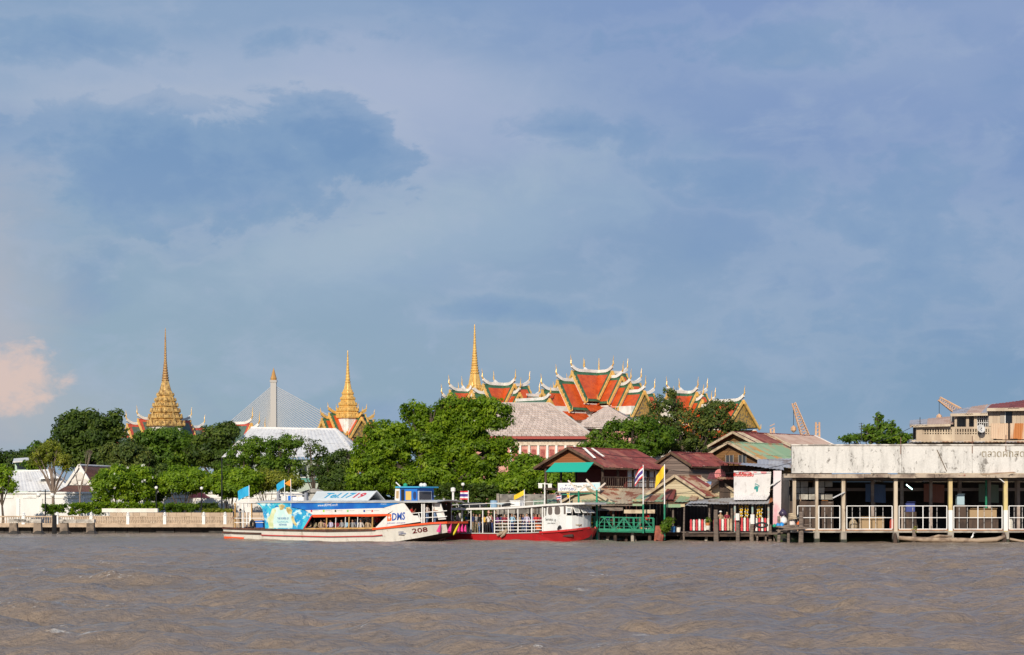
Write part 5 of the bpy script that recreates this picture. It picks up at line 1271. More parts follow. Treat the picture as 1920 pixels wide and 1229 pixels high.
# --- clutter on the jetty beside the market
def clutter():
    def bag(px, py, Y, r, m, label, name='rubbish_bag', cat='bag'):
        c = P(px, py, Y); rd = random.Random(int(px)); b = MB()
        pr = [(.05, -r * .75), (r * .8, -r * .7), (r, -r * .2), (r * .8, r * .35), (r * .3, r * .75), (r * .12, r * .85), (r * .2, r * 1.0)]
        b.lathe(c, pr, 9); b.v = [(x + rd.uniform(-.07, .07) * r * 2, y + rd.uniform(-.07, .07) * r * 2, z + rd.uniform(-.06, .06) * r * 2) for x, y, z in b.v]
        tag(b.build(name, m, smooth=True), label, cat, 'clutter on the jetty')
    bag(1468, 962, 171.2, .34, mat('purple_plastic', (.05, .035, .07), rough=.35), 'dark purple bag topping the jetty clutter')
    bag(1469, 976, 171.0, .36, mat('white_plastic', (.70, .68, .66), rough=.4), 'white bulging bag below the purple bag')
    bag(1484, 982, 170.9, .34, mat('cloth_white', (.60, .55, .52)), 'off-white sack in the middle of the jetty clutter')
    bag(1459, 985, 170.8, .22, mat('blue_tarp', (.02, .25, .62), rough=.4), 'small bright blue tarp bundle on the jetty')
    bag(1466, 985, 170.7, .24, mat('blue_tarp', (.02, .25, .62)), 'larger bright blue tarp bundle on the jetty')
    bag(1497, 972, 171.0, .28, mat('black_plastic', (.02, .02, .022), rough=.3), 'black bag leaning on the right post of the jetty')
    bag(1498, 982, 170.8, .2, mat('orange_plastic', (.62, .13, .03)), 'orange plastic bundle at the right of the jetty clutter')
    bag(1452, 986, 170.7, .16, mat('green_plastic', (.02, .30, .16)), 'small green bundle at the left of the jetty clutter')
    cr = thing('wooden_crate', 'tan broken crate among the bags on the jetty', 'crate', P(1484, 968, 171.0)); 
    for i in range(4): MB().slab(P(1478, 963 + i * 3, 171.0 - .1 * i), P(1490, 962 + i * 3, 171.0), P(1490, 964.4 + i * 3, 171.0), P(1478, 965.4 + i * 3, 171.0 - .1 * i), .3).build('slat', cream_trim, cr)
    J = thing('plank_pile', 'heap of grey planks on the jetty before the market', 'planks', P(1490, 990, 170.6))
    for i in range(9):
        a = P(1450 + random.uniform(0, 26), 986 + i * 1.1, 170.6 - i * .07); MB().bar(a, a + Vector((random.uniform(1.6, 2.6), random.uniform(-.2, .2), random.uniform(-.05, .1))), .2, .06).build('plank', wood_grey, J)
    for i, (px, py, lab) in enumerate(((1428, 985, 'black tyre hung on the jetty left of the clutter'), (1465, 990, 'black tyre under the blue bundles'))):
        c = P(px, py, 171.1); o = MB()
        n, k = 16, 8; vs = []
        for a in range(n):
            for q in range(k):
                A, Q = 2 * math.pi * a / n, 2 * math.pi * q / k; rr_ = .32 + .11 * math.cos(Q); vs.append((c.x + rr_ * math.cos(A) * 1.25, c.y + .11 * math.sin(Q), c.z + rr_ * math.sin(A) * .6))
        o.add(vs, [(a * k + q, a * k + (q + 1) % k, ((a + 1) % n) * k + (q + 1) % k, ((a + 1) % n) * k + q) for a in range(n) for q in range(k)])
        tag(o.build('tyre', rubber, smooth=True), lab, 'tyre', 'clutter on the jetty')
    b = thing('jetty_bench', 'low plank jetty below the tall picket fence', 'jetty', P(1430, 1000, 177))
    for i in range(3): MB().bar(P(1412, 999 + i * 1.2, 177.4 - .3 * i), P(1462, 1000 + i * 1.2, 177.4 - .3 * i), .28, .06).build('plank', wood_grey, b)
    for px in (1420, 1436, 1452): MB().tube([P(px, 1022, 177) - UP, P(px, 1001, 177)], .08, 6).build('leg', wood_grey, b)
    # plants
    tree('potted_bougainvillea', 'flowering climber on the yellow flag pole', 'plant', 1247, 1000, 179.6, [(1249, 985, 9, 12), (1254, 976, 8, 6), (1244, 990, 6, 8)], 'mid', .09, .8, .28, .04, ground_z=.6)
    pl = thing('potted_plant', 'orange pot with bright green plant at the short picket fence', 'plant', P(1327, 996, 178.6))
    c = P(1327, 986, 178.6); MB().lathe(c, [(.16, -.35), (.2, -.05), (.22, 0), (.14, .0)], 10, mi=0).build('bucket', pk_white, pl)
    MB().lathe(c, [(.15, .005), (.2, .18), (.22, .24), (.1, .24)], 10).build('pot', mat('terracotta', (.55, .2, .07)), pl)
    rng = np.random.RandomState(9); C = np.array(c) + rng.normal(size=(14, 3)) * [.13, .13, .13] + [0, 0, .42]
    me = leaf_mesh('leaves', C, np.full(14, .14), np.full(14, 14), .06, rng, tints=rng.rand(14)); me.materials.append(LEAF['lush']); link('leaves', me, pl)
clutter()

def pier_extras():
    # patch sheets thrown over the roofs
    for i, (a, b_, m, lab) in enumerate(((((1092, 843, 187.8), (1098, 843.5, 187.9), (1118, 862, 186.6), (1113, 862, 186.5)), 0, tin_white[0], 'pale strip of sheet on the left of the broad red roof'), (((1108, 843.5, 188.3), (1112, 843.7, 188.4), (1134, 859, 187.2), (1130, 859, 187.1)), 0, tin_white[1], 'second pale strip of sheet on the broad red roof'), (((1250, 920, 184.2), (1268, 921, 184.1), (1262, 940, 181.2), (1240, 940, 181.2)), 0, rust_red[0], 'rusty red patch on the green pier roof'), (((1300, 925, 184.4), (1316, 925, 184.4), (1306, 941, 181.3), (1290, 941, 181.3)), 0, rust_pale[0], 'tan patch sheet on the green pier roof'))):
        T = thing('patch_sheet', lab, 'sheet', P(a[0][0], a[0][1], a[0][2]), group='loose patch sheets on the roofs')
        sheets(T, *[P(*q) + UP * .12 for q in a], .9, [m], name='sheet')
    # baskets and goods on the pier
    for i, (px, row, Y, r, h, m, lab) in enumerate(((1204, 987, 182.4, .3, .4, mat('basket_orange', (.65, .22, .06)), 'orange basket behind the right end of the gangway'), (1214, 990, 182.2, .26, .35, mat('basket_white', (.7, .66, .6)), 'white basket right of the orange basket'), (1110, 990, 182.6, .28, .4, mat('basket_red', (.5, .08, .06)), 'red basket behind the left end of the gangway'), (1160, 991, 182.6, .25, .35, mat('basket_tan', (.5, .36, .2)), 'tan basket behind the middle of the gangway'), (1262, 992, 180.6, .24, .5, mat('drum_blue', (.05, .2, .45)), 'blue drum right of the flowering climber'), (1272, 993, 180.6, .2, .4, mat('basket_white', (.7, .66, .6)), 'pale bucket beside the blue drum'))):
        c = P(px, row, Y); c.z = P(0, 998, 181).z; T = thing('basket', lab, 'basket', c, group='baskets and drums on the pier')
        MB().lathe(c, [(r * .75, 0), (r, h * .9), (r * 1.06, h), (r * .9, h), (r * .7, .06)], 12).build('vessel', m, T); MB().tube([c + Vector((-r, 0, h)), c + Vector((0, 0, h + r * .8)), c + Vector((r, 0, h))], .02, 5).build('handle', wood_dark, T)
    # cables sagging between the houses
    for i, (a, b_, sag, lab) in enumerate((((1075, 838, 187), (1372, 828, 195), 1.2, 'thin black cable sagging over the red roof to the brown gable'), ((1246, 880, 180), (1484, 868, 178), .6, 'thin black cable from the yellow flag pole to the market'), ((1484, 842, 176), (1712, 800, 195), .9, 'thin black cable from the market to the balcony house'))):
        p, q = P(*a), P(*b_); pts = [lerp(p, q, k / 12) - UP * sag * 4 * (k / 12) * (1 - k / 12) for k in range(13)]
        tag(MB().tube(pts, .022, 4).build('cable', black), lab, 'cable', 'overhead cables')
    # washing on a line in front of the grey house
    W = thing('washing_line', 'clothes drying on a line below the grey board house', 'washing', P(1305, 905, 184))
    a, b_ = P(1286, 903, 185.5), P(1334, 903, 185.5); MB().tube([a, b_], .015, 4).build('line', black, W)
    for i in range(6):
        p = lerp(a, b_, .1 + i * .16); w_ = .22; MB().prism([p + Vector((-w_, 0, 0)), p + Vector((w_, 0, 0)), p + Vector((w_ * .8, .04, -.5)), p + Vector((-w_ * .8, .04, -.5))], (0, .02, 0)).build('garment', CLOTHES_M[i % 4], W)
CLOTHES_M = [mat('wash_white', (.66, .64, .6)), mat('wash_blue', (.18, .28, .46)), mat('wash_rose', (.55, .22, .22)), mat('wash_tan', (.45, .36, .25))]
pier_extras()
# ================================================================== market hall on the right
def market():
    Y = 172.0; k = Y / F
    T = thing('market_hall', 'open riverside market hall with stained white parapet and railings', 'market hall', P(1700, 1000, Y))
    X = lambda px: P(px, 0, Y).x
    Z = lambda py: P(0, py, Y).z
    par = grime('stained_parapet', (.66, .64, .605), (.13, .115, .10), 1.25, .85)
    xs = [1484, 1690, 1822, 1990, 2120]
    for a, c in zip(xs[:-1], xs[1:]):
        MB().box(X(a) + .012, X(c) - .012, Y - .15, Y + .2, Z(887.5), Z(836)).build('parapet_panel', par, T)
    MB().box(X(1483), X(2122), Y - .24, Y + .28, Z(836) + .003, Z(833.5)).build('parapet_coping', mat('coping_stained', (.66, .62, .56), (.3, .27, .24), 1.4, rough=.9), T)
    for px, dw in ((1688, 838), (1822, 836), (1885, 834)):
        MB().tube([(X(px), Y - .2, Z(dw + 14)), (X(px), Y - .2, Z(dw - 18))], .035, 5).build('iron_rod', mat('rust_iron', (.18, .09, .06)), T)
    MB().bar((X(1756), Y - .2, Z(844)), (X(1774), Y - .2, Z(884)), .07, .05).build('hanging_rail', brown_trim, T)
    # broken ledge of canopy slabs under the parapet
    led = mat('ledge_concrete', (.44, .36, .28), (.20, .15, .12), 1.0, (1, 1, 1), rough=.9, bump=.4, c3=(.08, .065, .055), s3=3, l3=.56)
    x = X(1468)
    while x < X(2122):
        w_ = random.uniform(1.1, 2.6); dz = random.uniform(-.05, .05)
        MB().box(x, min(X(2122), x + w_ - .02), Y - .75 + random.uniform(-.1, .1), Y + .15, Z(896.5) + dz, Z(889) + dz + random.uniform(-.04, .02)).build('ledge_slab', led, T); x += w_
    MB().slab((X(1838), Y - .8, Z(890)), (X(1900), Y - .8, Z(886)), (X(1900), Y - .1, Z(885)), (X(1838), Y - .1, Z(888)), .05).build('loose_board', rust_pale[0], T)
    MB().slab((X(1792), Y - .82, Z(893)), (X(1806), Y - .82, Z(891)), (X(1806), Y - .3, Z(889)), (X(1792), Y - .3, Z(890)), .05).build('red_board', mat('red_board', (.45, .12, .08)), T)
    # roof slab and dim inside
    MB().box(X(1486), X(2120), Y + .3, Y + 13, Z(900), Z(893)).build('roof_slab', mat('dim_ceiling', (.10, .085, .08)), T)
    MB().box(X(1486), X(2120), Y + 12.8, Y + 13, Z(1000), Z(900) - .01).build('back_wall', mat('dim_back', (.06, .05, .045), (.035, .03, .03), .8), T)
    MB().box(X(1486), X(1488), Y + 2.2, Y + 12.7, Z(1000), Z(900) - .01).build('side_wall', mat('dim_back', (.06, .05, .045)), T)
    MB().box(X(1488), X(2120), Y - .1, Y + 13, Z(999), Z(995.5)).build('floor_slab', concrete, T)
    fl_z = Z(995.5)
    col_m = mat('pale_column', (.56, .47, .36), (.36, .28, .20), 1.0, (1, 1, .3), rough=.85, c3=(.2, .14, .1), s3=2, l3=.6, bump=.2)
    ylw = mat('yellowed_column', (.62, .50, .22), (.52, .40, .22), 1.0, rough=.8)
    for px, hw, m, foot in ((1489, .13, col_m, 998), (1531, .11, col_m, 1012), (1581, .14, col_m, 1016), (1679, .14, col_m, 1020), (1781.5, .15, ylw, 1010), (1885, .15, ylw, 1012), (1989, .18, col_m, 1012)):
        x = X(px)
        MB().box(x - hw, x + hw, Y - .2, Y + .18, -1.2 if foot > 1000 else fl_z, Z(896.5) - .06).build('column', m, T)
        if foot > 1000: MB().box(x - hw - .08, x + hw + .08, Y - .3, Y + .3, -1.2, Z(997)).build('column_base', concrete, T); MB().box(x - hw - .1, x + hw + .1, Y - .32, Y + .32, -1.2, .28 + random.uniform(-.05, .08)).build('tide_mark', mat('wet_algae', (.035, .04, .02), (.02, .02, .015), 3, rough=.5), T)
        if m is ylw: MB().box(x - hw - .012, x + hw + .012, Y - .215, Y + .19, fl_z, Z(957)).build('white_band', white, T)
    for i, yy in enumerate((Y + 4, Y + 8)):
        for j in range(9):
            x = X(1540 + j * 56 + i * 18); MB().box(x - .12, x + .12, yy, yy + .24, fl_z, Z(900) - .02).build('inner_column', mat('grey_column', (.40, .33, .29), (.24, .19, .17), 1), T)
    MB().tube([(X(1862), Y + 2.5, fl_z), (X(1862), Y + 2.5, Z(897))], .09, 8).build('green_pipe', green_paint, T)
    MB().box(X(1490), X(2120), Y + 6, Y + 6.3, Z(920), Z(914)).build('inner_beam', mat('grey_beam', (.34, .28, .26)), T)
    # white tube railings, bay by bay
    cols = [1489, 1581, 1679, 1781.5, 1885, 1989]
    for a, c in zip(cols[:-1], cols[1:]):
        x0, x1 = X(a) + .28, X(c) - .28
        rl = MB(); yy = Y - .05
        for row in (949, 971): rl.bar((x0, yy, Z(row)), (x1, yy, Z(row)), .055)
        rl.bar((x0, yy, Z(992.5)), (x1, yy, Z(992.5)), .07)
        rl.build('rail', metal_white, T)
        for f in (0, .5, 1): MB().bar((lerp(x0, x1, f), yy + .002, Z(992)), (lerp(x0, x1, f), yy + .002, Z(949)), .065).build('rail_post', metal_white, T)
        for f in (.16, .33, .68, .84): MB().bar((lerp(x0, x1, f), yy + .9, Z(992)), (lerp(x0, x1, f), yy + .9, Z(952)), .04).build('inner_rail_post', mat('grey_rail', (.45, .43, .42)), T)
        MB().box(X(a) + .2, X(c) - .2, Y - .12, Y + .02, Z(995.3), Z(993.2)).build('floor_edge', mat('rusty_edge', (.42, .20, .09), (.25, .13, .08), 2), T)
    # grid of dusty panes at the left end
    for i in range(5):
        for j in range(3):
            a, c = X(1492 + i * 15.5), X(1506 + i * 15.5); z1, z0 = Z(902 + j * 12), Z(912.8 + j * 12)
            if (i, j) in ((2, 0), (4, 1)): continue
            MB().box(a, c, Y + 2.0, Y + 2.04, z0, z1).build('window_pane', mat('dusty_pane', (.42, .40, .35), (.25, .23, .20), 1.2, rough=.4, rnd=.3), T)
    MB().box(X(1488), X(1570), Y + 2.05, Y + 2.15, Z(994), Z(940)).build('dado', wood_dark, T)
    # unsold stock, seen as dim shapes: crates and sacks in the hall
    for i, (px, row, w_, h_, m, lab) in enumerate(((1634, 992, 2.0, .9, mat('cardboard', (.36, .25, .14)), 'wide cardboard box on the market floor left of the third column'), (1500, 952, 1.0, .8, rust_pale[0], 'tan box on the dado at the left end of the market'), (1706, 960, .7, .7, mat('blue_drum', (.05, .07, .25)), 'dark blue tub behind the middle market railing'), (1545, 955, .5, .6, mat('orange_box', (.5, .2, .06)), 'orange box on the dado in the market'), (1555, 957, .35, .5, mat('grey_box', (.35, .32, .3)), 'grey box on the dado in the market'), (1800, 947, .6, .8, mat('ice_blue_box', (.35, .48, .55)), 'pale blue cooler right of the fourth market column'), (1842, 972, 2.2, .7, mat('cardboard', (.36, .25, .14)), 'long cardboard box in the fourth market bay'))):
        c = P(px, row, Y + 2.6); b = MB().box(c.x - w_ / 2, c.x + w_ / 2, c.y - .3, c.y + .3, c.z, c.z + h_)
        C_ = thing('market_box', lab, 'box', (c.x, c.y, c.z)); b.build('carton', m, C_)
        MB().slab((c.x - w_ / 2, c.y - .3, c.z + h_ + .01), (c.x + w_ / 2, c.y - .3, c.z + h_ + .01), (c.x + w_ / 2, c.y - .55, c.z + h_ + .12), (c.x - w_ / 2, c.y - .55, c.z + h_ + .12), .02).build('open_flap', m, C_)
        if c.z > fl_z + .1 and i not in (1, 3, 4):
            MB().box(c.x - w_ / 2 - .1, c.x + w_ / 2 + .1, c.y - .45, c.y + .45, fl_z, c.z - .003).build('stand', wood_dark, C_)
    # sacks, hung tarps and stacked stools deeper in the hall
    rg2 = random.Random(12)
    names = ('first', 'second', 'third', 'fourth', 'fifth', 'sixth', 'seventh', 'eighth', 'ninth')
    for i in range(9):
        px = 1600 + i * 37 + rg2.uniform(-6, 6); c = P(px, 0, Y + 3.4 + 1.5 * (i % 3)); kind = i % 3
        if kind == 0:
            S = thing('grain_sack', 'sack of goods on the market floor, %s from the left of the dim things' % names[i], 'sack', (c.x, c.y, fl_z), group='stock deep in the market')
            b = MB().lathe((c.x, c.y, fl_z), [(.3, 0), (.42, .25), (.38, .6), (.2, .85), (.08, .9), (.16, 1.0)], 10); b.v = [(x + rg2.uniform(-.04, .04), y, z) for x, y, z in b.v]
            b.build('bag', mat('sackcloth', (.42, .34, .24), (.3, .24, .17), 4), S, smooth=True); MB().lathe((c.x, c.y, fl_z + .86), [(.10, 0), (.10, .04)], 8).build('tie', brown_trim, S)
        elif kind == 1:
            S = thing('hung_tarp', 'faded tarp hanging inside the market, %s from the left of the dim things' % names[i], 'tarp', (c.x, c.y, Z(905)), group='stock deep in the market')
            cloth((c.x - .8, c.y, Z(906)), (1.7, .1, -.1), (0, 0, -1.5), 9, None, [1], amp=.1, seed=i).build('cloth', mat('tarp_%d' % i, ((.10, .16, .30), (.34, .14, .10), (.20, .26, .20))[i // 3]), S); MB().tube([(c.x - .9, c.y, Z(906)), (c.x + 1.0, c.y + .1, Z(906))], .025, 5).build('rod', black, S)
        else:
            S = thing('stool_stack', 'stack of plastic stools in the market, %s from the left of the dim things' % names[i], 'stools', (c.x, c.y, fl_z), group='stock deep in the market')
            m_ = mat('stool_%d' % i, ((.5, .08, .06), (.06, .2, .42), (.62, .6, .55))[i // 3])
            for k2 in range(4): MB().lathe((c.x, c.y, fl_z + .12 + k2 * .16), [(.24, 0), (.17, .30), (.19, .34), (.02, .35)], 8).build('stool', m_, S)
    # ceiling lamps
    def lampw(px, py, lab):
        c = P(px, py, Y + 1.6); L = thing('pendant_lamp', lab, 'lamp', c, group='tin lamps under the market roof')
        MB().lathe(c, [(.36, 0), (.16, .16), (.05, .2)], 10).build('shade', metal_white, L); MB().tube([c + UP * .2, c + UP * .5], .015, 4).build('cord', black, L)
    lampw(1644, 903, 'white tin lamp shade in the second market bay'); lampw(1736, 904, 'white tin lamp shade in the third market bay')
    L = thing('fluorescent_lamp', 'lit fluorescent tube glowing in the third market bay', 'lamp', P(1705, 912, Y + 2))
    a, c = P(1699.5, 909, Y + 2), P(1710.5, 918, Y + 2)
    MB().tube([a, c], .045, 8).build('lamp_tube', mat('lit_tube', (.8, .9, .9), emit=((.55, 1.0, .9), 6.0)), L)
    MB().bar(a + UP * .07, c + UP * .07, .09, .05).build('tube_housing', metal_white, L); MB().tube([lerp(a, c, .5) + UP * .08, lerp(a, c, .5) + UP * .5], .015, 4).build('cord', black, L)
    B = thing('wall_lamp', 'twin white lamp tubes slanting out from the second market column', 'lamp', P(1580, 930, Y))
    for d in (0, 4): MB().bar(P(1582 + d * .4, 924 - d * .2, Y - .3), P(1562 + d, 934 - d * .5, Y - 1.2), .09, .07).build('lamp_tube', metal_white, B)
    B = thing('wall_lamp', 'white tube lamp slanting by the rightmost market column', 'lamp', P(1872, 893, Y - .4)); MB().bar(P(1869, 894, Y - .6), P(1883, 905, Y - .4), .09, .07).build('lamp_tube', metal_white, B)
    MB().bar(P(1869, 893, Y - .62), P(1866, 891, Y - .6), .06, .06).build('bracket', black, B)
    # lettering cast on the parapet
    text_mesh('lettering', 'ตลาดผักสด', .80, mat('faded_letters', (.27, .225, .155)), T, face_matrix((X(1880), Y - .165, Z(851.5)), (1, 0, 0)), th=.012, sx=.95)
    # mossy bank below and driftwood
    bank = MB(); rng = random.Random(4); n = 60
    top = []
    for i in range(n + 1):
        x = lerp(X(1462), X(2130), i / n); top.append((x, rng.uniform(-.08, .08)))
    for j, (yy, zz) in enumerate(((Y + 2.2, -.6), (Y + 2.6, .22), (Y + 4.5, .62), (Y + 9, .75))):
        pass
    vs = []
    prof = ((Y + 1.6, -.8), (Y + 2.2, .1), (Y + 3.2, .45), (Y + 5.5, .66), (Y + 9.2, .70))
    for (x, d) in top:
        for (yy, zz) in prof: vs.append((x, yy + d * 3, zz + rng.uniform(-.06, .06)))
    m_ = len(prof)
    bank.add(vs, [(i * m_ + j, (i + 1) * m_ + j, (i + 1) * m_ + j + 1, i * m_ + j + 1) for i in range(n) for j in range(m_ - 1)])
    tag(bank.build('mud_bank', mat('moss', (.055, .075, .018), (.03, .028, .02), 1.2, rough=.95, bump=.5), smooth=True), kind='structure')
    def log(pts, r, label):
        o = MB().tube([P(*p, Y - 1.2) for p in pts], r, 8).build('driftwood_log', mat('driftwood', (.36, .27, .19), (.2, .14, .1), 2.0, rough=.9, bump=.4), smooth=True); tag(o, label, 'log', 'driftwood below the market')
    log([(1685, 1009), (1730, 1012), (1790, 1013), (1830, 1014), (1868, 1012), (1884, 1006)], [.16, .2, .2, .18, .2, .12], 'longest curved driftwood log below the market railings')
    log([(1738, 1010), (1760, 1005), (1785, 1006)], [.08, .11, .06], 'short bent driftwood branch on the longest log')
    log([(1893, 1011), (1915, 1015), (1950, 1017)], [.1, .09, .06], 'thin driftwood branch at the right edge')
    for px, top_, lab in ((1713, 994, 'broken stump post with a green sprout before the market'), (1678, 1000, 'black broken pile at the third market column'), (1882, 999, 'dark leaning stake at the rightmost market column')):
        S = thing('broken_pile', lab, 'pile', P(px, 1015, Y - 1.0), group='broken piles below the market')
        p1 = P(px, top_, Y - 1); MB().tube([(p1.x, Y - 1, -1.4), (p1.x + .05, Y - 1, p1.z * .5), p1], [.2, .18, .1], 7).build('stake', wood_dark if 'black' in lab or 'dark' in lab else wood_grey, S)
        if 'sprout' in lab:
            rg = np.random.RandomState(3); C = np.array(p1) + rg.normal(size=(8, 3)) * [.08, .06, .18] + [.12, 0, .1]
            me = leaf_mesh('sprout', C, np.full(8, .12), np.full(8, 7), .07, rg, tints=rg.rand(8)); me.materials.append(LEAF['yellow']); link('sprout', me, S)
    e = thing('egret', 'small white egret standing on the long driftwood log', 'bird', P(1823, 1012, Y - 1.2))
    c = P(1823, 1008, Y - 1.25)
    MB().tube([c + Vector((-.12, 0, -.08)), c + Vector((-.03, 0, .02)), c + Vector((.05, 0, .12)), c + Vector((.06, 0, .3)), c + Vector((.10, 0, .36)), c + Vector((.24, 0, .33))], [.03, .085, .07, .03, .035, .006], 8).build('body', white, e, smooth=True)
    for s in (-.02, .04): MB().tube([c + Vector((s, 0, -.02)), c + Vector((s, 0, -.24))], .012, 4).build('leg', black, e)
market()
# ================================================================== balcony house above the market
def balcony_house():
    Y = 196.0; T = thing('balcony_house', 'cream house with pierced balustrade and shuttered window above the market', 'house', P(1820, 900, Y))
    X = lambda px, y=Y: P(px, 0, y).x
    Z = lambda py, y=Y: P(0, py, y).z
    cm = mat('cream_plaster', (.56, .46, .34), (.42, .33, .24), .8, (1, 1, .4), rough=.85, c3=(.2, .15, .11), s3=2.0, l3=.64)
    MB().box(X(1716), X(2010), Y + .1, Y + 9, .7, Z(829)).build('lower_wall', cm, T)
    MB().box(X(1706), X(2010), Y - .9, Y + .4, Z(830.5), Z(826.5)).build('balcony_slab', cm, T)
    # ragged old sheets at the slab edge
    sheets(T, P(1705, 825, Y + .5), P(1925, 824, Y + .5), P(1925, 830, Y - 1.4), P(1706, 830, Y - 1.4), 1.0, [led for led in rust_pale] + tin_grey, name='edge_sheet')
    # balustrade: pierced panels
    zb, zt = Z(826), Z(801)
    MB().box(X(1716), X(1728), Y - .55, Y - .3, zb, zt).build('corner_pier', cm, T)
    for a, c in ((1728, 1782), (1789, 1852)):
        MB().box(X(a), X(c), Y - .5, Y - .32, Z(805), zt).build('top_rail', cm, T); MB().box(X(a), X(c), Y - .5, Y - .32, Z(812.5), Z(810.8)).build('mid_rail', cm, T)
        MB().box(X(a), X(c), Y - .5, Y - .32, zb, Z(815)).build('bottom_rail', cm, T)
        n = int((c - a) / 4.6)
        for i in range(n):
            x = X(lerp(a, c, (i + .5) / n)); w_ = .062
            MB().box(x - w_, x + w_, Y - .48, Y - .34, Z(815) + .001, Z(805) - .001).build('baluster', cm, T)
    MB().box(X(1782), X(1789), Y - .55, Y - .3, zb, zt).build('pier', cm, T); MB().box(X(1852), X(1860), Y - .55, Y - .3, zb, zt).build('pier', cm, T)
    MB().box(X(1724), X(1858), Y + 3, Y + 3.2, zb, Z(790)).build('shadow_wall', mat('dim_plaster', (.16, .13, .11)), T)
    for a, c in ((1858, 1890), (1894, 1922)):   # rust-streaked sheets hung over the rail
        sheets(T, P(a, 794, Y - .62), P(c, 794, Y - .62), P(c, 823, Y - .6), P(a, 823, Y - .6), .55, [mat('rust_streaked', (.60, .44, .31), (.46, .17, .05), .7, (1, 1, .12), lo=.5, hi=.58, rough=.7)], name='hung_sheet')
    MB().box(X(1852), X(2010), Y - .4, Y + 6, zb, Z(771)).build('upper_wall', wood_dark, T)
    planks(T, Vector((X(1852), Y - .41, 0)), Vector((1, 0, 0)), [(0, Z(800)), (X(1890) - X(1852) - .35, Z(800)), (X(1890) - X(1852) - .35, Z(771)), (0, Z(771))], .38, tintmat('bleached_boards', [(.46, .36, .27), (.54, .44, .33), (.40, .30, .22)], .8), ax=0, name='wall_boards')
    planks(T, Vector((X(1896), Y - .41, 0)), Vector((1, 0, 0)), [(0, Z(800)), (4.5, Z(800)), (4.5, Z(771)), (0, Z(771))], .38, MATS['bleached_boards'], ax=0, name='wall_boards')
    wn = MB().box(X(1883), X(1895), Y - .44, Y - .42, Z(794), Z(772)).build('window', mat('window_dark', (.015, .017, .022), rough=.2), T)
    MB().box(X(1881.6), X(1883), Y - .5, Y - .4, Z(795), Z(771.5)).build('window_frame', white, wn); MB().box(X(1873), X(1881), Y - .49, Y - .43, Z(794), Z(772)).build('shutter', mat('grey_shutter', (.34, .30, .26)), wn)
    # roofs
    sheets(T, P(1706, 789, Y + 4), P(1790, 781, Y + 4), P(1787, 797, Y - 1.0), P(1705, 799, Y - 1.0), .9, tin_pink + tin_grey[:1])
    MB().bar(P(1706, 799.5, Y - 1), P(1782, 797.5, Y - 1), .1, .22).build('fascia', cm, T)
    sheets(T, P(1790, 768, Y + 4), P(1868, 757, Y + 4), P(1852, 776, Y - 1.0), P(1782, 777, Y - 1.0), .8, tin_pink + tin_grey[:1])
    MB().bar(P(1782, 778.5, Y - 1), P(1852, 777, Y - 1), .1, .25).build('fascia', cm, T)
    sheets(T, P(1858, 759, Y + 3), P(1990, 742, Y + 3), P(1990, 766, Y - 1.2), P(1850, 766, Y - 1.2), .9, rust_red)
    MB().bar(P(1850, 768.5, Y - 1.2), P(1990, 767, Y - 1.2), .12, .28).build('fascia', cm, T)
    MB().box(X(1788), X(1852), Y + 1.2, Y + 1.4, Z(801), Z(776)).build('room_wall', mat('pale_blue_grey', (.30, .30, .28), (.22, .22, .21), 1), T)
    for px, w_ in ((1790, .1), (1812, .13), (1827, .13)): MB().box(X(px) - w_, X(px) + w_, Y - .5, Y - .3, zt, Z(778)).build('post', cm, T)
    b = MB()
    for i in range(6): b.bar((X(1831 + i * 4), Y - .3, zt), (X(1831 + i * 4), Y - .3, Z(778)), .04)
    for r_ in (785, 793): b.bar((X(1830), Y - .3, Z(r_)), (X(1852), Y - .3, Z(r_)), .04)
    b.build('window_grille', metal_white, T)
    dish('satellite_dish', 'grey-white satellite dish on the pierced balustrade', 1838, 805, Y - 1.2, .40, mat('dish_grey', (.55, .54, .52)))
    for i, (px, r0, r1, yy, lab) in enumerate(((1725, 783, 826, Y - .4, 'thin iron rod standing on the balustrade corner'), (1615, 793, 828, 212, 'thin television aerial in the market tree'))):
        A_ = thing('aerial', lab, 'aerial', P(px, r1, yy)); MB().tube([P(px, r1, yy), P(px, r0, yy)], .035, 5).build('rod', black, A_)
        if i:
            for d in (0, 5, 10): MB().bar(P(px - 5, r0 + 2 + d, yy), P(px + 5, r0 + 1 + d, yy), .03).build('element', black, A_)
balcony_house()
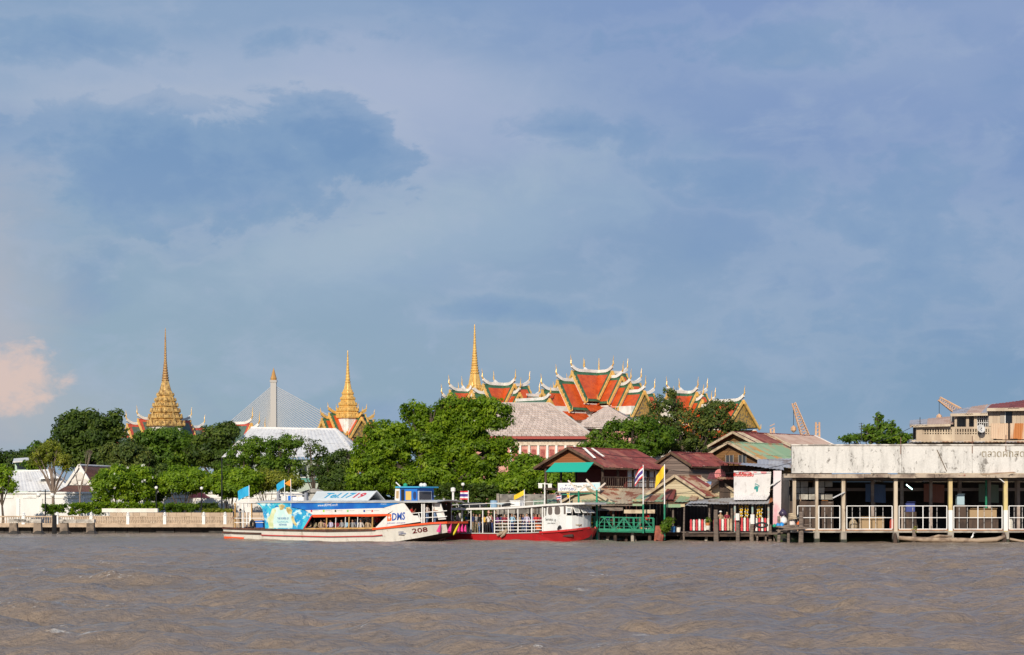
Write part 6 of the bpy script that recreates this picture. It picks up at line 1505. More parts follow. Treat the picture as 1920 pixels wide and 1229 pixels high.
def left_of_pier():
    W = thing('garden_wall', 'grey stained block wall behind the ferry roof', 'wall', P(980, 950, 200))
    MB().box(P(932, 0, 200).x, P(1046, 0, 200).x, 200, 200.4, .6, P(0, 927, 200).z).build('wall_face', mat('grey_blocks', (.28, .26, .23), (.13, .12, .11), 1.0, rough=.9, c3=(.06, .06, .05), s3=2, l3=.55), W)
    MB().box(P(931, 0, 200).x, P(936, 0, 200).x, 199.8, 200.5, .6, P(0, 926, 200).z).build('end_pier', concrete, W)
    L = thing('box_lamp', 'white pole with two square floodlights beside the signboard', 'lamp', P(1022, 960, 190))
    x = P(1021.5, 0, 190).x; MB().tube([(x, 190, .5), (x, 190, P(0, 905, 190).z)], .07, 6).build('post', metal_white, L)
    MB().bar((x - .6, 190, P(0, 907, 190).z), (x + .65, 190, P(0, 908, 190).z), .06).build('cross_arm', metal_white, L)
    for px in (1013, 1031): c = P(px, 911, 190); MB().box(c.x - .17, c.x + .17, 189.75, 190.1, c.z - .22, c.z + .16).build('floodlight', globe, L)
    G = thing('pier_platform_roof', 'low green roof edge behind the ferry stern rail', 'roof', P(1060, 950, 190), group='sheet roofs over the pier')
    sheets(G, P(1000, 938, 194), P(1098, 936, 194), P(1098, 944, 190), P(1000, 947, 190), .9, rust_green)
    for px in (1003, 1050, 1096): p = P(px, 943, 191); MB().tube([(p.x, p.y, .4), p], .07, 6).build('post', wood_grey, G)
    p = thing('kiosk', 'grey shuttered kiosk below the pier signboard', 'kiosk', P(1062, 950, 186.6))
    planks(p, P(1048, 945, 186.6), Vector((1, 0, 0)), [(0, 0), (1.5, 0), (1.5, 1.2), (0, 1.2)], .2, tintmat('kiosk_boards', [(.25, .25, .26), (.3, .3, .31)], .7), ax=1, name='shutter_boards')
    MB().box(P(1048, 0, 186.7).x, P(1080, 0, 186.7).x, 186.75, 189, .6, P(0, 924, 186.7).z).build('box', wood_dark, p)
left_of_pier()
# ================================================================== people (prototypes grown from a skeleton with the Skin modifier)
PZ = {}
def grow_person(name, J, E):
    """J: joint -> (x, y, z, radius, zone); zones 0 skin 1 shirt 2 trousers 3 shoes"""
    names = list(J); me = bpy.data.meshes.new(name)
    me.from_pydata([J[n][:3] for n in names], [(names.index(a), names.index(b)) for a, b in E], [])
    o = bpy.data.objects.new(name, me); COL.objects.link(o)
    md = o.modifiers.new('skin', 'SKIN'); md.use_smooth_shade = True
    for i, n in enumerate(names):
        r = J[n][3]; sv = me.skin_vertices[0].data[i]
        sv.radius = r if isinstance(r, tuple) else (r, r); sv.use_root = (n == 'pelvis')
    ss = o.modifiers.new('sub', 'SUBSURF'); ss.levels = 1; ss.render_levels = 1
    bpy.context.view_layer.update()
    nm = bpy.data.meshes.new_from_object(o.evaluated_get(bpy.context.evaluated_depsgraph_get()))
    bpy.data.objects.remove(o); bpy.data.meshes.remove(me)
    pts = np.array([J[n][:3] for n in names]); zn = [J[n][4] for n in names]
    for i in range(4): nm.materials.append(None)
    for p in nm.polygons:
        c = np.array(p.center); p.material_index = zn[int(np.argmin(((pts - c) ** 2).sum(1)))]; p.use_smooth = True
    nm.name = name
    return nm
def skeleton(pose):
    J = {'pelvis': (0, .0, .95, (.15, .11), 2), 'belly': (0, 0, 1.12, (.14, .105), 1), 'chest': (0, 0, 1.32, (.165, .11), 1), 'collar': (0, .01, 1.44, (.10, .08), 1), 'neck': (0, 0, 1.51, .052, 0), 'jaw': (0, -.02, 1.575, (.068, .08), 0), 'head': (0, -.005, 1.645, (.082, .098), 0), 'crown': (0, .01, 1.715, (.06, .07), 0), 'nose': (0, -.115, 1.61, .016, 0)}
    E = [('pelvis', 'belly'), ('belly', 'chest'), ('chest', 'collar'), ('collar', 'neck'), ('neck', 'jaw'), ('jaw', 'head'), ('head', 'crown'), ('jaw', 'nose')]
    arms = {'stand': ((.27, .03, 1.13), (.25, -.12, .92)), 'phone': ((.27, -.08, 1.16), (.11, -.27, 1.42)), 'hold': ((.26, -.02, 1.12), (.09, -.25, 1.14)), 'sit': ((.26, -.06, 1.12), (.15, -.30, 1.03))}[pose]
    for s, k in ((-1, 'l'), (1, 'r')):
        (ex, ey, ez), (wx, wy, wz) = arms
        if pose == 'phone' and s < 0: ex, ey, ez, wx, wy, wz = .27, -.02, 1.13, .12, -.25, 1.25
        J[k + 'sh'] = (s * .185, 0, 1.41, .062, 1); J[k + 'el'] = (s * ex, ey, ez, .044, 1 if pose != 'hold' else 0); J[k + 'wr'] = (s * wx, wy, wz, .03, 0)
        d = Vector((wx - ex, wy - ey, wz - ez)).normalized(); hp = Vector((wx, wy, wz)) + d * .07
        J[k + 'pm'] = (s * hp.x, hp.y, hp.z, (.038, .02), 0)
        E += [('collar', k + 'sh'), (k + 'sh', k + 'el'), (k + 'el', k + 'wr'), (k + 'wr', k + 'pm')]
        side = Vector((0, 0, 1)).cross(d).normalized() if abs(d.z) < .9 else Vector((0, 1, 0))
        for f, (o_, ln) in enumerate(((-.03, .075), (-.01, .09), (.01, .085), (.03, .065))):
            q = hp + side * o_ + d * ln + Vector((0, -.012, -.01)); J[k + 'f%d' % f] = (s * q.x, q.y, q.z, .009, 0); E.append((k + 'pm', k + 'f%d' % f))
        q = hp + side * .055 + d * .005; J[k + 'th'] = (s * q.x, q.y - .02, q.z, .010, 0); E.append((k + 'wr', k + 'th'))
        J[k + 'hip'] = (s * .095, 0, .88, (.09, .09), 2)
        if pose == 'sit':
            J[k + 'kn'] = (s * .11, -.44, .93, .066, 2); J[k + 'an'] = (s * .11, -.42, .52, .044, 2); J[k + 'to'] = (s * .12, -.60, .47, .036, 3)
            J[k + 'he'] = (s * .11, -.40, .47, .04, 3)
        else:
            fw = .06 * s
            J[k + 'kn'] = (s * .10, -.02 + fw * .6, .50, .064, 2); J[k + 'an'] = (s * .10, .02 + fw, .09, .043, 2); J[k + 'to'] = (s * .125, -.16 + fw, .035, .036, 3); J[k + 'he'] = (s * .10, .05 + fw, .04, .036, 3)
        E += [('pelvis', k + 'hip'), (k + 'hip', k + 'kn'), (k + 'kn', k + 'an'), (k + 'an', k + 'to'), (k + 'an', k + 'he')]
    return J, E
for pz in ('stand', 'phone', 'hold', 'sit'): PZ[pz] = grow_person('person_' + pz, *skeleton(pz))
def hair_mesh(long_):
    b = MB(); n = 10; vs = []
    rings = [(.0, 1.755, .045), (.075, 1.735, .02), (.105, 1.68, .01), (.108, 1.62, .025)] + ([(.10, 1.52, .05), (.085, 1.38, .07), (.04, 1.30, .08)] if long_ else [(.085, 1.565, .045)])
    for i, (r, z, yo) in enumerate(rings):
        for j in range(n):
            a = 2 * math.pi * j / n; y = math.sin(a) * r * 1.1 + yo * .6
            if i >= 2 and y < -.03: y = -.03 + (y + .03) * .15       # open at the face
            vs.append((math.cos(a) * r, y, z))
    b.add(vs, [(i * n + j, i * n + (j + 1) % n, (i + 1) * n + (j + 1) % n, (i + 1) * n + j) for i in range(len(rings) - 1) for j in range(n)])
    o = b.build('hair', mat('black_hair', (.012, .009, .008), rough=.45), smooth=True); me = o.data; bpy.data.objects.remove(o); return me
HAIR = {False: hair_mesh(False), True: hair_mesh(True)}
def hat_mesh():
    b = MB().lathe((0, 0, 0), [(.19, 1.70), (.12, 1.715), (.105, 1.73), (.09, 1.80), (.02, 1.815)], 14); o = b.build('hat', white, smooth=True); me = o.data; bpy.data.objects.remove(o); return me
HAT = hat_mesh()
SKINS = [mat('skin_a', (.36, .20, .13), rough=.55), mat('skin_b', (.45, .27, .18), rough=.55), mat('skin_c', (.28, .15, .095), rough=.55)]
SHOE = mat('shoe', (.04, .035, .035))
def cl(name, c): return mat('cloth_' + name, c, tuple(x * .75 for x in c), 6.0, rough=.85)
CLOTH = {'red': cl('red', (.60, .03, .03)), 'white': cl('white', (.72, .70, .68)), 'jeans': cl('jeans', (.16, .24, .40)), 'black': cl('black', (.02, .02, .024)), 'navy': cl('navy', (.03, .05, .16)), 'blue': cl('blue', (.03, .16, .50)), 'maroon': cl('maroon', (.26, .03, .05)), 'grey': cl('grey', (.30, .30, .31)), 'tan': cl('tan', (.42, .30, .19)), 'lilac': cl('lilac', (.50, .46, .62)), 'pink': cl('pink', (.62, .30, .34)), 'sky': cl('sky', (.30, .48, .62)), 'yellow': cl('yellow', (.70, .44, .06)), 'green': cl('green', (.08, .26, .12)), 'purple': cl('purple', (.20, .08, .24)), 'khaki': cl('khaki', (.30, .25, .16))}
PN = [0]
def person(label, M, pose, face, shirt, trousers, long_=False, hat=False, group=None, scale=1.0, dz=0.0):
    """M: world position of the feet (or of the floor under a seat)"""
    PN[0] += 1
    T = thing('person', label, 'person', (M.x, M.y, M.z + dz), face, group); T.scale = (scale,) * 3
    o = link('body', PZ[pose], T, local=True)
    for i, m in enumerate((SKINS[PN[0] % 3], CLOTH[shirt], CLOTH[trousers], SHOE)):
        o.material_slots[i].link = 'OBJECT'; o.material_slots[i].material = m
    link('hair', HAIR[long_], T, local=True)
    if hat: link('hat', HAT, T, local=True)
    return T
# ================================================================== boats
class Boat:
    def __init__(s, name, label, px, Y, psi, group=None):
        s.psi = R(psi); s.O = P(px, 953, Y); s.O.z = 0
        s.ex = Vector((math.cos(s.psi), -math.sin(s.psi), 0)); s.ey = Vector((math.sin(s.psi), math.cos(s.psi), 0))
        s.T = thing(name, label, 'boat', s.O, -s.psi, group)
    def L(s, px, py, y):       # local point on the fore-and-aft plane at offset y that shows at px,py
        o = Vector((0, 0, CH)); d = Vector(((px - CX) / F, 1, (HY - py) / F))
        k = (y - (o - s.O).dot(s.ey)) / d.dot(s.ey); w_ = o + d * k - s.O
        return Vector((w_.dot(s.ex), y, w_.z))
    def Lx(s, px, py, x):      # local point on the athwartships plane at station x
        o = Vector((0, 0, CH)); d = Vector(((px - CX) / F, 1, (HY - py) / F))
        k = (x - (o - s.O).dot(s.ex)) / d.dot(s.ex); w_ = o + d * k - s.O
        return Vector((x, w_.dot(s.ey), w_.z))
    def W(s, l): return s.O + s.ex * l.x + s.ey * l.y + UP * l.z
    def panel(s, name, pts, y, m, th=.06, parent=None, flat=False):
        return MB().prism([s.L(px, py, y) for px, py in pts], (0, th, 0)).build(name, m, parent or s.T, local=True)
    def text(s, body, px0, px1, r0, r1, y, m, slope=0.0, shear=0.0, off=0.0, name='lettering', parent=None):
        o = text_mesh(name, body, 1.0, m, parent or s.T, Matrix.Identity(4), local=True, shear=shear, th=.004, offset=off)
        me = o.data; n = len(me.vertices); co = np.zeros(n * 3); me.vertices.foreach_get('co', co); co = co.reshape(-1, 3)
        a, c = s.L(px0, r1, y), s.L(px1, r0, y); lo, hi = co.min(0), co.max(0)
        u = (co[:, 0] - lo[0]) / (hi[0] - lo[0]); v = (co[:, 1] - lo[1]) / (hi[1] - lo[1])
        x = a.x + u * (c.x - a.x); z = a.z + v * (c.z - a.z) + (u - .5) * slope
        co2 = np.stack([x, np.full(n, y) - co[:, 2], z], 1); me.vertices.foreach_set('co', co2.ravel()); me.update()
        return o
    def hull(s, st, m, deck_m, keel=-.55, bow_m=None):
        """stations: px, gunwale row, chine row, half beam at gunwale, half beam at chine, keel z"""
        vs = []; s.st = []
        for px, rg, rc, bg, bc, kz in st:
            g = s.L(px, rg, -bg); zc = s.L(px, rc, -bc).z; x = g.x; s.st.append((x, bg, g.z)); s.ch = getattr(s, 'ch', []); s.ch.append((x, bc, zc))
            vs += [(x, -bg, g.z), (x, -bc, zc), (x, 0, min(kz, zc)), (x, bc, zc), (x, bg, g.z)]
        n = len(st); fs = []
        for i in range(n - 1):
            for j in range(4): fs.append((i * 5 + j, i * 5 + j + 1, (i + 1) * 5 + j + 1, (i + 1) * 5 + j))
        fs += [(0, 4, 3, 2, 1), tuple((n - 1) * 5 + j for j in range(5))]
        hb = MB()
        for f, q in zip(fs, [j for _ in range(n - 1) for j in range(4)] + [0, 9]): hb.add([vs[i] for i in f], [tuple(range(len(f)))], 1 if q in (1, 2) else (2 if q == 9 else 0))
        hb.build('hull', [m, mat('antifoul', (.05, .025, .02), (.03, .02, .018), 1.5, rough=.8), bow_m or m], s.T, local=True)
        b = MB(); dv = []
        for x, bg, z in s.st: dv += [(x, -bg + .02, z - .06), (x, bg - .02, z - .06)]
        b.add(dv, [(2 * i, 2 * i + 1, 2 * i + 3, 2 * i + 2) for i in range(n - 1)]); b.build('deck', deck_m, s.T, local=True)
    def gun(s, x):     # half beam and height of the gunwale at local x
        for (x0, b0, z0), (x1, b1, z1) in zip(s.st[:-1], s.st[1:]):
            if x0 <= x <= x1: k = (x - x0) / (x1 - x0); return lerp(b0, b1, k), lerp(z0, z1, k)
        return s.st[-1][1:]
    def strake(s, name, x0, x1, dz, w_, h_, m, both=True, n=14):
        if both: s.strake(name, x0, x1, dz, w_, h_, m, False, n)
        b = MB()
        for sg in ((1,) if both else (-1,)):
            pts = []
            for i in range(n + 1):
                x = lerp(x0, x1, i / n); bg, z = s.gun(x); pts.append(Vector((x, sg * (bg + .03), z + dz)))
            for p, q in zip(pts[:-1], pts[1:]): b.bar(p, q, w_, h_)
        return b.build(name, m, s.T, local=True)
hull_white = grime('boat_white', (.68, .66, .60), (.26, .17, .10), .45, .5, .45)
boat_white = grime('cabin_white', (.74, .72, .69), (.34, .28, .22), .3, .3, .45)
orange_red = mat('orange_red_paint', (.70, .085, .02), rough=.4); red_paint = mat('red_paint', (.55, .025, .025), (.42, .02, .02), 1.0, rough=.4)
brown_rub = mat('rub_rail_brown', (.11, .045, .03), (.06, .03, .02), 2, rough=.7)
royal_blue = mat('band_blue', (.012, .10, .42), (.02, .20, .55), .6, rough=.35, lo=.4, hi=.7)
cabin_blue = mat('wheelhouse_blue', (.02, .16, .56), rough=.4)
varnish = mat('varnished_wood', (.55, .33, .12), (.42, .24, .08), 2, rough=.5)
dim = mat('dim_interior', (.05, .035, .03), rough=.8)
def wrap_mat():
    m = bpy.data.materials.new('aqua_wrap'); m.use_nodes = True; t = NT(m.node_tree); b = t.n['Principled BSDF']; b.inputs['Roughness'].default_value = .35
    tc = t.new('ShaderNodeTexCoord').outputs['Object']
    n, _ = t.noise(tc, .9, 5, .6, .8); n2, _ = t.noise(t.mapping(tc, (1, 1, 1), (4, 2, 7)), 1.7, 5, .65, .6)
    c = t.mix(t.smooth(n, .40, .60), (.015, .27, .55), (.06, .50, .62)); c = t.mix(t.smooth(n2, .52, .62), c, (.55, .76, .76)); c = t.mix(t.smooth(n2, .42, .32), c, (.01, .09, .36))
    t.l.new(c, b.inputs['Base Color']); MATS['aqua_wrap'] = m; return m
def express_boat():
    B = Boat('express_boat', 'long white river bus with aqua mural, blue wheelhouse and rooftop hoarding', 640, 184.0, 28); T = B.T; L = B.L
    B.hull([(418, 989, 1010, 1.7, 1.5, -.4), (432, 990, 1013, 2.1, 1.9, -.5), (520, 992.5, 1016, 2.3, 2.1, -.55), (620, 994.5, 1018, 2.3, 2.1, -.55), (700, 993, 1018, 2.3, 2.1, -.55), (745, 988.5, 1015, 2.25, 2.0, -.45), (780, 985, 1009, 2.2, 1.85, -.1), (810, 982, 1003, 2.05, 1.65, .25), (836, 981, 998.5, 1.75, 1.4, .6)], hull_white, mat('deck_grey', (.30, .25, .2)), bow_m=mat('bow_shade_maroon', (.10, .03, .025), rough=.6))  # bow face is maroon, darkened so the colour carries its shade
    xs = lambda px: L(px, 990, -2.2).x
    x0, xe = B.st[0][0], B.st[-1][0]
    B.strake('rub_rail', x0, xs(705), -.05, .14, .16, brown_rub)
    B.strake('lower_rub_rail', x0, xs(490), -.42, .10, .13, brown_rub, n=6)
    B.strake('red_stripe', xs(490), xs(718), -.55, .03, .07, red_paint, both=False)
    B.strake('deck_edge', xs(700), xe, .03, .16, .16, orange_red)
    B.panel('red_boot_patch', [(420, 1006), (457, 1008), (457, 1013), (420, 1012)], -2.02, orange_red, .05)
    MB().bar((xe + .04, -1.8, B.st[-1][2] + .03), (xe + .04, 1.8, B.st[-1][2] + .03), .18, .18).build('bow_edge', orange_red, T, local=True)
    st = [L(848, 997, 0), L(820, 1018, 0)]; MB().bar(st[0], st[1], .3, .22).build('stem_post', mat('stem_brown', (.22, .09, .06), (.12, .05, .04), 2), T, local=True)
    wr = wrap_mat(); y = -2.18
    zroof = L(600, 941.5, y).z; floor_z = .55
    # side panels
    arch = [(480, 943.5)] + [(480 + 13.5 * math.sin(a), 945 + (1 - math.cos(a)) * 20) for a in [R(15 * i) for i in range(1, 7)]] + [(496, 975), (497, 991.5)]
    B.panel('mural_panel', arch + [(569, 993.5), (586, 966), (572, 957.5), (546, 952), (546, 943.5)], y, wr)
    B.panel('blue_band', [(546, 943.5), (546, 951), (572, 956.5), (700, 954), (718, 952.5), (738, 946.5), (757, 942.5)], y + .002, royal_blue)
    B.panel('white_band', [(572, 957), (586, 965.5), (726, 964), (737, 958), (718, 953)], y, boat_white)
    B.panel('bow_panel', [(738, 947), (757, 943), (775, 967), (783, 967), (789, 978.5), (702, 991.5), (727, 966), (737.5, 958), (719, 953)], y - .004, boat_white)
    B.panel('valance', [(584, 966), (728, 964), (726, 967.6), (690, 969.2), (655, 968.5), (620, 970.2), (587, 970.5)], y - .03, orange_red, .03)
    B.panel('window_sill', [(570, 990.5), (704, 989.2), (703, 992.2), (569, 993.2)], y - .03, varnish, .12)
    for i, (px, m, w_) in enumerate(((612, varnish, .09), (654, varnish, .09), (698, varnish, .1), (629, metal_white, .05), (647, metal_white, .05), (670, metal_white, .05))):
        a, c = L(px, 991, y + .1), L(px + 1, 967, y + .1); MB().bar(a, c, w_, w_).build('window_post', m, T, local=True)
    B.panel('red_frame', [(568, 992), (583.5, 967), (586, 967), (571, 992)], y - .03, red_paint, .04)
    # far side, roof, floor
    xa, xb = L(480, 944, y).x, L(757, 944, y).x
    MB().box(xa + .3, xb, 2.1, 2.16, .9, zroof).build('far_dark_panel', dim, T, local=True)  # far side closed by a dark-coloured panel, added to darken the cabin
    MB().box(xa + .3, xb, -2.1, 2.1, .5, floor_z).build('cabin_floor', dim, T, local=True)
    b = MB(); n = 8
    for i in range(n):
        a, c = -2.3 + 4.6 * i / n, -2.3 + 4.6 * (i + 1) / n; h = lambda q: zroof + .16 * (1 - (q / 2.3) ** 2)
        b.slab((xa, a, h(a)), (xb + 3.3, a, h(a)), (xb + 3.3, c, h(c)), (xa, c, h(c)), .07)
    b.build('roof', mat('roof_grey_white', (.56, .56, .55), (.42, .42, .42), 1), T, local=True)
    xs0 = L(436, 942, y).x
    MB().slab((xs0, -1.9, zroof - .02), (xa + .05, -2.25, zroof + .03), (xa + .05, 2.25, zroof + .03), (xs0, 1.9, zroof - .02), .12).build('stern_canopy', boat_white, T, local=True)
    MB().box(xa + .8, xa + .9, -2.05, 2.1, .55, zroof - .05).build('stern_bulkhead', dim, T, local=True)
    for px, yy, m in ((441, -1.9, varnish), (449, 1.8, metal_white), (456, -1.95, metal_white), (463, 1.85, metal_white), (472, -2.0, varnish)):
        p = L(px, 989, yy); MB().bar((p.x, yy, .9), (p.x, yy, zroof - .05), .09).build('stern_post', m, T, local=True)
    for r_ in (972, 980): a, c = L(440, r_, -1.95), L(494, r_, -2.1); MB().bar(a, c, .05).build('stern_rail', metal_white, T, local=True)
    B.panel('stern_notice', [(459, 951), (471, 950.5), (471, 961), (459, 961)], -1.98, mat('notice_white', (.74, .68, .64)), .03)
    B.panel('blue_tank', [(478, 977), (492, 976), (493, 989.5), (478, 989.5)], -2.0, mat('tank_blue', (.02, .14, .50), rough=.4), .7)
    tyre_at(B, 474.5, 983, -2.15, .40, 'black tyre fender lashed at the quarter of the river bus')
    # mural: pale hands holding a panel
    pale = mat('mural_pale', (.66, .70, .48), (.52, .58, .30), 2, rough=.4); skin_ = mat('mural_hand', (.62, .56, .28), (.40, .30, .12), 3, rough=.4)
    B.panel('mural_print', [(505, 990), (503, 972), (508, 966), (511, 955), (519, 951), (530, 953), (541, 957), (547, 966), (549, 985), (548, 991)], y - .006, mat('mural_ice', (.50, .70, .68), (.62, .76, .72), 2, rough=.4), .004)
    for pts in ([(505, 991), (501, 974), (506, 967), (510, 955), (515, 953), (518, 958), (514, 966), (512, 978), (513, 991)], [(522, 947), (529, 945.5), (535, 949), (530, 956), (525, 957)], [(536, 952), (543, 951), (548, 957), (547, 964), (541, 965), (537, 958)], [(547, 967), (551, 969), (553, 978), (557, 984), (554, 987), (549, 981), (546, 974)]):
        B.panel('mural_print', pts, y - .011, pale if pts[0][0] == 505 else skin_, .004)
    nv = mat('mural_navy', (.02, .12, .36))
    B.text('THE POWER OF', 520, 541, 970.5, 974.5, y - .02, nv); B.text('CLINICAL', 520, 541, 977, 980.3, y - .02, mat('mural_teal', (.10, .36, .50))); B.text('NETWORK', 523, 538, 982.5, 986, y - .02, nv)
    B.text('www.BDMS.co.th', 596, 633, 945, 949.5, y - .01, white, shear=.25, slope=.06)
    B.text('www.bdms', 714, 725, 944.2, 946.2, y - .01, white, shear=.25)
    for px, c in ((584, (.45, .05, .08)), (607, (.35, .60, .05)), (629, (.05, .05, .03)), (652, (.2, .5, .15)), (683, (.03, .05, .25)), (698, (.5, .08, .08))):
        B.panel('sponsor_mark', [(px - 1.6, 956.5), (px + 1.6, 956.5), (px + 1.6, 960.5), (px - 1.6, 960.5)], y - .006, mat('mark_%d' % px, c), .004)
        B.panel('sponsor_line', [(px + 3, 957.5), (px + 13, 957.2), (px + 13, 958.2), (px + 3, 958.5)], y - .006, mat('mark_grey', (.42, .42, .4)), .004)
    # BDMS on the bow panel
    bl = mat('logo_blue', (.012, .07, .34)); og = mat('logo_orange', (.70, .13, .02)); yy = y - .012
    B.panel('logo_block', [(726, 964.8), (733, 964), (734.2, 966), (733.2, 970), (734.4, 972), (733.6, 977), (726, 978)], yy, og, .006)
    B.panel('logo_cross', [(729, 967.5), (730.2, 967.4), (730.2, 970.2), (731.8, 970.1), (731.8, 971.6), (730.2, 971.7), (730.2, 974.4), (729, 974.5), (729, 971.8), (727.6, 971.9), (727.6, 970.4), (729, 970.3)], yy - .008, white, .004)
    B.text('DMS', 735, 759.5, 961.5, 976, yy, bl, slope=.09, off=.025, shear=.05)
    B.text('ศูนย์การแพทย์ · สายด่วนสุขภาพ', 726, 760, 979, 983.2, yy, bl, slope=.05)
    # number on the hull: follows the flare of the bow
    def on_bow(body, px0, px1, r0, r1, m, y0, y1, slope):
        o = B.text(body, px0, px1, r0, r1, y0, m, slope=slope, off=.015); me = o.data
        for v in me.vertices:
            k = (v.co.x - L(px0, r0, y0).x) / (L(px1, r0, y0).x - L(px0, r0, y0).x); bgz = B.gun(v.co.x); bc_ = float(np.interp(v.co.x, [q[0] for q in B.ch], [q[1] for q in B.ch])); zc_ = float(np.interp(v.co.x, [q[0] for q in B.ch], [q[2] for q in B.ch])); v.co.y = -lerp(bgz[0], bc_, (bgz[1] - v.co.z) / (bgz[1] - zc_)) - .035
    on_bow('208', 774, 801, 990, 999, mat('number_red', (.26, .02, .03)), -2.0, -1.9, .17)
    on_bow('๔๔๐๑', 748, 757, 996.5, 999, bl, -2.1, -2.1, .04); on_bow('๑๗๕๓๖', 748, 761, 999.5, 1002.5, bl, -2.1, -2.1, .05)
    # rooftop hoarding
    ht = thing('roof_hoarding', 'white tent-shaped hoarding reading Tel.1719 on the boat roof', 'hoarding', B.O, -B.psi)
    sc = L(650, 930, 0)
    ra, rb = L(594, 921.5, 0), L(706, 919.5, 0); na, nb = L(582, 942, -1.45), L(689, 941, -1.45)
    zt = ra.z; zb_ = zroof + .13
    q = [Vector((ra.x, 0, zt)), Vector((rb.x, 0, zt)), Vector((nb.x, -1.4, zb_)), Vector((na.x, -1.4, zb_))]
    wh = mat('hoarding_white', (.62, .66, .66), (.54, .58, .58), .8, rough=.5)
    MB().slab(*q, .05).build('near_face', wh, ht, local=True)
    q2 = [Vector((v.x, -v.y, v.z)) for v in q]; MB().slab(*q2, .05).build('far_face', wh, ht, local=True)
    for v0, v1 in ((q[1], q[2]), (q2[1], q2[2])): MB().bar(v0, v1, .08).build('end_frame', metal_white, ht, local=True)
    MB().add([q[1] - Vector((1.4, 0, 0)), q[2] - Vector((1.4, 0, 0)), q2[2] - Vector((1.4, 0, 0))], [(0, 1, 2)]).build('inner_board', wood_grey, ht, local=True)
    u = (q[1] - q[0]).normalized(); upv = (q[0] - q[3]); upv -= u * upv.dot(u); upv.normalize(); n = u.cross(upv)
    ctr = (q[0] + q[1] + q[2] + q[3]) / 4
    text_mesh('lettering', 'Tel.17', 1.15, mat('tel_blue', (.02, .30, .50)), ht, face_matrix(ctr + u * -.5 + n * .012, u, upv), local=True, shear=.25, th=.004, offset=.03)
    text_mesh('lettering', '19', 1.15, mat('tel_red', (.52, .02, .05)), ht, face_matrix(ctr + u * 1.55 + n * .012, u, upv), local=True, shear=.25, th=.004, offset=.03)
    # rooftop frames and air-conditioners aft of the hoarding
    fr = thing('roof_frame', 'grey steel frame with boxes on the boat roof behind the flags', 'frame', B.O, -B.psi)
    gm = mat('grey_steel', (.26, .27, .30))
    for px, r_ in ((522, 917), (574, 924), (545, 922)):
        for yy in (-.6, .6): p = L(px, r_, yy); MB().bar((p.x, yy, zroof), (p.x, yy, p.z), .22 if px != 545 else .1).build('frame_post', gm, fr, local=True)
    for a, c in (((522, 926), (574, 928)), ((522, 935), (574, 936))): MB().bar(L(*a, -.6), L(*c, -.6), .12).build('cross_bar', gm, fr, local=True)
    for px0, px1, r0, r1, m in ((547, 558, 932, 941, white), (559, 569, 932, 940, metal_white), (527, 540, 930, 941, mat('pale_box', (.6, .6, .58))), (540, 546, 930, 946, cabin_blue)):
        B.panel('equipment_box', [(px0, r0), (px1, r0), (px1, r1), (px0, r1)], -.9, m, .8, parent=fr)
    # wheelhouse
    z0, z1 = zroof + .1, L(780, 915, -1.4).z; wx0, wx1 = L(750, 930, -1.4).x, L(782, 930, -1.4).x
    wh_ = MB().box(wx0, wx1, -1.4, 1.4, z0, z1).build('wheelhouse', cabin_blue, T, local=True)
    MB().box(wx0 - .35, wx1 + .35, -1.6, 1.6, z1 + .002, z1 + .12).build('wheelhouse_roof', mat('roof_teal', (.05, .34, .55)), T, local=True)
    B.panel('door', [(741, 917), (749.5, 916), (749.5, 940), (740, 938.5)], -1.42, boat_white, .05); B.panel('door_pane', [(743, 921), (747.5, 920.5), (747, 935), (742.5, 934.5)], -1.45, mat('curtain_tan', (.42, .29, .14)), .02)
    for nm, pts, m in (('doorway', [(752, 918), (758, 918), (758, 940), (752, 940)], mat('void', (.012, .012, .015))), ('side_window', [(760.5, 921.5), (771, 921.5), (771, 938), (760.5, 938)], mat('curtain_gold', (.62, .42, .12))), ('oval_window', [(774.5, 926), (775.5, 923), (777.5, 922), (779.5, 923), (780.3, 926), (780.3, 933), (779, 937), (776, 937), (774.5, 933)], mat('window_navy', (.03, .05, .14), rough=.15))):
        B.panel(nm, pts, -1.425, m, .02, parent=None)
    def front(y0, y1, r0, r1, m, name, x, th=.03):   # rectangle on the front face
        za, zb2 = L(782, r1, -1.4).z, L(782, r0, -1.4).z; return MB().box(x, x + th, y0, y1, za, zb2).build(name, m, T, local=True)
    front(-1.25, 1.0, 921, 938.5, metal_white, 'windscreen_frame', wx1 + .003); front(-1.1, .85, 922.5, 937, mat('windscreen', (.10, .10, .11), rough=.12), 'windscreen', wx1 + .036)
    front(1.1, 1.32, 923, 935, mat('window_navy', (.03, .05, .14)), 'oval_window', wx1 + .003)
    for px, r0, m in ((760, 911, mat('green_lamp', (.02, .3, .15))), (790, 911, globe), (796, 911.5, globe)):
        p = L(px, r0 + 2, 0); MB().lathe((p.x, 0, z1 + .12), [(.16, 0), (.2, .12), (.12, .26), (.03, .3)], 8).build('roof_light', m, T, local=True)
    MB().tube([L(752, 914, 0), L(742.5, 905, 0)], .05, 6).build('horn_pole', metal_white, T, local=True)
    MB().tube([Vector((xb + 3.0, .9, zroof)), Vector((xb + 3.0, .9, zroof + .8))], .09, 8).build('search_light_post', boat_white, T, local=True)
    MB().lathe((xb + 3.0, .9, zroof + .8), [(.1, 0), (.2, .1), (.2, .35), (.08, .42)], 8).build('search_light', globe, T, local=True)
    # open bow cockpit
    zc = L(800, 942, -2).z
    MB().box(xb + .02, xb + 2.2, 1.9, 1.96, 1.2, zroof - .02).build('far_screen', dim, T, local=True)
    MB().box(xb - .3, xb - .24, -2.0, 1.9, 1.2, zroof - .02).build('cockpit_bulkhead', dim, T, local=True)
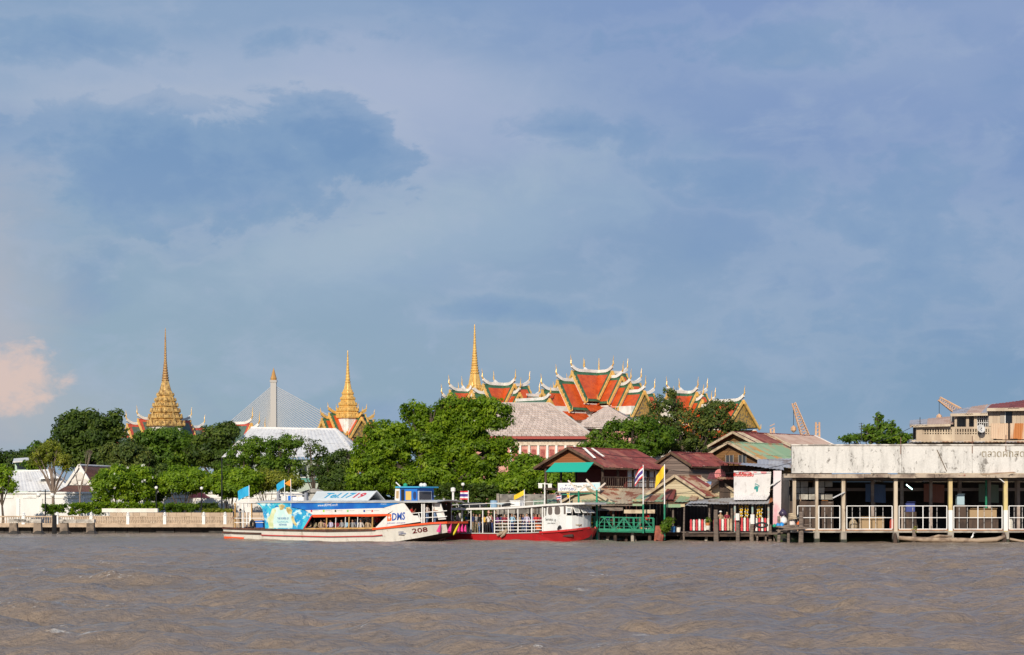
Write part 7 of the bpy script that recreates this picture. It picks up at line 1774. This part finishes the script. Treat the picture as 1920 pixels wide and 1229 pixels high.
    p = L(832, 976, -1.4); q_ = L(823, 944, -1.6); MB().slab(L(836, 974, -1.35), L(826, 944.5, -1.6), L(813, 944.5, -1.6), L(822, 975, -1.45), .08).build('windshield_post', boat_white, T, local=True)
    for px in (791.5, 795.5): MB().bar(L(px, 981, -2.0), L(px, 944, -2.0), .1).build('cockpit_post', metal_white, T, local=True)
    MB().bar(L(811.5, 979, -1.7), L(811.5, 944, -1.7), .06).build('cockpit_post', metal_white, T, local=True)
    for a, c in (((770, 963), (838, 958)), ((784, 972), (838, 968.5))): MB().bar(L(*a, -1.95), L(*c, -1.55), .055).build('cockpit_rail', metal_white, T, local=True)
    MB().bar(L(785, 963, -1.95), L(790, 981, -1.95), .06).build('cockpit_rail', metal_white, T, local=True)
    # prow garlands
    pinkm = mat('garland_pink', (.75, .05, .25), (.6, .03, .18), 4, rough=.7); ylm = mat('garland_yellow', (.68, .55, .03))
    for i, (px, r0, r1, dx, m, lab) in enumerate(((826, 983, 998, -4, pinkm, 'pink tassel hanging furthest aft from the prow'), (846, 984, 998, -4, pinkm, 'pink tassel left of the yellow ribbon on the prow'), (860, 983, 1003, -10, ylm, 'yellow ribbon hanging from the prow of the river bus'), (861, 985, 998, -3, pinkm, 'pink tassel just right of the yellow ribbon'), (867, 985, 998, -2, pinkm, 'pink tassel second from the prow tip'), (873, 986, 998, -2, pinkm, 'pink tassel nearest the prow tip'))):
        a, c = (L(px, r0, -1.95), L(px + dx, r1, -2.0)) if px < 836 else (B.Lx(px, r0, xe + .14), B.Lx(px + dx, r1, xe + .18))
        G = thing('prow_tassel', lab, 'tassel', B.W(a), group='tassels on the prow')
        wa, wc = B.W(a), B.W(c)
        MB().tube([wa, lerp(wa, wc, .3), lerp(wa, wc, .75), wc], [.03, .09, .15, .17] if m is pinkm else [.05, .09, .09, .06], 8).build('strands', m, G); MB().tube([wa + UP * .06, wa - UP * .03], .045, 6).build('knot', m, G)
    # flags
    az_ = mat('flag_azure', (.02, .36, .62), rough=.7); orf = mat('flag_orange', (.80, .26, .02), rough=.7)
    flag('azure_flag', 'azure flag on the stern of the river bus', 467, 910, 944, 186.3, (-21, 6), (1, 18), [az_], [1], group='boat flags', skew=.2, seed=2, r=.03)
    flag('azure_flag', 'azure flag amidships beside the orange pennant', 533.5, 899, 942, 185.2, (-15, 4), (1, 13), [az_], [1], group='boat flags', skew=.25, seed=4, r=.03)
    Fp = thing('orange_pennant', 'orange pointed pennant amidships on the river bus', 'flag', P(546, 942, 185), group='boat flags')
    MB().tube([P(546, 942, 185), P(545, 898, 185)], .03, 6).build('pole', metal_white, Fp); MB().prism([P(545.5, 899, 185), P(546, 913, 185), P(533, 907, 184.9)], (0, .02, 0)).build('cloth', orf, Fp)
    # passengers
    def seat(px, shirt, lab, yy=-1.45, long_=False, hat=False, dz=0.0):
        l = L(px, 985, yy); l.z = floor_z + dz; person(lab, B.W(l), 'sit', -B.psi + random.uniform(-.5, .9), shirt, random.choice(('black', 'khaki', 'jeans', 'navy')), long_, hat, 'seated passengers in the river bus', dz=-.44)
    for i, (px, sh, lg, ht_, lab) in enumerate(((581, 'tan', True, False, 'seated passenger in tan, aftmost at the river bus window'), (590, 'khaki', False, False, 'seated passenger in khaki, second from the aft window end'), (602, 'tan', True, False, 'seated long-haired passenger left of the aft varnished post'), (608, 'pink', True, False, 'seated passenger in pink by the aft varnished post'), (620, 'lilac', False, False, 'seated passenger in pale lilac right of the aft post'), (631, 'maroon', False, True, 'seated passenger in maroon with white hat'), (641, 'grey', True, False, 'seated passenger in grey right of the maroon one'), (650, 'sky', False, False, 'seated passenger in light blue left of the middle varnished post'), (661, 'grey', False, False, 'seated passenger in grey right of the middle post'), (666, 'navy', False, False, 'seated passenger in navy behind the grey shirt'), (676, 'white', False, True, 'seated passenger in white shirt and white hat'), (690, 'tan', True, False, 'seated passenger in tan nearest the bow window post'))):
        seat(px, sh, lab, -1.5 if i % 2 == 0 else -1.1, lg, ht_)
    for px, sh, lab, lg in ((679, 'white', 'standing passenger in white behind the white-hatted one', False), (688, 'white', 'second standing passenger in white inside the river bus', True), (699, 'lilac', 'standing passenger in lilac near the bow window post', False), (707, 'red', 'standing passenger in red at the front of the cabin', False)):
        l = L(px, 985, -.3); l.z = floor_z; person(lab, B.W(l), 'stand', -B.psi + random.uniform(-1, 1), sh, 'black', lg, False, 'standing passengers in the river bus')
    for px, sh, tr, ps, fc, lg, ht_, lab, ft, yy in ((772, 'red', 'black', 'phone', 1.2, True, False, 'person in bright red shirt holding something up at the bow', 980.5, -1.3), (801, 'white', 'jeans', 'hold', .9, True, False, 'person in white top and pale jeans, left of two at the bow', 980, -1.5), (816, 'white', 'jeans', 'hold', .9, False, True, 'person in white cap and jeans, right of two at the bow', 979.5, -1.4)):
        l = L(px, ft, yy); bgx, gz = B.gun(l.x); l.z = gz - .05; person(lab, B.W(l), ps, fc, sh, tr, lg, ht_, 'people at the bow of the river bus')
    for px, sh, lab, yy in ((439, 'black', 'crew member in black, aftmost on the stern deck', -1.2), (450, 'grey', 'crew member in grey beside the one in black', -.6)):
        l = L(px, 988, yy); l.z = 1.0; person(lab, B.W(l), 'stand', -1.2, sh, 'tan', False, False, 'crew on the stern')
    return B
def tyre_at(B, px, py, y, r, label):
    c = B.W(B.L(px, py, y)); o = MB(); n, k = 16, 8; vs = []
    for a in range(n):
        for q in range(k):
            A_, Q = 2 * math.pi * a / n, 2 * math.pi * q / k; rr_ = r * .74 + r * .26 * math.cos(Q)
            v = B.ex * rr_ * math.cos(A_) * .7 + UP * rr_ * math.sin(A_) - B.ey * (r * .3 * math.sin(Q) + .1); vs.append(c + v)
    o.add(vs, [(a * k + q, a * k + (q + 1) % k, ((a + 1) % n) * k + (q + 1) % k, ((a + 1) % n) * k + q) for a in range(n) for q in range(k)])
    tag(o.build('tyre', rubber, smooth=True), label, 'tyre')
EB = express_boat()
def ferry():
    B = Boat('ferry', 'red-hulled cross-river ferry with white wheelhouse, crowded with passengers', 965, 182.0, 28); T = B.T; L = B.L
    hr = grime('hull_red', (.44, .016, .022), (.12, .03, .025), .6, .6, .28)
    B.hull([(800, 999, 1013, 1.8, 1.6, -.4), (834, 1000, 1015, 1.95, 1.8, -.5), (930, 1001, 1017, 2.0, 1.85, -.5), (1000, 999.5, 1018, 2.0, 1.8, -.5), (1045, 996.5, 1017, 2.05, 1.6, -.4), (1066, 994.5, 1015, 2.0, 1.2, -.35), (1084, 992.5, 1012, 1.75, .8, -.2), (1097, 991, 1007, 1.25, .4, 0), (1106, 990, 1001, .5, .12, .3)], hr, mat('ferry_deck', (.20, .16, .14)))
    xs = lambda px: L(px, 998, -2).x
    x0, xe = B.st[0][0], B.st[-1][0]
    B.strake('gunwale_trim', x0, xs(1012), .02, .12, .07, mat('trim_grey', (.50, .47, .44)))
    B.strake('bow_rim', xs(1012), xe, .0, .10, .16, red_paint)
    y = -1.95; deck_z = L(950, 1001, y).z - .02
    # roof
    pts = [(800, 953), (834, 953.5), (930, 952), (976, 949.5), (1023, 945.5), (1060, 943.5), (1096, 942.5)]
    b = MB(); prev = None
    for px, r_ in pts:
        p = L(px, r_, -2.1)
        if prev is not None: b.slab((prev.x, -2.1, prev.z), (p.x, -2.1, p.z), (p.x, 2.1, p.z), (prev.x, 2.1, prev.z), .16)
        prev = p
    b.build('roof', boat_white, T, local=True)
    zr = lambda px: L(px, np.interp(px, [q[0] for q in pts], [q[1] for q in pts]), -2.1).z
    for px in (836, 866, 883, 905, 927, 953, 971, 997, 1017):
        for sg in (-1, 1):
            x = L(px, 990, y).x; MB().bar((x, sg * 1.92, deck_z), (x, sg * 1.92, zr(px) - .17), .075).build('roof_post', metal_white, T, local=True)
    for sg in (-1, 1):
        for r_ in (976.5, 982.5, 988.5, 994.5):
            a, c = L(927, r_, y), L(1017, r_ - 1.0, y); MB().bar((a.x, sg * 1.93, a.z), (c.x, sg * 1.93, c.z), .05).build('side_rail', metal_white, T, local=True)
        for i in range(7):
            x = lerp(L(927, 0, y).x, L(1017, 0, y).x, i / 6); MB().bar((x, sg * 1.93, deck_z + .2), (x, sg * 1.93, L(950, 977, y).z), .035).build('rail_upright', metal_white, T, local=True)
        # roof edge guard rail
    for i in range(10):
        px = 840 + i * 20; p = L(px, 948, -2.0); MB().bar((p.x, -2.0, zr(px)), (p.x, -2.0, zr(px) + .25), .03).build('roof_rail_post', metal_white, T, local=True)
    a, c = L(836, 0, -2.0), L(1022, 0, -2.0); MB().bar((a.x, -2.0, zr(836) + .26), (c.x, -2.0, zr(1022) + .26), .04).build('roof_rail', metal_white, T, local=True)
    # wheelhouse
    yw = -1.85
    xw0, xw1 = L(1018, 990, yw).x, L(1062, 990, yw).x; zl = L(1040, 994, yw).z - .3
    outline = [(1017.5, 997), (1017.5, 973), (1020, 969), (1024, 967), (1025.5, 947.5), (1062, 945.5), (1062, 995)]
    B.panel('wheelhouse_side', outline, yw, grime('ferry_white', (.70, .72, .71), (.36, .30, .24), .35, .35, .4), .06)
    o2 = [B.L(px, py, yw) for px, py in outline]; MB().prism([(v.x, 1.8, v.z) for v in o2], (0, .06, 0)).build('wheelhouse_side', MATS['ferry_white'], T, local=True)
    zt = zr(1050) - .17; zw = L(1062, 967, yw).z
    # rounded front in facets
    fpts = [(xw1, yw)] + [(xw1 + 1.05 * math.sin(R(a)), -1.85 * math.cos(R(a))) for a in (25, 50, 70, 90, 110, 130, 155)] + [(xw1, 1.85)]
    b = MB(); b3 = MB(); fm = MB()
    for (xa, ya), (xb2, yb) in zip(fpts[:-1], fpts[1:]):
        za_, zb_ = B.gun(xa)[1] - .04, B.gun(xb2)[1] - .04
        b.add([(xa, ya, za_), (xb2, yb, zb_), (xb2, yb, zw), (xa, ya, zw)], [(0, 1, 2, 3)]); b3.add([(xa, ya, zt - .1), (xb2, yb, zt - .1), (xb2, yb, zt), (xa, ya, zt)], [(0, 1, 2, 3)])
        fm.bar((xa, ya, zw), (xa, ya, zt), .08)
    b.build('wheelhouse_front', MATS['ferry_white'], T, local=True); b3.build('front_header', MATS['ferry_white'], T, local=True); fm.build('front_mullion', metal_white, T, local=True)
    MB().box(xw0, xw1 + .5, -1.7, 1.7, deck_z - .2, deck_z).build('wheelhouse_floor', dim, T, local=True)
    MB().box(xw0 + .3, xw0 + .36, -1.75, 1.75, deck_z, zt).build('wheelhouse_back', dim, T, local=True)
    for i, ((xa, ya), (xb2, yb)) in enumerate(zip(fpts[:-1], fpts[1:])):
        if i > 4: break    # hinged windows swung outward
        pa, pb = Vector((xa, ya, zt - .12)), Vector((xb2, yb, zt - .12)); d = (pb - pa); n = Vector((d.y, -d.x, 0)).normalized()
        if n.x < 0: n = -n
        ins = d * .08; lo = n * .48 - UP * .50
        MB().slab(pa + ins, pb - ins, pb - ins + lo, pa + ins + lo, .03).build('hinged_window', metal_white, T, local=True)
        MB().slab(pa + d * .2 + lo * .15 + n * .02, pb - d * .2 + lo * .15 + n * .02, pb - d * .2 + lo * .85 + n * .02, pa + d * .2 + lo * .85 + n * .02, .035).build('window_pane', mat('grey_pane', (.34, .36, .36), rough=.15), T, local=True)
    gp = mat('side_pane', (.13, .11, .10), rough=.2)
    for cx_, hw, t0, t1 in ((1031.5, 4.2, 950.5, 966), (1045, 5.4, 950, 965.5)):
        def oval(gr): return [(cx_ + (hw + gr) * math.copysign(abs(math.cos(R(a))) ** .6, math.cos(R(a))), (t0 + t1) / 2 + ((t1 - t0) / 2 + gr) * math.copysign(abs(math.sin(R(a))) ** .6, math.sin(R(a)))) for a in range(0, 360, 20)]
        B.panel('window_frame', oval(1.1), yw - .012, white, .01); B.panel('window_pane', oval(0), yw - .02, gp, .006)
    B.panel('side_window', [(1057, 950), (1062, 950), (1062, 964.5), (1057, 964.5)], yw - .012, gp, .01)
    bkm = mat('name_black', (.02, .02, .03))
    B.text('ไพศาลกุล', 1022.5, 1036.5, 971.5, 978.5, yw - .012, bkm, off=.01); B.text('10', 1038.5, 1042.5, 974, 978.3, yw - .012, bkm, off=.01); B.text('ยศธน พิพัฒน์', 1026.5, 1041, 980, 982.8, yw - .012, bkm)
    MB().tube([L(1046, 993, yw - .12), L(1048, 989, yw - .15), L(1050, 987.5, yw - .3)], [.09, .1, .11], 8).build('exhaust_pipe', rubber, T, local=True)
    # rope coil, anchor ropes
    c = L(1077, 988, -.9); rb_ = MB(); rg = random.Random(2); prev = None; pts2 = []
    for i in range(60):
        a = i * .55; rr_ = .45 + .22 * rg.random(); pts2.append(c + Vector((rr_ * math.cos(a), rr_ * math.sin(a), .06 * (i // 10) + rg.uniform(-.04, .05))))
    rb_.tube(pts2, .045, 5); rope = rb_.build('rope_coil', mat('rope', (.36, .28, .20)), None); rope.matrix_basis = T.matrix_basis.copy(); tag(rope, 'coil of tan rope on the ferry foredeck', 'rope')
    rope2 = MB().tube([L(951, 993, -2.15), L(940, 1000, -2.2), L(932, 1004, -2.2)], [.09, .12, .09], 6).tube([L(951, 994, -2.15), L(944, 1003, -2.2), L(939, 1007, -2.2)], [.09, .12, .08], 6).build('rope_fender', MATS['rope'], None); rope2.matrix_basis = T.matrix_basis.copy(); tag(rope2, 'frayed rope fenders hanging on the ferry side', 'fender')
    # plain bench seats and inside details
    for px in (960, 985, 1008): x = L(px, 990, 0).x; MB().box(x - .22, x + .22, -.2, 1.7, deck_z, deck_z + .45).build('bench', wood_dark, T, local=True)
    MB().bar(L(905, 979, -.8), L(926, 979, -.8), .3, .05).build('side_table', varnish, T, local=True)
    o_ = L(1010, 988, -1.6); pot = thing('orange_tub', 'orange tub on the ferry deck behind the rail', 'tub', B.W(o_)); MB().lathe(B.W(o_), [(.22, -.28), (.3, .15), (.32, .18), (.24, .18)], 10).build('tub', mat('tub_orange', (.62, .20, .08)), pot); MB().tube([B.W(o_) + Vector((-.3, 0, .17)), B.W(o_) + Vector((0, 0, .42)), B.W(o_) + Vector((.3, 0, .17))], .02, 5).build('handle', black, pot)
    # roof load
    def load(name, label, cat, fn): t_ = thing(name, label, cat, B.O, -B.psi, 'gear on the ferry roof'); fn(t_)
    def tarp(t_):
        b = MB(); rg = random.Random(8)
        for i in range(7):
            p = L(862 + i * 5, 948, -1.0 + rg.uniform(-.3, .3)); p.z = zr(880) + .12; b.tube([p, p + Vector((.5, .1, .18)), p + Vector((1.1, .0, .05))], [.12, .2, .1], 6)
        b.build('folded_tarp', mat('black_tarp', (.02, .022, .025), rough=.6), t_, local=True)
    load('tarp_bundle', 'heap of black tarpaulin on the ferry roof', 'tarpaulin', tarp)
    def barrel(t_):
        p = L(926, 944, -.9); MB().lathe((p.x, -.9, zr(926)), [(.3, 0), (.32, .3), (.3, .6), (.05, .62)], 12).build('drum', mat('steel_blue', (.22, .34, .46)), t_, local=True)
        MB().slab(L(929, 943, -1.0), L(962, 946, -1.0), L(962, 946, -.2), L(929, 943, -.2), .12).build('lid_board', mat('pale_blue_grey2', (.40, .48, .52)), t_, local=True)
        MB().tube([L(940, 949, -1.1), L(955, 945.5, -1.1), L(972, 947, -1.1)], [.1, .16, .08], 6).build('black_sack', rubber, t_, local=True)
    load('drum_and_board', 'steel-blue drum and board on the ferry roof', 'drum', barrel)
    def wbox(t_):
        p = L(970, 946, -.8); MB().box(p.x - .45, p.x + .45, -1.2, -.5, zr(970) + .02, zr(970) + .42).build('box_body', white, t_, local=True); MB().box(p.x - .5, p.x + .5, -1.25, -.45, zr(970) + .422, zr(970) + .5).build('lid', white, t_, local=True)
    load('white_locker', 'white locker on the ferry roof under the yellow flag', 'locker', wbox)
    # flags
    flag('national_flag', 'large striped flag above the ferry stern', 878, 920, 952, 185.5, (-15, 0), (0, 16), TH, TB, group='boat flags', seed=2, r=.03)
    flag('national_flag', 'small tilted striped flag at the joint of the two boats', 846, 939, 975, 181.5, (-11, 4), (3, 11), TH, TB, group='boat flags', seed=1, r=.03)
    flag('yellow_flag', 'yellow flag flying over the ferry roof', 983, 918, 950, 182.5, (-19, 10), (0, 9), [royal_y], [1], group='boat flags', seed=3, r=.03)
    flag('national_flag', 'smallest striped flag on the ferry wheelhouse roof', 1052, 928, 945, 180.2, (-9, 1.5), (0, 7.5), TH, TB, group='boat flags', seed=5, r=.025)
    flag('yellow_flag', 'little yellow banner hanging below the signboard', 1068, 924, 944, 184.4, (-6, 0), (0, 9), [royal_y], [1], group='boat flags', seed=6, r=.02)
    # passengers
    crowd = ((843, 'black', 'sit', 'person in black sitting at the stern of the ferry'), (849, 'white', 'sit', 'person in white sitting by the small tilted flag'), (858, 'white', 'sit', 'second person in white sitting by the ferry stern'), (874, 'blue', 'hold', 'passenger in blue at the first ferry post'), (887, 'navy', 'stand', 'passenger in navy right of the second ferry post'), (893, 'grey', 'hold', 'passenger in grey behind the navy one'), (899, 'black', 'stand', 'passenger in black left of the third ferry post'), (908, 'yellow', 'stand', 'passenger in yellow right of the third ferry post'), (916, 'white', 'phone', 'passenger in white holding up a hand near the side table'), (922, 'maroon', 'hold', 'passenger in maroon left of the railed section'), (932, 'purple', 'stand', 'passenger in purple, first behind the rails'), (940, 'navy', 'phone', 'passenger in navy, second behind the rails'), (946, 'maroon', 'stand', 'passenger in maroon behind the first railed post'), (951, 'pink', 'hold', 'passenger in pink beside the first railed post'), (960, 'sky', 'stand', 'passenger in pale blue, tallest behind the rails'), (966, 'black', 'phone', 'passenger in black beside the pale blue one'), (975, 'tan', 'stand', 'passenger in tan right of the second railed post'), (981, 'navy', 'hold', 'passenger in dark navy amid the railed section'), (988, 'lilac', 'stand', 'passenger in lilac left of the third railed post'), (1001, 'blue', 'stand', 'passenger in bright blue right of the third railed post'), (1005, 'red', 'hold', 'passenger in red near the wheelhouse'), (1011, 'maroon', 'stand', 'passenger in maroon next to the wheelhouse'))
    crowd = crowd + tuple((px, sh, ps, 'passenger in %s in the back row of the ferry, %s' % (sh, wh)) for px, sh, ps, wh in ((880, 'green', 'stand', 'by the second post'), (903, 'tan', 'hold', 'by the third post'), (930, 'white', 'hold', 'by the first railed post'), (937, 'pink', 'stand', 'right of the first railed post'), (956, 'khaki', 'hold', 'by the second railed post'), (970, 'grey', 'stand', 'at the third railed post'), (978, 'white', 'phone', 'right of the third railed post'), (993, 'red', 'stand', 'left of the fourth railed post'), (999, 'white', 'hold', 'at the fourth railed post'), (1008, 'sky', 'phone', 'beside the wheelhouse')))
    x0_, x1_ = L(884, 990, 1.8).x, L(1016, 990, 1.8).x
    MB().box(x0_, x1_, 1.75, 1.82, deck_z + .1, deck_z + 1.15).build('dark_backing', mat('dark_maroon_backing', (.09, .03, .03)), T, local=True)  # dark panel added behind the passengers, standing for the gloom there
    for i, (px, sh, ps, lab) in enumerate(crowd):
        yy = (-1.55, -1.15, -1.35, -.8)[i % 4] if i < 22 else .3 if ps != 'sit' else -1.2
        l = L(px, 990, yy); l.z = deck_z + (0 if ps != 'sit' else .1)
        person(lab, B.W(l), ps, random.uniform(-1.2, 1.4), sh, random.choice(('black', 'jeans', 'navy', 'khaki')), i % 3 == 1, False, 'ferry passengers', scale=.95 + .06 * random.random(), dz=-.02)
    return B
FB = ferry()
# people on the pier
for px, row, Y, ps, sh, lab, ht_ in ((1140, 998, 184, 'stand', 'navy', 'person in navy standing behind the gangway lattice', False), (1212, 998, 183.5, 'stand', 'red', 'person in red near the right end of the gangway', False), (1208, 998, 184.2, 'hold', 'white', 'person in white behind the gangway end', False), (1351, 997, 180.2, 'stand', 'tan', 'person with pale hat behind the middle picket stretch', True), (1363, 997, 180.0, 'hold', 'maroon', 'person in maroon behind the middle picket stretch', False)):
    p = P(px, row, Y); p.z = P(0, 998, 181).z; person(lab, p, ps, .3, sh, 'black', False, ht_, 'people on the pier')
